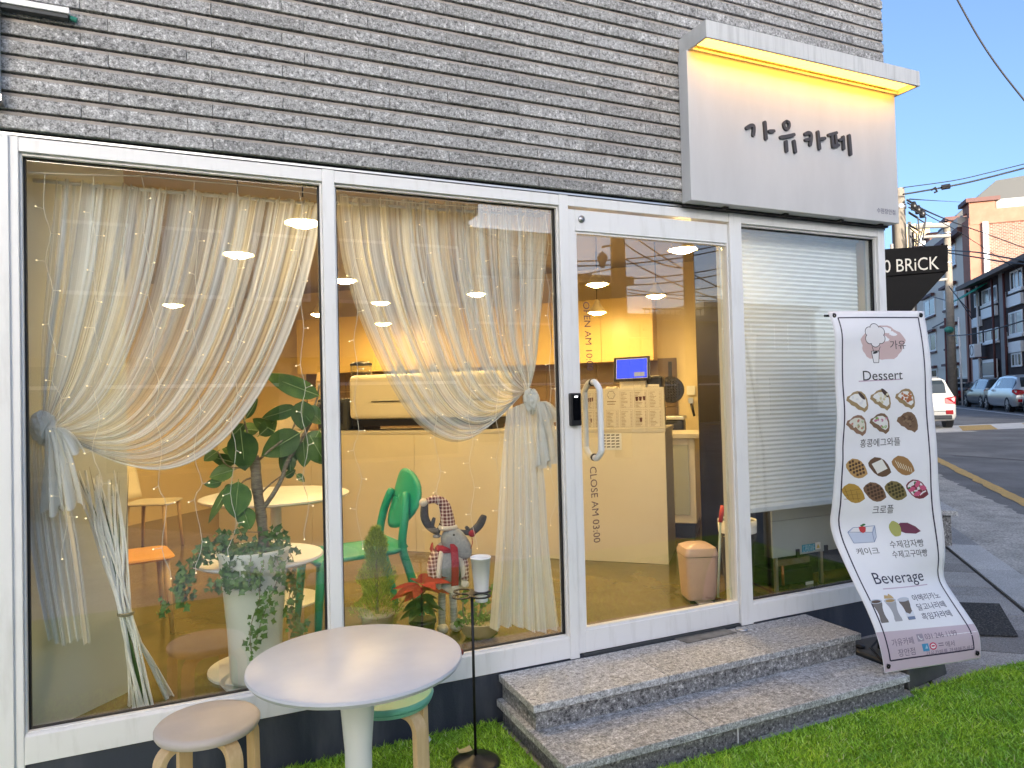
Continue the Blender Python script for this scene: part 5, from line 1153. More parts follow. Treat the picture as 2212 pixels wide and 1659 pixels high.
for i, (px, py, w_, h_) in enumerate(((585, 930, 0.20, 0.17), (615, 935, 0.28, 0.24), (655, 935, 0.24, 0.20), (690, 935, 0.14, 0.28))):
    a, _ = az(px, py, 3.55); bo = MB().abox(a-w_/2, a+w_/2, 3.62-0.04*i, 3.84-0.04*i, CZ+0.002, CZ+h_).build('carton', M['creammachine'] if i != 2 else M['worktop'], bevel=0.006); tag(bo, bx_l[i], 'box', 'cartons on the bar end')
# till tablet, stand, printer
a, z = az(1365, 797, 3.42); c = np.array(AB(a, 3.42, z))
ps = thing('till_tablet', 'till tablet with a lit blue screen on the bar', 'tablet', AB(a, 3.45, CZ))
tilt = np.array(AB(0, -0.96, 0.28)); nrm = tilt/np.linalg.norm(tilt); rt = np.array(AB(math.cos(0.05), 0.0, 0.02)); upv = np.cross(rt, nrm); upv = upv if upv[2] > 0 else -upv
MB().obox(c, rt*0.150, upv*0.105, nrm*0.010).build('tablet_case', M['black'], ps, bevel=0.012, seg=3)
MB().obox(c+nrm*0.0112, rt*0.124, upv*0.082, nrm*0.0006).build('screen', M['screen'], ps)
MB().obox(c+nrm*0.0120+rt*0.062-upv*0.052, rt*0.042, upv*0.018, nrm*0.0004).build('screen_panel', pm('screen_grey', (0.05,0.05,0.06), 0.3, emis=(0.25,0.22,0.20), es=0.5), ps)
rim = MB(); 
for s_ in (-1, 1): rim.obox(c+nrm*0.0104+rt*0.126*s_, rt*0.0014, upv*0.0855, nrm*0.001); rim.obox(c+nrm*0.0104+upv*0.084*s_, rt*0.1246, upv*0.0014, nrm*0.001)
tag(rim.build('screen_rim', M['whiteplastic'], ps), kind='stuff')
MB().obox(c-nrm*0.06-np.array((0,0,0.13)), rt*0.11, upv*0.0+np.array((0,0,0.055)), nrm*0.045).build('stand', M['creammachine'], ps, bevel=0.015)
a2, _ = az(1412, 800, 3.6); pr = thing('receipt_printer', 'black receipt printer behind the till tablet', 'printer', AB(a2, 3.6, CZ))
MB().abox(a2-0.11, a2+0.08, 3.5, 3.7, CZ+0.002, CZ+0.42).build('printer_body', M['black'], pr, bevel=0.02, seg=3); MB().abox(a2-0.085, a2+0.055, 3.488, 3.4995, CZ+0.20, CZ+0.35).build('printer_face', M['creammachine'], pr, bevel=0.01)
a2, _ = az(1322, 810, 3.6); pr = thing('card_reader', 'grey card reader at the left of the till tablet', 'card reader', AB(a2, 3.6, CZ)); MB().abox(a2-0.05, a2+0.05, 3.55, 3.65, CZ+0.002, CZ+0.34).build('reader_body', M['worktop'], pr, bevel=0.01); MB().abox(a2+0.0, a2+0.045, 3.538, 3.549, CZ+0.05, CZ+0.16).build('keypad', M['black'], pr)
# menu boards standing on the counter edge
def menu(label, px0, px1, py0, seedv, b):
    a0, z0 = az(px0, 926, b); a1, z1 = az(px1, py0, b); z1 = max(z1, CZ+0.3)
    t = thing('menu_board', label, 'menu', AB((a0+a1)/2, b, CZ), 'menu boards on the counter edge')
    MB().abox(a0, a1, b, b+0.012, CZ+0.002, z1).build('board', pm('menu_card%d' % seedv, (0.72,0.66,0.54), 0.5), t, bevel=0.002)
    pr = MB(); rg = random.Random(seedv); w_ = a1-a0; h_ = z1-CZ
    cols_ = 4
    def bar(x0, x1, y0, y1): pr.add([AB(a0+w_*x0, b-0.001, CZ+h_*y0), AB(a0+w_*x1, b-0.001, CZ+h_*y0), AB(a0+w_*x1, b-0.001, CZ+h_*y1), AB(a0+w_*x0, b-0.001, CZ+h_*y1)], [(0,1,2,3)])
    for c_ in range(cols_):
        x0 = 0.05+c_*0.235
        for blk in range(2):
            y1 = 0.93-blk*0.47
            if c_ == 0 and blk == 0: bar(x0+0.02, x0+0.17, 0.66, 0.685); bar(x0+0.02, x0+0.15, 0.60, 0.62); continue
            for (p, q, r_, s_) in ((x0, x0+0.205, y1, y1+0.004), (x0, x0+0.205, y1-0.42, y1-0.416), (x0, x0+0.003, y1-0.416, y1), (x0+0.202, x0+0.205, y1-0.416, y1)): bar(p, q, r_, s_)
            for k in range(11): yy = y1-0.04-k*0.035; bar(x0+0.015, x0+0.06+rg.random()*0.07, yy-0.012, yy); bar(x0+0.165, x0+0.19, yy-0.011, yy)
    tag(pr.build('menu_print', pm('menu_ink%d' % seedv, (0.30,0.22,0.14), 0.6), t), kind='stuff')
    cp_ = MB()
    for (x, y) in ((0.56,0.68),(0.62,0.68),(0.68,0.69),(0.62,0.16)): cp_.add([AB(a0+w_*(x+u), b-0.0018, CZ+h_*(y+v)) for u, v in ((-0.016,0),(0.016,0),(0.024,0.10),(-0.024,0.10))], [(0,1,2,3)])
    tag(cp_.build('cup_picture', pm('cup_ink%d' % seedv, (0.10,0.025,0.02), 0.6), t), kind='stuff')
    lg = MB(); cx, cz_ = a0+w_*0.14, CZ+h_*0.84
    for k in range(6):
        q = [AB(cx+0.018*math.cos(R(60*k))+0.014*math.cos(R(60*k-80+20*j)), b-0.002, cz_+0.018*math.sin(R(60*k))+0.014*math.sin(R(60*k-80+20*j))) for j in range(9)]; lg.tube(q, 0.0012, 4)
    tag(lg.build('logo_outline', M['ink'], t), kind='stuff')
menu('large cream menu board below the till tablet', 1304, 1434, 836, 1, 3.236)
menu('menu board behind the door handle', 1238, 1300, 840, 2, 3.238)
a0, z0 = az(1298, 972, 3.228); a1, z1 = az(1342, 936, 3.228)
nb_ = thing('handwritten_note', 'small handwritten note taped to the counter front', 'note', AB((a0+a1)/2, 3.23, z0)); MB().abox(a0, a1, 3.2275, 3.2305, z0, z1).build('note_paper', M['paper'], nb_)
nl = MB()
for k in range(5): 
    zz = z1-(k+0.8)*(z1-z0)/5.6
    for w0 in range(4): x0 = a0+(0.08+0.22*w0)*(a1-a0); nl.add([AB(x0, 3.2268, zz), AB(x0+0.16*(a1-a0), 3.2268, zz+0.002), AB(x0+0.16*(a1-a0), 3.2268, zz+0.011), AB(x0, 3.2268, zz+0.009)], [(0,1,2,3)])
tag(nl.build('note_writing', M['ink'], nb_), kind='stuff')
# pan and jug hanging on the far wall, papers
a, z = az(1449, 842, 5.2); wf = thing('waffle_pan', 'round black waffle pan hanging past the till', 'pan', AB(a, 5.2, z))
MB().lathe([(0.0,0.0),(0.135,0.0),(0.14,0.012),(0.13,0.03),(0.0,0.032)], (0,0,0), 32, (False,False)).xform(Matrix.Translation(Vector(AB(a, 5.2, z))) @ Matrix.Rotation(RZ, 4, 'Z') @ Matrix.Rotation(R(90), 4, 'X')).build('pan', M['black'], wf, auto=40)
MB().abox(a-0.02, a+0.02, 5.18, 5.2, z+0.12, z+0.30).build('handle', M['black'], wf, bevel=0.006)
dm = MB()
for i in range(-4, 5):
    for j in range(-4, 5):
        if i*i+j*j < 17: dm.ball(AB(a+i*0.028, 5.168, z+j*0.028), (0.011,0.011,0.011), 8, 5)
tag(dm.build('waffle_bumps', M['black'], wf), kind='stuff')
a, z = az(1458, 880, 5.1); jg = thing('waffle_iron', 'small waffle iron on the back worktop', 'appliance', AB(a, 5.15, 1.13)); MB().abox(a-0.10, a+0.09, 5.02, 5.3, 1.133, 1.30).build('iron_body', M['black'], jg, bevel=0.02); MB().abox(a-0.10, a+0.10, 5.0, 5.3, 1.301, 1.34).build('iron_lid', M['steel'], jg, bevel=0.01)
a, z = az(1489, 845, 5.35); wp = MB().abox(a-0.045, a+0.045, 5.57, 5.58, z-0.04, z+0.06); tag(wp.build('wall_note', M['paper']), 'small note on the wall above the scraper', 'note')
a, z = az(1489, 868, 5.3); sp_ = thing('hand_scraper', 'black handled scraper hanging on the far wall', 'tool', AB(a, 5.55, z)); MB().abox(a-0.03, a+0.02, 5.55, 5.57, z-0.02, z+0.04).build('blade', M['steel'], sp_); MB().tube([AB(a, 5.54, z-0.02), AB(a+0.03, 5.54, z-0.16)], 0.013, 8).build('grip', M['black'], sp_, smooth=True)
P = at_a(1528, 817, 1.698); bq = b_of(P); nt_ = MB().abox(1.693, 1.6985, bq-0.11, bq+0.07, float(P[2])-0.10, float(P[2])+0.08); tag(nt_.build('partition_note', M['paper']), 'square white note on the dark brown partition', 'note')

# pedal bin, broom, clear bin by the door
bx0, by0 = 2.895, 0.52
tb2 = thing('pedal_bin', 'blush pink pedal bin just inside the door', 'bin', (bx0, by0, FZ))
def rr_(hx, hy, r, z, n=6):
    o = []
    for sx, sy, a0 in ((1,1,0),(-1,1,90),(-1,-1,180),(1,-1,270)):
        for k in range(n+1): a = R(a0+90*k/n); o.append((sx*(hx-r)+r*math.cos(a), sy*(hy-r)+r*math.sin(a), z))
    return o
def loft(rings): 
    mb = MB(); n = len(rings[0]); mb.add([p for q in rings for p in q], [(i*n+j, i*n+(j+1)%n, (i+1)*n+(j+1)%n, (i+1)*n+j) for i in range(len(rings)-1) for j in range(n)]+[tuple(range(n-1,-1,-1)), tuple((len(rings)-1)*n+j for j in range(n))]); return mb
BM = Matrix.Translation((bx0, by0, FZ)) @ Matrix.Rotation(R(-20), 4, 'Z')
loft([rr_(0.088,0.088,0.03,0.02), rr_(0.092,0.092,0.03,0.04), rr_(0.105,0.105,0.03,0.28), rr_(0.106,0.106,0.03,0.29)]).xform(BM).build('bin_body', M['pinkbin'], tb2, auto=40)
loft([rr_(0.108,0.108,0.03,0.295), rr_(0.108,0.108,0.03,0.315), rr_(0.10,0.10,0.035,0.345), rr_(0.07,0.07,0.04,0.362), rr_(0.02,0.02,0.015,0.368)]).xform(BM).build('bin_lid', M['pinkbin'], tb2, auto=40)
loft([rr_(0.10,0.10,0.03,0.285), rr_(0.10,0.10,0.03,0.30)]).xform(BM).build('lid_seal', M['black'], tb2)
MB().box(-0.05,0.05,-0.155,-0.07,0.012,0.022).xform(BM).build('pedal', M['steel'], tb2, bevel=0.003); MB().box(-0.08,0.08,-0.08,0.08,0.001,0.0195).xform(BM).build('bin_base', M['black'], tb2)
sq = thing('squeegee_pole', 'mop pole with a red grip leaning by the pink bin', 'mop', (3.03, 0.42, FZ))
q0, q1, q2 = at_y(1551, 1290, 0.36), at_y(1556, 1128, 0.36), at_y(1561, 1092, 0.36)
MB().tube([q0, q1], 0.0075, 10).build('pole', pm('pale_green_pole', (0.45,0.55,0.48), 0.35), sq, smooth=True); MB().tube([q1, q2], 0.014, 10).build('grip', M['redplastic'], sq, smooth=True)
cb_ = thing('clear_bin', 'tall clear plastic bin with a white rim in the door corner', 'bin', (3.12, 0.42, FZ))
MB().lathe([(0.085,0.0),(0.115,0.50),(0.112,0.50),(0.082,0.004),(0.0,0.004)], (3.125,0.40,FZ+0.002), 28, (False,False)).build('bin_body', glass_mat('smoked_plastic', 0.05, (0.55,0.58,0.56)), cb_, smooth=True)
MB().lathe([(0.118,0.43),(0.120,0.51),(0.113,0.51),(0.1125,0.43),(0.118,0.43)], (3.125,0.40,FZ+0.002), 28, (False,False)).build('bin_rim', M['paper'], cb_, smooth=True)

# fridge standing with its back to the right-hand window
fr0 = thing('display_fridge', 'fridge seen from behind below the blind with a blue sticker', 'fridge', (3.65, 0.6, FZ))
fx0, fx1, fy = at_y(1668, 1150, 0.42)[0], 4.02, 0.42
MB().box(fx0, fx1, fy+0.012, 0.50, 0.46, 2.05).build('fridge_body', M['darkgrey'], fr0)
MB().box(fx0, fx1, fy, fy+0.0115, 0.46, 0.70).build('back_panel', M['greymetal'], fr0, bevel=0.002); MB().box(fx0, fx1, fy, fy+0.0115, 0.703, 2.05).build('back_panel', M['greymetal'], fr0, bevel=0.002)
for x in (fx0+0.02, fx1-0.16): MB().box(x, x+0.022, fy, fy+0.02, FZ+0.002, 0.4595).build('leg_rail', M['steel'], fr0)
MB().box(fx0+0.05, fx1-0.2, fy+0.03, fy+0.30, FZ+0.02, 0.36).build('compressor_bay', M['black'], fr0, bevel=0.01); MB().box(fx0+0.06, fx1-0.24, fy+0.02, fy+0.04, 0.395, 0.435).build('evaporator_tray', pm('rusty_tray', (0.16,0.075,0.03), 0.6, c2=(0.25,0.23,0.2), vs=4), fr0)
MB().tube([(fx0+0.09,fy+0.01,FZ+0.03),(fx0+0.09,fy+0.01,0.40)], 0.010, 8).build('copper_pipe', pm('copper', (0.45,0.17,0.07), 0.4, 0.7), fr0, smooth=True)
for x in (fx0+0.20, fx0+0.46): MB().box(x, x+0.026, fy-0.012, fy-0.0005, 0.445, 0.50).build('bracket', M['black'], fr0)
s0, s1 = at_y(1733, 1195, fy-0.002), at_y(1771, 1172, fy-0.002)
stk = MB().box(s0[0], s1[0]-0.045, fy-0.003, fy-0.0008, s0[2]+0.005, s1[2]).build('sticker', M['blue'], fr0)
t_ = MB(); cx, cz_ = (s0[0]+s1[0]-0.045)/2, (s0[2]+s1[2])/2; put_text(t_, 'C-PENTANE', lambda x, y: (cx+x, fy-0.0036, cz_+y), width=(s1[0]-s0[0]-0.045)*0.86, height=0.045); t_.build('sticker_text', pm('pale_blue_letter', (0.55,0.75,0.82), 0.5), stk)
wx0, wx1 = s1[0]-0.043, s1[0]+0.005; wst = MB().box(wx0, wx1, fy-0.003, fy-0.0008, s0[2]+0.012, s1[2]+0.004).build('warning_sticker', M['paper'], fr0); MB().add([(wx0+0.008,fy-0.0036,s1[2]-0.035),(wx1-0.008,fy-0.0036,s1[2]-0.035),((wx0+wx1)/2,fy-0.0036,s1[2]-0.005)], [(0,1,2)]).build('warning_mark', pm('warning_yellow', (0.65,0.50,0.10), 0.5), wst)
s0 = at_y(1748, 1262, fy+0.03); lb_ = MB().box(s0[0]-0.035, s0[0]+0.035, fy+0.026, fy+0.0285, s0[2]-0.03, s0[2]+0.02).build('rating_label', M['paper'], fr0)

# ---- pleated blind in the right-hand window
def blind_mat():
    mt, n, l, b, o = new_mat('pleated_blind_cloth'); n.remove(b)
    df = n.new('ShaderNodeBsdfDiffuse'); df.inputs[0].default_value = (0.93,0.94,0.94,1); tl = n.new('ShaderNodeBsdfTranslucent'); tl.inputs[0].default_value = (0.6,0.62,0.62,1)
    x1 = n.new('ShaderNodeMixShader'); x1.inputs[0].default_value = 0.12; l.new(df.outputs[0], x1.inputs[1]); l.new(tl.outputs[0], x1.inputs[2]); l.new(x1.outputs[0], o.inputs['Surface']); return mt
bl = thing('pleated_blind', 'white pleated blind lowered over the right-hand window', 'blind', (3.44, 0.16, 0.9))
bz0 = float(at_y(1700, 1088, 0.16)[2]); npl = 62
vs_ = []; 
for i in range(npl*2+1): z = 2.535-(2.535-bz0)*i/(npl*2); y = 0.150+(0.009 if i % 2 else 0.0); vs_ += [(2.89, y, z), (3.985, y, z)]
MB().add(vs_, [(2*i, 2*i+1, 2*i+3, 2*i+2) for i in range(npl*2)]).build('pleats', blind_mat(), bl)
MB().box(2.885, 3.99, 0.140, 0.175, bz0-0.03, bz0-0.0005).build('bottom_rail', M['white'], bl, bevel=0.004); MB().box(2.885, 3.99, 0.135, 0.185, 2.536, 2.57).build('head_rail', M['white'], bl)

# ---- pendant lamps
LAMPS = [(655,483,2.5,'pendant lamp behind the curtain near the first mullion'), (515,551,2.5,'pendant lamp seen through the middle of the left curtain'), (374,660,2.5,'pendant lamp low behind the left curtain'), (690,680,2.5,'far pendant lamp beside the first mullion'),
 (745,607,2.5,'pendant lamp at the left edge of the middle window'), (822,655,2.5,'pendant lamp above the espresso machine'), (828,700,2.44,'far pendant lamp low above the coffee grinder'), (1030,636,2.5,'pendant lamp behind the right-hand curtain'),
 (1290,615,2.5,'pendant lamp above the counter in the doorway'), (1290,676,2.40,'pendant lamp in front of the yellow cabinets'), (1475,540,2.5,'pendant lamp just inside the door'), (1417,640,2.5,'pendant lamp near the cabinet end')]
def make_lamp():
    t = thing('pendant_lamp', 'lamp', 'lamp', (0,0,0), 'pendant lamps over the cafe')
    MB().lathe([(0.014,0.135),(0.024,0.125),(0.030,0.10),(0.048,0.07),(0.082,0.018),(0.098,0.0),(0.094,0.0),(0.078,0.02),(0.044,0.07),(0.0,0.10)], (0,0,0), 28, (True,False)).build('lamp_shade', M['lampshade'], t, smooth=True)
    MB().lathe([(0.0,-0.022),(0.04,-0.018),(0.07,-0.006),(0.082,0.008),(0.076,0.016),(0.0,0.018)], (0,0,0), 28, (False,False)).build('diffuser', M['lampglow'], t, smooth=True)
    MB().tube([(0,0,0.13),(0,0,0.62)], 0.004, 6).build('cord', M['black'], t)
    return t
proto = make_lamp()
for i, (px, py, z, lab) in enumerate(LAMPS):
    o = proto if i == 0 else copy_tree(proto); P = at_z(px, py, z); o.location = P; o['label'] = lab
    for ch_ in o.children:
        if ch_.name.startswith('cord'): ch_.scale = (1, 1, 1); ch_.location = (0, 0, 0)

# ---- seating behind the fig
it = thing('cafe_table', 'round white cafe table behind the fig', 'table', (0.42, 1.75, FZ))
tz_ = 0.955; L0, F0_, B0_ = at_z(367,1080,tz_), at_z(590,1093,tz_), at_z(600,1048,tz_)
c = (F0_+B0_)/2; rad = float(np.linalg.norm(F0_[:2]-B0_[:2])/2)*0.86
MB().lathe([(rad-0.02,tz_-0.025),(rad,tz_-0.015),(rad,tz_-0.004),(rad-0.01,tz_)], (c[0],c[1],0), 56).build('table_top', M['tabletop'], it, auto=35)
MB().lathe([(0.28,0.0),(0.28,0.012),(0.06,0.03),(0.035,0.06),(0.035,tz_-FZ-0.026)], (c[0],c[1],FZ+0.001), 36).build('pedestal', M['whiteplastic'], it, auto=40)
it2 = thing('low_table', 'low round white table with wide base behind the pot', 'table', (0.25, 1.2, FZ)); c2 = at_z(560, 1200, 0.80)
MB().lathe([(0.30,-0.02),(0.315,-0.01),(0.31,0.0)], (c2[0],c2[1],0.80), 48).build('table_top', M['tabletop'], it2, auto=35); MB().lathe([(0.25,0.0),(0.25,0.012),(0.05,0.03),(0.03,0.06),(0.03,0.80-FZ-0.021)], (c2[0],c2[1],FZ+0.001), 36).build('pedestal', M['whiteplastic'], it2, auto=40)
def side_chair(label, x, y, rot, mt, z=0.45):
    t = thing('side_chair', label, 'chair', (x, y, FZ), 'side chairs at the cafe tables', rot); Mx = Matrix.Translation((x,y,FZ)) @ Matrix.Rotation(rot, 4, 'Z')
    loft([rr_(0.20,0.20,0.07,z-0.02), rr_(0.21,0.21,0.07,z-0.01), rr_(0.205,0.205,0.07,z)]).xform(Mx).build('seat', mt, t, auto=40)
    for sx in (-1,1):
        for sy in (-1,1): MB().tube([(sx*0.16,sy*0.16,z-0.021),(sx*0.185,sy*0.185,0.0)], [0.019,0.013], 8).xform(Mx).build('leg', M['birch'], t, smooth=True)
    MB().grid(lambda u, v: (-0.20+0.40*u, 0.19-0.05*math.sin(math.pi*u)*0+0.06*v+0.04*(1-(2*u-1)**2), z+0.02+0.36*v-0.05*(2*u-1)**2*v), 12, 6).xform(Mx).build('backrest', mt, t, smooth=True).modifiers.new('thick','SOLIDIFY').thickness = 0.014
    return t
P = at_z(305, 1200, FZ+0.45); side_chair('orange seated side chair beside the pillar', P[0]-0.05, P[1]+0.05, R(100), M['orangeseat'])
P = at_z(330, 1085, FZ+0.45); side_chair('white side chair behind the orange one', P[0], P[1]+0.1, R(70), M['creammachine'])
# ================================================================== the side street
brick_dark = pm('dark_brown_brick', (0.034,0.020,0.018), 0.85, c2=(0.055,0.034,0.030), vs=3, bmp=0.4, bs_=40)
def brickwall_mat(name, c1, c2, cm, sc):
    mt, n, l, b, o = new_mat(name); v = coords(n, l)
    mp = n.new('ShaderNodeMapping'); mp.inputs['Rotation'].default_value = (R(90), 0, 0); 
    rot = n.new('ShaderNodeMapping'); rot.inputs['Rotation'].default_value = (0, 0, -RZ); l.new(v, rot.inputs['Vector']); sw_ = n.new('ShaderNodeSeparateXYZ'); l.new(rot.outputs[0], sw_.inputs[0])
    cx = n.new('ShaderNodeCombineXYZ'); l.new(sw_.outputs['X'], cx.inputs[0]); l.new(sw_.outputs['Z'], cx.inputs[1])
    t = n.new('ShaderNodeTexBrick'); l.new(cx.outputs[0], t.inputs['Vector']); t.inputs['Color1'].default_value = (*c1,1); t.inputs['Color2'].default_value = (*c2,1); t.inputs['Mortar'].default_value = (*cm,1)
    t.inputs['Scale'].default_value = sc; t.inputs['Mortar Size'].default_value = 0.025; t.inputs['Brick Width'].default_value = 0.6; t.inputs['Row Height'].default_value = 0.25
    l.new(t.outputs['Color'], b.inputs['Base Color']); b.inputs['Roughness'].default_value = 0.85; return mt
M['redbrick'] = brickwall_mat('red_brick_gable', (0.19,0.065,0.045), (0.28,0.14,0.10), (0.40,0.34,0.29), 2.2)
M['pink'] = pm('salmon_render', (0.34,0.15,0.10), 0.8, c2=(0.40,0.185,0.125), vs=1.5)
M['creamwall'] = pm('cream_render', (0.82,0.74,0.56), 0.85, c2=(0.64,0.58,0.45), vs=0.8)
M['paleblock'] = pm('pale_stone_render', (0.76,0.68,0.56), 0.85, c2=(0.80,0.72,0.60), vs=1)
M['maroon'] = pm('maroon_trim', (0.10,0.03,0.025), 0.6)
M['greywall'] = pm('grey_render', (0.27,0.26,0.245), 0.85, c2=(0.34,0.33,0.31), vs=0.8)
M['darkglass'] = pm('dark_window_glass', (0.03,0.04,0.045), 0.08, spec=0.8)
M['paleglass'] = pm('curtained_window_glass', (0.34,0.36,0.36), 0.15, spec=0.8)
M['tarp'] = pm('grey_tarpaulin', (0.38,0.40,0.38), 0.6, c2=(0.46,0.48,0.46), vs=2)
M['greenfabric'] = pm('green_awning', (0.0,0.26,0.17), 0.6)

def win_a(root, a, b0, b1, z0, z1, gm, nmull=2, fw=0.09, sill=None):
    """window in a wall that faces the street (plane a): frame, mullions and panes"""
    f = MB(); t = 0.05
    f.abox(a-t, a-0.001, b0, b1, z0, z0+fw).abox(a-t, a-0.001, b0, b1, z1-fw, z1)
    for i in range(nmull+1): bb_ = b0+(b1-b0-fw)*i/nmull; f.abox(a-t, a-0.001, bb_, bb_+fw, z0+fw, z1-fw)
    w_ = f.build('window', M['white'], root)
    for i in range(nmull):
        p0 = b0+(b1-b0-fw)*i/nmull+fw; p1 = b0+(b1-b0-fw)*(i+1)/nmull
        MB().abox(a-0.025, a-0.02, p0, p1, z0+fw, z1-fw).build('pane', gm if i % 2 == 0 else M['paleglass'], w_)
    if sill: MB().abox(a-0.14, a-0.001, b0-0.1, b1+0.1, z0-0.16, z0-0.001).build('sill', sill, w_)
    return w_
def rect_a(px0, py0, px1, py1, a):
    P, Q = at_a(px0, py0, a), at_a(px1, py1, a); return min(b_of(P), b_of(Q)), max(b_of(P), b_of(Q)), min(P[2], Q[2]), max(P[2], Q[2])
def r2(x, y): return 1997+x*0.13226, 548.6+y*0.13226

# ---- dark brick terrace on the far side
FA = 16.8
bl0 = b_of(at_a(2099, 720, FA)); tr_ = thing('brick_apartments', 'dark brown brick apartments with white bands on the far side', 'building', AB(FA+3, 40, zg(40)))
zr = float(at_a(2150, 585, FA)[2])
MB().abox(FA, FA+9, 20, bl0, 0.0, zr-0.25).build('wall', brick_dark, tr_)
rf = MB(); q0 = [(FA-0.75, zr-0.45), (FA+9.5, zr+1.4), (FA+9.5, zr+1.65), (FA-0.75, zr-0.18)]
rf.prism([AB(a, 19.5, z) for a, z in q0], [AB(a, bl0+0.5, z) for a, z in q0]).build('roof', pm('brown_roof_edge', (0.13,0.095,0.075), 0.7), tr_)
for (x0, y0, x1, y1, g, nm, sl_) in ((958,500,1192,850,'paleglass',2,'white'), (832,625,898,880,'paleglass',1,None), (1000,1190,1218,1450,'darkglass',2,'white'), (1262,620,1342,900,'darkglass',1,None), (1290,1275,1362,1530,'darkglass',1,None), (1424,210,1610,610,'darkglass',3,'white'), (1405,900,1615,1340,'paleglass',2,'white'), (905,1250,955,1470,'darkglass',1,None), (1440,1600,1600,1850,'darkglass',3,None)):
    b0, b1, z0, z1 = rect_a(*r2(x0, y1), *r2(x1, y0), FA); win_a(tr_, FA-0.02, b0, b1, z0, z1, M[g], nm, 0.10, M['white'] if sl_ else None)
for (x0, y0, x1, y1) in ((970,990,1205,1075), (815,1110,945,1240), (1390,800,1626,880), (1420,1560,1626,1610)):
    b0, b1, z0, z1 = rect_a(*r2(x0, (y0+y1)/2+35), *r2(x1, (y0+y1)/2-35), FA); MB().abox(FA-0.16, FA-0.001, b0, b1, z0, z0+0.62).build('white_band', M['white'], tr_)
b0, b1, z0, z1 = rect_a(*r2(1232,300), *r2(1350,1600), FA); MB().abox(FA-0.10, FA-0.001, b0, b1, 0.4, zr-0.3).build('stair_strip', M['greywall'], tr_)
b0, b1, z0, z1 = rect_a(2130, 819, 2159, 774, FA)
MB().abox(FA-0.18, FA-0.101, b0, b1, 0.3, z1).build('shutter', M['white'], tr_)
for k in range(3): MB().abox(FA-0.20, FA-0.181, b0+0.05, b1-0.05, 0.5+k*(z1-0.6)/3, 0.5+(k+0.9)*(z1-0.6)/3).build('shutter_panel', M['paleglass'], tr_)
b0, b1, z0, z1 = rect_a(2108, 810, 2124, 775, FA); MB().abox(FA-0.17, FA-0.101, b0, b1, 0.3, z1).build('white_cladding', M['white'], tr_)
for px in (2156, 2101, 2122, 2182): bq = b_of(at_a(px, 700, FA)); MB().tube([AB(FA-0.25, bq, 0.4), AB(FA-0.25, bq, zr-0.5)], 0.07, 8).build('downpipe', M['maroon'] if px != 2122 else M['white'], tr_, smooth=True)
P = at_a(2105, 622, FA-0.4); bq = b_of(P); gw = thing('green_awning', 'small green awning at the end of the brick apartments', 'awning', AB(FA-0.5, bq, P[2]))
MB().prism([AB(FA-1.4, bq-1.2, P[2]-0.75), AB(FA-0.02, bq-1.2, P[2]+0.1), AB(FA-0.02, bq-1.2, P[2]+0.16), AB(FA-1.4, bq-1.2, P[2]-0.69)], [AB(FA-1.4, bq+1.2, P[2]-0.75), AB(FA-0.02, bq+1.2, P[2]+0.1), AB(FA-0.02, bq+1.2, P[2]+0.16), AB(FA-1.4, bq+1.2, P[2]-0.69)]).build('awning_sheet', M['greenfabric'], gw)
P = at_a(2105, 757, FA-0.6); bq = b_of(P); ac = thing('condenser_unit', 'white outdoor condenser hanging on the apartment corner', 'air conditioner', AB(FA-0.6, bq, P[2]))
MB().abox(FA-0.75, FA-0.35, bq-0.5, bq+0.5, P[2]-0.45, P[2]+0.4).build('unit_case', M['white'], ac, bevel=0.03); MB().lathe([(0.30,0.0),(0.34,0.0),(0.34,0.03),(0.30,0.03),(0.30,0.0)], (0,0,0), 24, (False,False)).xform(Matrix.Translation(Vector(AB(FA-0.78, bq, P[2]))) @ Matrix.Rotation(RZ, 4, 'Z') @ Matrix.Rotation(R(90), 4, 'Y')).build('fan_ring', M['greywall'], ac)
MB().abox(FA-0.7, FA-0.02, bq-0.45, bq-0.38, P[2]-0.52, P[2]-0.455).build('bracket', M['maroon'], ac)

# ---- salmon building with a red brick gable
GB = 58.0; ca = a_of(at_b(2104, 600, GB)); zt_ = float(at_b(2123, 470, GB)[2])
pk = thing('salmon_building', 'tall salmon building with a red brick gable and rooftop parapet', 'building', AB(ca+6, GB+5, zg(60)))
MB().abox(ca+0.02, ca+22, GB+0.02, GB+34, 0, zt_).build('wall', M['paleblock'], pk)
aw = a_of(at_b(2123, 600, GB)); MB().abox(aw, ca+22, GB-0.06, GB+0.019, 0, zt_-0.5).build('brick_gable', M['redbrick'], pk)
MB().abox(ca-0.25, aw-0.001, GB-0.15, GB+1.6, 0, zt_).build('corner_pier', M['pink'], pk)
MB().abox(ca-0.2, ca+22, GB-0.2, GB+0.4, zt_-0.499, zt_+0.55).build('parapet_band', M['pink'], pk)
MB().abox(ca-0.55, ca+0.0, GB+1.7, GB+34, zt_-0.6, zt_-0.2).build('eave_band', M['maroon'], pk); MB().abox(ca-0.5, ca+0.5, GB+1.7, GB+34, zt_-0.199, zt_+0.55).build('parapet_band', M['paleblock'], pk)
ztp = float(at_b(2123, 437, GB)[2])
for k_, (bq, hh) in enumerate(((GB+0.2, 0), (GB+6.0, 0), (GB+12.0, 0), (GB+18.0, 0))):
    MB().abox(ca-0.2, ca+1.5, bq-0.4, bq+1.2, zt_+0.551, ztp).build('parapet_post', M['pink'], pk); MB().abox(ca-0.45, ca+1.75, bq-0.65, bq+1.45, ztp+0.001, ztp+0.3).build('post_cap', M['maroon'], pk)
MB().abox(ca+1.6, ca+12, GB-0.05, GB+0.2, zt_+0.551, ztp+0.1).build('tarpaulin', M['tarp'], pk)
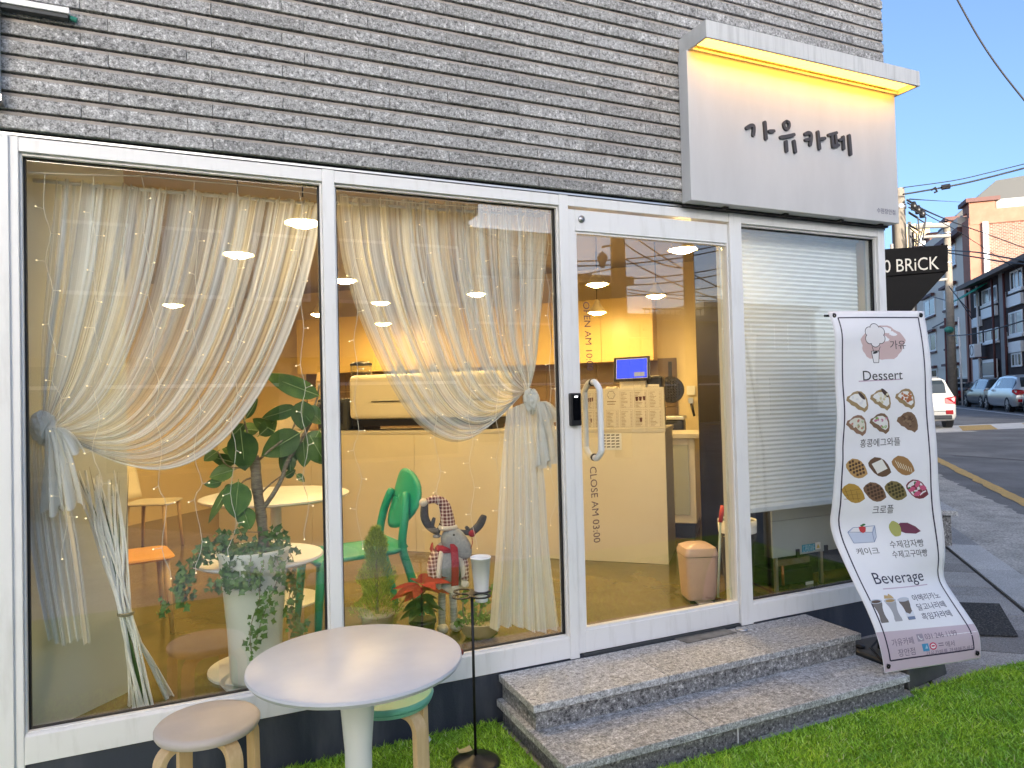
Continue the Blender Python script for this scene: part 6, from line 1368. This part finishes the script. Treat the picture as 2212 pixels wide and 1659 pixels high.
for bq in (GB+2.5, GB+8.5, GB+14.5): MB().abox(ca-0.05, ca+0.1, bq, bq+3.4, zt_+0.551, ztp-0.3).build('tarpaulin', M['tarp'], pk)
MB().abox(aw+0.02, aw+0.35, GB-0.42, GB-0.08, 2, zt_-0.4).build('downpipe', M['white'], pk)
fl = (zt_-1.0)/4.0
for k in range(4):
    for bq in (GB+4.5, GB+11.5, GB+19):
        w_ = win_a(pk, ca-0.001, bq, bq+4.0, 1.6+k*fl, 1.6+k*fl+fl*0.52, M['darkglass'], 2, 0.16, M['maroon']); MB().abox(ca-0.35, ca-0.06, bq-0.2, bq+4.2, 1.6+k*fl+fl*0.54, 1.6+k*fl+fl*0.60).build('hood', M['maroon'], w_)
P0h, P1h = at_b(2150, 465, GB+8), at_b(2230, 398, GB+8); rh = thing('rooftop_hut', 'small yellow rooftop hut with a dark sloped roof', 'hut', AB(a_of(P0h)+3, GB+9, zt_))
ah = a_of(P0h); MB().abox(ah, ah+8, GB+7, GB+12, zt_+0.001, float(P1h[2])).build('hut_wall', pm('mustard_render', (0.56,0.45,0.20), 0.8), rh)
MB().prism([AB(ah-3.2, GB+6.5, float(P0h[2])-0.4), AB(ah+9, GB+6.5, float(P1h[2])+0.6), AB(ah+9, GB+6.5, float(P1h[2])+1.0), AB(ah-0.3, GB+6.5, float(P1h[2])+0.25), AB(ah-3.2, GB+6.5, float(P0h[2]))], [AB(ah-3.2, GB+12.5, float(P0h[2])-0.4), AB(ah+9, GB+12.5, float(P1h[2])+0.6), AB(ah+9, GB+12.5, float(P1h[2])+1.0), AB(ah-0.3, GB+12.5, float(P1h[2])+0.25), AB(ah-3.2, GB+12.5, float(P0h[2]))]).build('hut_roof', M['darkgrey'], rh)

# ---- buildings closing the street
def blockb(name, label, px0, px1, pyt, b, mt, dep=10, nwin=0, wm=None):
    a0, a1 = a_of(at_b(px0, pyt, b)), a_of(at_b(px1, pyt, b)); z = float(at_b((px0+px1)/2, pyt, b)[2]); t = thing(name, label, 'building', AB((a0+a1)/2, b+dep/2, zg(b)))
    MB().abox(a0, a1, b, b+dep, 0, z).build('wall', mt, t); MB().abox(a0-0.25, a1+0.25, b-0.25, b+dep, z+0.001, z+0.35).build('roof', M['paleblock'], t)
    return t, a0, a1, z
t, a0, a1, z = blockb('cream_tower', 'plain sunlit cream building closing the street', 1925, 2052, 548, 104, M['creamwall'])
for k in range(3): MB().abox(a0+1, a1-1, 103.9, 103.999, z*0.3*(k+0.8), z*0.3*(k+0.8)+0.12).build('string_course', M['paleblock'], t)
t, a0, a1, z = blockb('tan_tower', 'tan tower block farther off above the black sign', 1955, 2008, 488, 140, pm('tan_render', (0.60,0.47,0.27), 0.85))
for k in range(3):
    for j in range(2): w_ = MB().abox(a0+2+j*3.6, a0+3.8+j*3.6, 139.85, 139.99, z-3.5-k*3.2, z-1.8-k*3.2).build('window', M['paleglass'], t); MB().abox(a0+1.9+j*3.6, a0+3.9+j*3.6, 139.7, 139.849, z-3.7-k*3.2, z-3.51-k*3.2).build('sill', M['white'], w_)
t, a0, a1, z = blockb('grey_shop_block', 'low grey shop building at the end of the street', 2000, 2066, 748, 84, M['greywall'], 8)
MB().abox(a0-0.5, a1+0.5, 82.8, 83.999, z*0.74, z*0.78).build('canopy', M['darkgrey'], t)
for j in range(3): d_ = MB().abox(a0+1.0+j*2.6, a0+2.7+j*2.6, 83.9, 83.999, 0.9, z*0.7).build('shopfront', M['darkglass'], t); MB().abox(a0+0.9+j*2.6, a0+2.8+j*2.6, 83.8, 83.899, z*0.50, z*0.54).build('transom', M['white'], d_)
t, a0, a1, z = blockb('slate_shop', 'slate green shop with a dark entrance beside the salmon building', 2054, 2104, 795, 66, pm('slate_cladding', (0.10,0.125,0.13), 0.6), 4)
MB().abox(a0-0.4, a1+0.1, 65.2, 65.999, z*0.62, z*0.95).build('fascia', M['darkgrey'], t); MB().abox(a0+2.2, a1-0.3, 65.9, 65.999, 0.7, z*0.58).build('entrance', M['black'], t); MB().abox(a0+0.3, a0+1.9, 65.9, 65.999, 0.7, z*0.55).build('shop_window', M['paleglass'], t)
sg_ = MB()
for k in range(4): sg_.abox(a0+1.2+k*0.5, a0+1.5+k*0.5, 65.15, 65.199, z*0.70, z*0.86)
tag(sg_.build('fascia_letters', M['white'], t), kind='stuff')
# next building on our side of the street (carries the black sign)
nx = thing('neighbour_building', 'plain neighbouring building behind the cafe corner', 'building', AB(0, 18, 0))
MB().abox(-12, 3.65, 6.7, 34, 0, 9.0).build('wall', M['greywall'], nx); MB().abox(-12.2, 3.75, 6.62, 34.2, 9.001, 9.3).build('roof', M['paleblock'], nx)
bsg = thing('black_brick_sign', 'black projecting sign box lettered 0 BRiCK on the next building', 'sign', AB(4.3, 9.3, 2.7))
pol = [(3.655,3.60),(4.885,3.585),(4.875,3.205),(3.655,3.19)]
MB().prism([AB(a, 9.0, z) for a, z in pol], [AB(a, 9.7, z) for a, z in pol]).build('sign_board', pm('black_sign_sheet', (0.009,0.009,0.010), 0.8, c2=(0.014,0.014,0.015), vs=3, spec=0.15), bsg, bevel=0.01)
pol = [(3.655,3.185),(4.86,3.200),(4.40,2.68),(3.655,2.66)]
MB().prism([AB(a, 9.02, z) for a, z in pol], [AB(a, 9.68, z) for a, z in pol]).build('canopy_soffit', pm('charcoal_soffit', (0.014,0.014,0.015), 0.8, spec=0.15), bsg, bevel=0.006)
tq = MB(); A0, A1 = at_b(1909, 577, 8.985), at_b(2028, 566, 8.985); am, zm, w_ = (a_of(A0)+a_of(A1))/2, float(A0[2]+A1[2])/2, a_of(A1)-a_of(A0)
put_text(tq, '0 BRiCK', lambda x, y: AB(am+x, 8.985, zm+y-0.006*x), width=w_, height=0.185); tq.build('lettering', pm('ivory_letters', (0.70,0.68,0.62), 0.5), bsg)

# ---- parked cars
CRZ = math.atan2(DN[1], DN[0])
SUV_ST = [(-0.50,0.42,0.66,0.80,0.70,0.60),(-0.492,0.30,0.86,0.93,0.92,0.74),(-0.478,0.26,0.98,0.97,1.06,0.80),(-0.44,0.24,1.02,1.0,1.42,0.76),(-0.40,0.22,1.03,1.0,1.62,0.72),(-0.30,0.22,1.03,1.0,1.69,0.70),(-0.05,0.22,1.02,1.0,1.70,0.70),(0.08,0.22,1.01,1.0,1.64,0.70),(0.20,0.22,1.0,1.0,1.28,0.74),(0.27,0.22,0.99,0.99,1.06,0.80),(0.40,0.24,0.94,0.97,0.98,0.78),(0.47,0.28,0.80,0.90,0.84,0.72),(0.50,0.36,0.62,0.76,0.66,0.6)]
SED_ST = [(-0.50,0.42,0.60,0.80,0.66,0.6),(-0.488,0.28,0.82,0.93,0.90,0.76),(-0.45,0.22,0.92,0.98,1.02,0.80),(-0.34,0.20,0.93,1.0,1.06,0.78),(-0.22,0.20,0.93,1.0,1.32,0.70),(-0.10,0.20,0.93,1.0,1.43,0.66),(0.04,0.20,0.92,1.0,1.43,0.66),(0.14,0.20,0.91,1.0,1.30,0.68),(0.26,0.20,0.90,0.99,1.0,0.76),(0.40,0.22,0.84,0.96,0.90,0.78),(0.47,0.26,0.72,0.88,0.76,0.72),(0.50,0.34,0.56,0.76,0.60,0.6)]
def make_car(name, label, cat, stn, Lc, Wc, Hs, paint, a, b, lamps=True, group='cars parked along the street'):
    t = thing(name, label, cat, (0,0,0), group); w = Wc/2
    def sec(s):
        x, zb, zl, kw, zt, kt = s; x *= Lc; zb, zl, zt = zb, zl*Hs, zt*Hs; W1, W2 = w*kw, w*kt
        half = [(W1*0.55,zb),(W1*0.93,zb+0.02),(W1,zb+0.16),(W1,zb*0.45+zl*0.55),(W1*0.97,zl),(W2,zt-0.06),(W2*0.82,zt)]
        return [(x,-y,z) for y, z in half]+[(x,y,z) for y, z in half[::-1]]
    S = [sec(s) for s in stn]; n = 14; mb = MB()
    mb.add([p for q in S for p in q], [(i*n+j, (i+1)*n+j, (i+1)*n+(j+1)%n, i*n+(j+1)%n) for i in range(len(S)-1) for j in range(n)]+[tuple(range(n)), tuple((len(S)-1)*n+j for j in range(n-1,-1,-1))])
    bo = mb.build('body', paint, t, auto=32)
    gl = M['darkglass']; idx = [i for i, s in enumerate(stn) if s[4]-s[2] > 0.22]
    for sgn in (-1, 1):
        segs = [idx[:len(idx)//2+1], idx[len(idx)//2:]]
        for seg in segs:
            if len(seg) < 2: continue
            lo_, hi_ = [], []
            for k, i in enumerate(seg):
                B_, T_ = np.array(S[i][4]), np.array(S[i][5]); B_ = B_*(1,-sgn,1) if True else B_; T_ = T_*(1,-sgn,1)
                lo_.append(B_+(T_-B_)*0.10+np.array((0,sgn*0.006,0))); hi_.append(B_+(T_-B_)*0.88+np.array((0,sgn*0.006,0)))
            lo_[0] = lo_[0]+np.array((0.03,0,0)); hi_[0] = hi_[0]+np.array((0.03,0,0)); lo_[-1] = lo_[-1]-np.array((0.03,0,0)); hi_[-1] = hi_[-1]-np.array((0.03,0,0))
            k = len(lo_); MB().add(lo_+hi_, [(i, i+1, k+i+1, k+i) for i in range(k-1)]).build('side_window', gl, bo)
    i0 = idx[0]-1; i1 = idx[1] if stn is SUV_ST else idx[1]-0
    def topc(i, k): p = S[i][6]; q = S[i][7]; return np.array((p[0], p[1]*k, p[2])), np.array((q[0], q[1]*k, q[2]))
    A_, B_ = topc(i0, 1.05); C_, D_ = topc(i1, 1.05); off = np.array((-0.02, 0, 0.02))
    lp = [A_*0.88+C_*0.12+off, B_*0.88+D_*0.12+off, D_*0.88+B_*0.12+off, C_*0.88+A_*0.12+off]
    im = (i0+i1)//2
    Am, Bm = topc(im, 1.08); MB().add([lp[0], lp[1], Bm+off, Am+off, lp[2], lp[3]], [(0,1,2,3),(3,2,4,5)]).build('rear_window', gl, bo)
    xr = -Lc/2
    red = bpy.data.materials.get('red_tail_lamp') or pm('red_tail_lamp', (0.42,0.012,0.018), 0.25, coat=0.5)
    for sgn in (-1, 1):
        zl = (0.92 if stn is SED_ST else 1.02)*Hs
        tl_ = MB().prism([(xr+0.03,sgn*w*0.60,zl-0.20),(xr+0.02,sgn*w*0.92,zl-0.24),(xr+0.30,sgn*(w+0.004),zl-0.12),(xr+0.26,sgn*(w+0.004),zl+0.01),(xr+0.06,sgn*w*0.90,zl+0.02),(xr+0.07,sgn*w*0.62,zl-0.02)], [(xr-0.01,sgn*w*0.60,zl-0.20),(xr-0.02,sgn*w*0.93,zl-0.24),(xr+0.25,sgn*(w+0.012),zl-0.12),(xr+0.22,sgn*(w+0.012),zl+0.01),(xr+0.0,sgn*w*0.92,zl+0.02),(xr+0.02,sgn*w*0.62,zl-0.02)]).build('tail_light', red, bo)
        MB().box(xr-0.012,xr+0.05,min(sgn*w*0.62,sgn*w*0.86),max(sgn*w*0.62,sgn*w*0.86),0.46,0.60).build('reflector', red, bo, bevel=0.02)
        MB().ball((0.20*Lc, sgn*(w+0.09), 1.0*Hs+0.03), (0.07,0.10,0.07), 10, 8).build('mirror', paint, bo, smooth=True)
    MB().box(xr-0.016, xr+0.03, -0.26, 0.26, 0.72*Hs, 0.84*Hs).build('number_plate', M['paper'], bo)
    MB().box(xr-0.02, xr+0.16, -w*0.82, w*0.82, 0.30, 0.44).build('bumper', M['darkgrey'] if stn is SUV_ST else paint, bo, bevel=0.03)
    rw = 0.345 if stn is SUV_ST else 0.32
    tyre = bpy.data.materials.get('tyre_rubber') or pm('tyre_rubber', (0.018,0.018,0.019), 0.8); rimm = bpy.data.materials.get('alloy') or pm('alloy', (0.50,0.50,0.51), 0.3, 0.8)
    for fx in (-0.30, 0.31):
        for sgn in (-1, 1):
            Mx = Matrix.Translation((fx*Lc, sgn*(w-0.11), rw)) @ Matrix.Rotation(R(-90*sgn), 4, 'X')
            MB().lathe([(0.0,-0.10),(rw*1.13,-0.10),(rw*1.13,0.102),(0.0,0.102)], (0,0,0), 28, (False,False)).xform(Matrix.Translation((0,0,0.02)) @ Mx).build('wheel_arch', M['black'], bo)
            wh = MB().lathe([(rw*0.62,0.06),(rw*0.66,0.118),(rw*0.92,0.122),(rw,0.09),(rw,-0.08),(rw*0.6,-0.08)], (0,0,0), 28, (False,False)).xform(Mx).build('wheel', tyre, t, smooth=True)
            rm = MB().lathe([(0.0,0.10),(rw*0.16,0.105),(rw*0.16,0.085),(rw*0.62,0.06)], (0,0,0), 20, (False,False))
            for k in range(5): an = 2*math.pi*k/5; rm.obox((rw*0.38*math.cos(an), rw*0.38*math.sin(an), 0.105), (rw*0.27*math.cos(an), rw*0.27*math.sin(an), 0), (-0.028*math.sin(an), 0.028*math.cos(an), 0), (0,0,0.010))
            rm.xform(Mx).build('rim', rimm, wh)
    t.location = AB(a, b); t.rotation_euler = (0, -math.atan(0.0115), CRZ)
    return t
def cpaint(nm, c, metal=0.3): return pm(nm, c, 0.28, metal, coat=0.8)
make_car('parked_car', 'white compact crossover half hidden behind the banner', 'car', SUV_ST, 4.2, 1.80, 1.0, cpaint('white_car_paint', (0.72,0.70,0.65), 0.0), 7.62, 25.6)
make_car('parked_car', 'silver van parked in front of the brick apartments', 'car', SUV_ST, 4.9, 1.95, 1.0, cpaint('silver_car_paint', (0.42,0.43,0.43), 0.6), 14.45, 37.0)
make_car('parked_car', 'black crossover parked ahead of the silver van', 'car', SUV_ST, 4.4, 1.84, 0.93, cpaint('black_green_paint', (0.012,0.014,0.012), 0.2), 14.75, 42.0)
make_car('parked_car', 'black sedan parked farthest along the kerb row', 'car', SED_ST, 4.8, 1.86, 0.95, cpaint('black_car_paint', (0.008,0.008,0.012), 0.2), 14.95, 48.6)
make_car('parked_car', 'pale silver car cut off by the right picture edge', 'car', SED_ST, 4.6, 1.84, 1.0, cpaint('pale_silver_paint', (0.50,0.52,0.56), 0.5), 14.45, 32.0)
make_car('parked_car', 'distant dark car between the white crossover and the black sedan', 'car', SED_ST, 4.6, 1.82, 0.98, cpaint('dark_car_paint', (0.02,0.022,0.028), 0.2), 15.2, 55.5)
make_car('parked_car', 'distant white car beyond the black sedan', 'car', SUV_ST, 4.4, 1.84, 0.98, cpaint('white_van_paint', (0.65,0.65,0.63), 0.0), 18.2, 62.0)
make_car('parked_car', 'small far dark hatchback at the end of the parked row', 'car', SUV_ST, 4.0, 1.75, 0.9, cpaint('navy_car_paint', (0.015,0.02,0.035), 0.2), 15.4, 66.0)

# ---- poles and wires
def pole(label, px, pyt, b, r, arms, name='utility_pole'):
    P = at_b(px, pyt, b); a = a_of(P); z = float(P[2]); t = thing(name, label, 'pole', AB(a, b), 'utility poles along the street')
    MB().tube([AB(a, b, 0), AB(a, b, z)], [r*1.25, r*0.85], 16).build('shaft', M['polecon'], t, smooth=True)
    for (x0, x1, y, th) in arms: p, q = at_b(x0, y, b-0.25), at_b(x1, y-3, b-0.25); MB().tube([p, q], th, 8).build('crossarm', M['greywall'], t)
    for dz in (0.4, 1.3, 2.2): MB().lathe([(r*1.02,0.0),(r*1.05,0.02),(r*1.05,0.06),(r*1.02,0.08)], AB(a, b, z-dz), 16, (False,False)).build('band', M['steel'], t)
    return t, a, z
t1, pa1, pz1 = pole('near utility pole with bundled cables beside the shop sign', 1941, 408, 13.0, 0.12, [])
for k, dx in enumerate((-0.16, 0.15, 0.2, -0.2)): MB().tube([AB(pa1+dx, 12.85, 0.3), AB(pa1+dx*0.9, 12.85, pz1-0.5-0.2*k)], 0.025+0.008*(k % 2), 8).build('riser_pipe', M['greywall'] if k % 2 else M['black'], t1, smooth=True)
rg = random.Random(13)
for k in range(8): z = pz1-0.35-0.16*rg.random()*5; MB().tube([AB(pa1+0.10, 12.7, z), AB(pa1+rg.uniform(0.2,0.4), 12.6, z-rg.uniform(0.1,0.3)), AB(pa1+rg.uniform(0.1,0.3), 12.6, z-rg.uniform(0.4,0.8))], 0.013, 5).build('cable_loop', M['cable'], t1)
for k in range(3): MB().lathe([(0.0,0.0),(0.05,0.0),(0.06,0.08),(0.03,0.16),(0.0,0.16)], AB(pa1+0.2+0.07*k, 12.75, pz1-0.5-0.08*k), 10, (False,False)).build('insulator', M['black'], t1, smooth=True)
t2, pa2, pz2 = pole('concrete utility pole standing in the middle of the street view', 2045, 491, 46.0, 0.22, [(1979,2050,489,0.16), (1994,2052,512,0.10), (2020,2046,606,0.08)])
for k, dx in enumerate((0.42, -0.36)): MB().tube([AB(pa2+dx, 45.8, 0.4), AB(pa2+dx*0.9, 45.8, pz2-5.5)], 0.05, 8).build('riser_pipe', M['maroon'] if k else M['white'], t2, smooth=True)
P = at_b(2050, 712, 45.5); MB().ball(P, (0.35,0.2,0.2), 10, 6).build('junction_box', pm('teal_box', (0.05,0.28,0.22), 0.6), t2)
t3, pa3, pz3 = pole('thin dark pole in front of the grey shop block', 2031, 700, 70.0, 0.12, [])
WL = [('black overhead cable crossing the sky at the top right', [(2052,-30,9),(2110,75,9),(2160,150,9),(2225,232,9)], 0.018), ('upper overhead wire above the salmon building', [(1952,405,12.9),(2060,390,12.9),(2140,372,12.9),(2225,351,12.9)], 0.014), ('thick overhead wire with a cable splice', [(1950,420,12.8),(2020,408,12.8),(2100,392,12.8),(2225,360,12.8)], 0.026),
 ('thin level wire towards the salmon roof', [(1965,430,13,),(2030,434,30),(2085,437,57)], 0.02), ('thick sagging cable towards the salmon building', [(1960,432,12.8),(2000,455,20),(2060,480,30),(2130,505,34),(2225,540,36)], 0.035), ('second sagging cable towards the brick gable', [(1960,438,12.8),(2010,468,20),(2070,500,30),(2140,545,34),(2225,600,36)], 0.022),
 ('thick wire from the street pole to the right', [(2047,541,45),(2110,545,40),(2170,556,36),(2225,565,33)], 0.06), ('lower thick wire from the street pole to the right', [(2047,546,45),(2110,556,40),(2170,566,36),(2225,571,33)], 0.06), ('guy wire falling from the street pole to the apartments', [(2050,618,45),(2075,650,42),(2097,675,41)], 0.04), ('crossing guy wire beside the street pole', [(2052,622,45),(2070,645,44),(2100,690,43)], 0.04),
 ('service wire across the far apartments', [(2050,725,45),(2100,722,38),(2160,708,34),(2225,688,31)], 0.05), ('wire from the street pole towards the far left', [(2047,690,46),(2030,700,60),(2003,714,80)], 0.07), ('thin wire left of the street pole', [(2047,650,46),(2010,640,60),(1960,628,80)], 0.05)]
for lab, pts, r in WL:
    o = MB().tube(crom([at_b(*q) for q in pts], 8), r*0.62, 6).build('overhead_wire', M['cable'], smooth=True); tag(o, lab, 'wire', 'overhead wires')
sp0, sp1 = at_b(2034, 405, 12.78), at_b(2052, 402, 12.78); sx_ = thing('cable_splice', 'black splice box on the thick overhead wire', 'splice box', tuple((sp0+sp1)/2)); MB().tube([sp0, sp1], 0.05, 8).build('splice_case', M['black'], sx_); MB().tube([at_b(2012,411,12.78), at_b(2020,405,12.78), at_b(2024,414,12.78), at_b(2018,416,12.78)], 0.02, 6).build('cable_knot', M['cable'], sx_)
# ================================================================== across the junction, seen mirrored in the glass
def mir(px, py, dist): P = at_y(px, py, dist); return np.array((P[0], 0.1-P[1], P[2]))
def facing(name, label, px0, px1, pyt, dist, mt, dep=9, rows=0, cols_=0, gm=None, band=None):
    x0, x1 = mir(px0, pyt, dist)[0], mir(px1, pyt, dist)[0]; z = mir((px0+px1)/2, pyt, dist)[2]; y = 0.1-dist
    t = thing(name, label, 'building', ((x0+x1)/2, y-dep/2, 0)); MB().box(x0, x1, y-dep, y, -0.01, z).build('wall', mt, t); MB().box(x0-0.2, x1+0.2, y-dep, y+0.25, z+0.001, z+0.3).build('roof', M['greywall'], t)
    if band: MB().box(x0+0.1, x1-0.1, y+0.001, y+0.25, 2.7, 3.5).build('shop_fascia', band, t)
    for j in range(rows):
        for i in range(cols_):
            wx = x0+(x1-x0)*(i+0.2)/cols_; ww = (x1-x0)/cols_*0.6; wz = 4.2+j*3.0
            if wz+1.5 > z-0.2: continue
            w_ = MB().box(wx-0.08, wx+ww+0.08, y+0.001, y+0.05, wz-0.08, wz+1.58).build('window', M['white'], t); MB().box(wx, wx+ww, y+0.0505, y+0.06, wz, wz+1.5).build('pane', M['paleglass'], w_)
    if rows:
        for i in range(max(2, cols_//2)):
            wx = x0+(x1-x0)*(i+0.1)/max(2, cols_//2); ww = (x1-x0)/max(2, cols_//2)*0.8; d_ = MB().box(wx, wx+ww, y+0.001, y+0.04, 0.1, 2.5).build('shopfront', M['darkglass'], t); MB().box(wx, wx+ww, y+0.041, y+0.09, 2.0, 2.08).build('transom', M['white'], d_)
    return t
facing('facing_shops', 'pale rendered shop building across the junction', -420, 1010, 405, 15, pm('weathered_taupe_render', (0.30,0.275,0.245), 0.85, c2=(0.36,0.33,0.295), vs=0.8), 9, 3, 7, band=M['greywall'])
facing('facing_house', 'brown roofed house across the junction', 1015, 1195, 520, 19, M['greywall'], 8, 1, 3)
facing('facing_corner_shop', 'dark corner shop with a lit sign across the junction', 1180, 1352, 612, 20, pm('brown_cladding', (0.07,0.05,0.04), 0.7), 8, 1, 3, band=M['darkgrey'])
facing('facing_yard_wall', 'low building beyond the yard across the junction', 1352, 1570, 694, 26, M['greywall'], 6, 1, 3)
facing('facing_far_house', 'far house with an arched gable across the junction', 1520, 1760, 668, 30, M['greywall'], 6, 1, 3)
rl = thing('roof_railing', 'roof railing on the low building across the junction', 'railing', tuple(mir(1430, 694, 26))); y = 0.1-25.9
for i in range(12): p = mir(1400+i*11, 690, 25.9); MB().tube([(p[0], y-0.3, p[2]-0.2), (p[0], y-0.3, p[2]+0.55)], 0.03, 6).build('baluster', M['black'], rl)
p, q = mir(1395, 690, 25.9), mir(1525, 690, 25.9); MB().tube([(p[0], y-0.3, p[2]+0.56), (q[0], y-0.3, q[2]+0.56)], 0.04, 6).build('handrail', M['black'], rl)
def mpole(label, px, dist, r, ztop=9.0):
    P = mir(px, 700, dist); t = thing('street_pole', label, 'pole', (P[0], P[1], 0), 'poles across the junction'); MB().tube([(P[0],P[1],0),(P[0],P[1],ztop)], [r*1.2, r*0.85], 14).build('shaft', M['polecon'], t, smooth=True); MB().tube([(P[0]-0.9,P[1],ztop-0.6),(P[0]+0.9,P[1],ztop-0.6)], 0.06, 6).build('crossarm', M['greywall'], t); return t, P
t, P = mpole('thick street pole with a lantern across the junction', 1338, 12, 0.19)
q = mir(1300, 560, 12); MB().tube(crom([(P[0],P[1],q[2]+0.1),(P[0]-0.15,P[1],q[2]+0.35),(q[0],P[1],q[2]+0.3)], 5), 0.025, 8).build('lantern_arm', M['black'], t, smooth=True); MB().lathe([(0.05,-0.22),(0.14,0.05),(0.10,0.12),(0.03,0.18),(0.0,0.2)], (q[0],P[1],q[2]), 12).build('lantern', M['paleglass'], t)
mpole('leaning street pole with cables across the junction', 1490, 13, 0.16); mpole('thin signal pole across the junction', 1383, 22, 0.07, 4.6); mpole('short pole at the yard across the junction', 1424, 24, 0.12, 5.2)
for k, (x0, y0, x1, y1, dst, sg2) in enumerate(((1100,560,1600,520,12.8,20),(1100,568,1600,530,12.8,22),(1240,600,1600,570,13.2,14),(1240,612,1600,582,13.2,16),(1240,640,1600,610,14,10),(1360,505,1600,640,13,12),(1350,560,1600,660,13,10),(1355,625,1600,640,18,6),(1355,632,1600,650,18,6),(1340,520,1490,580,12.6,16),(1100,600,1345,575,12,10),(1000,480,1240,560,12,14))):
    P = [mir(x0+(x1-x0)*u, y0+(y1-y0)*u+sg2*4*u*(1-u), dst) for u in np.linspace(0,1,12)]
    o = MB().tube(P, 0.018, 6).build('junction_wire', M['cable']); tag(o, ['upper long','second long','first level','second level','lower long','first diagonal','second diagonal','first far','second far','short pole to pole','left level','left sagging'][k]+' overhead wire across the junction', 'wire', 'wires across the junction')
wb_ = thing('west_light_blocker', 'plain grey block added out of view on the left to block light', 'building', (-18, -6, 0))  # unseen building, added left of the junction as a light blocker
MB().box(-24, -13, -13.5, 4.5, -0.01, 6.5).build('wall', M['greywall'], wb_); MB().box(-24.2, -12.8, -13.6, 4.7, 6.501, 6.9).build('roof', M['paleblock'], wb_)

fb = thing('street_shade_block', 'wide taller block added behind the facing houses to shade the street', 'building', (15, -36, 0))  # added behind the facing houses to keep low sun off the far street
MB().box(7.5, 22.0, -40, -32, -0.01, 7.3).build('wall', pm('brown_render', (0.20,0.165,0.13), 0.85), fb); MB().box(7.3, 22.2, -40, -31.8, 7.301, 7.6).build('roof', M['darkgrey'], fb)
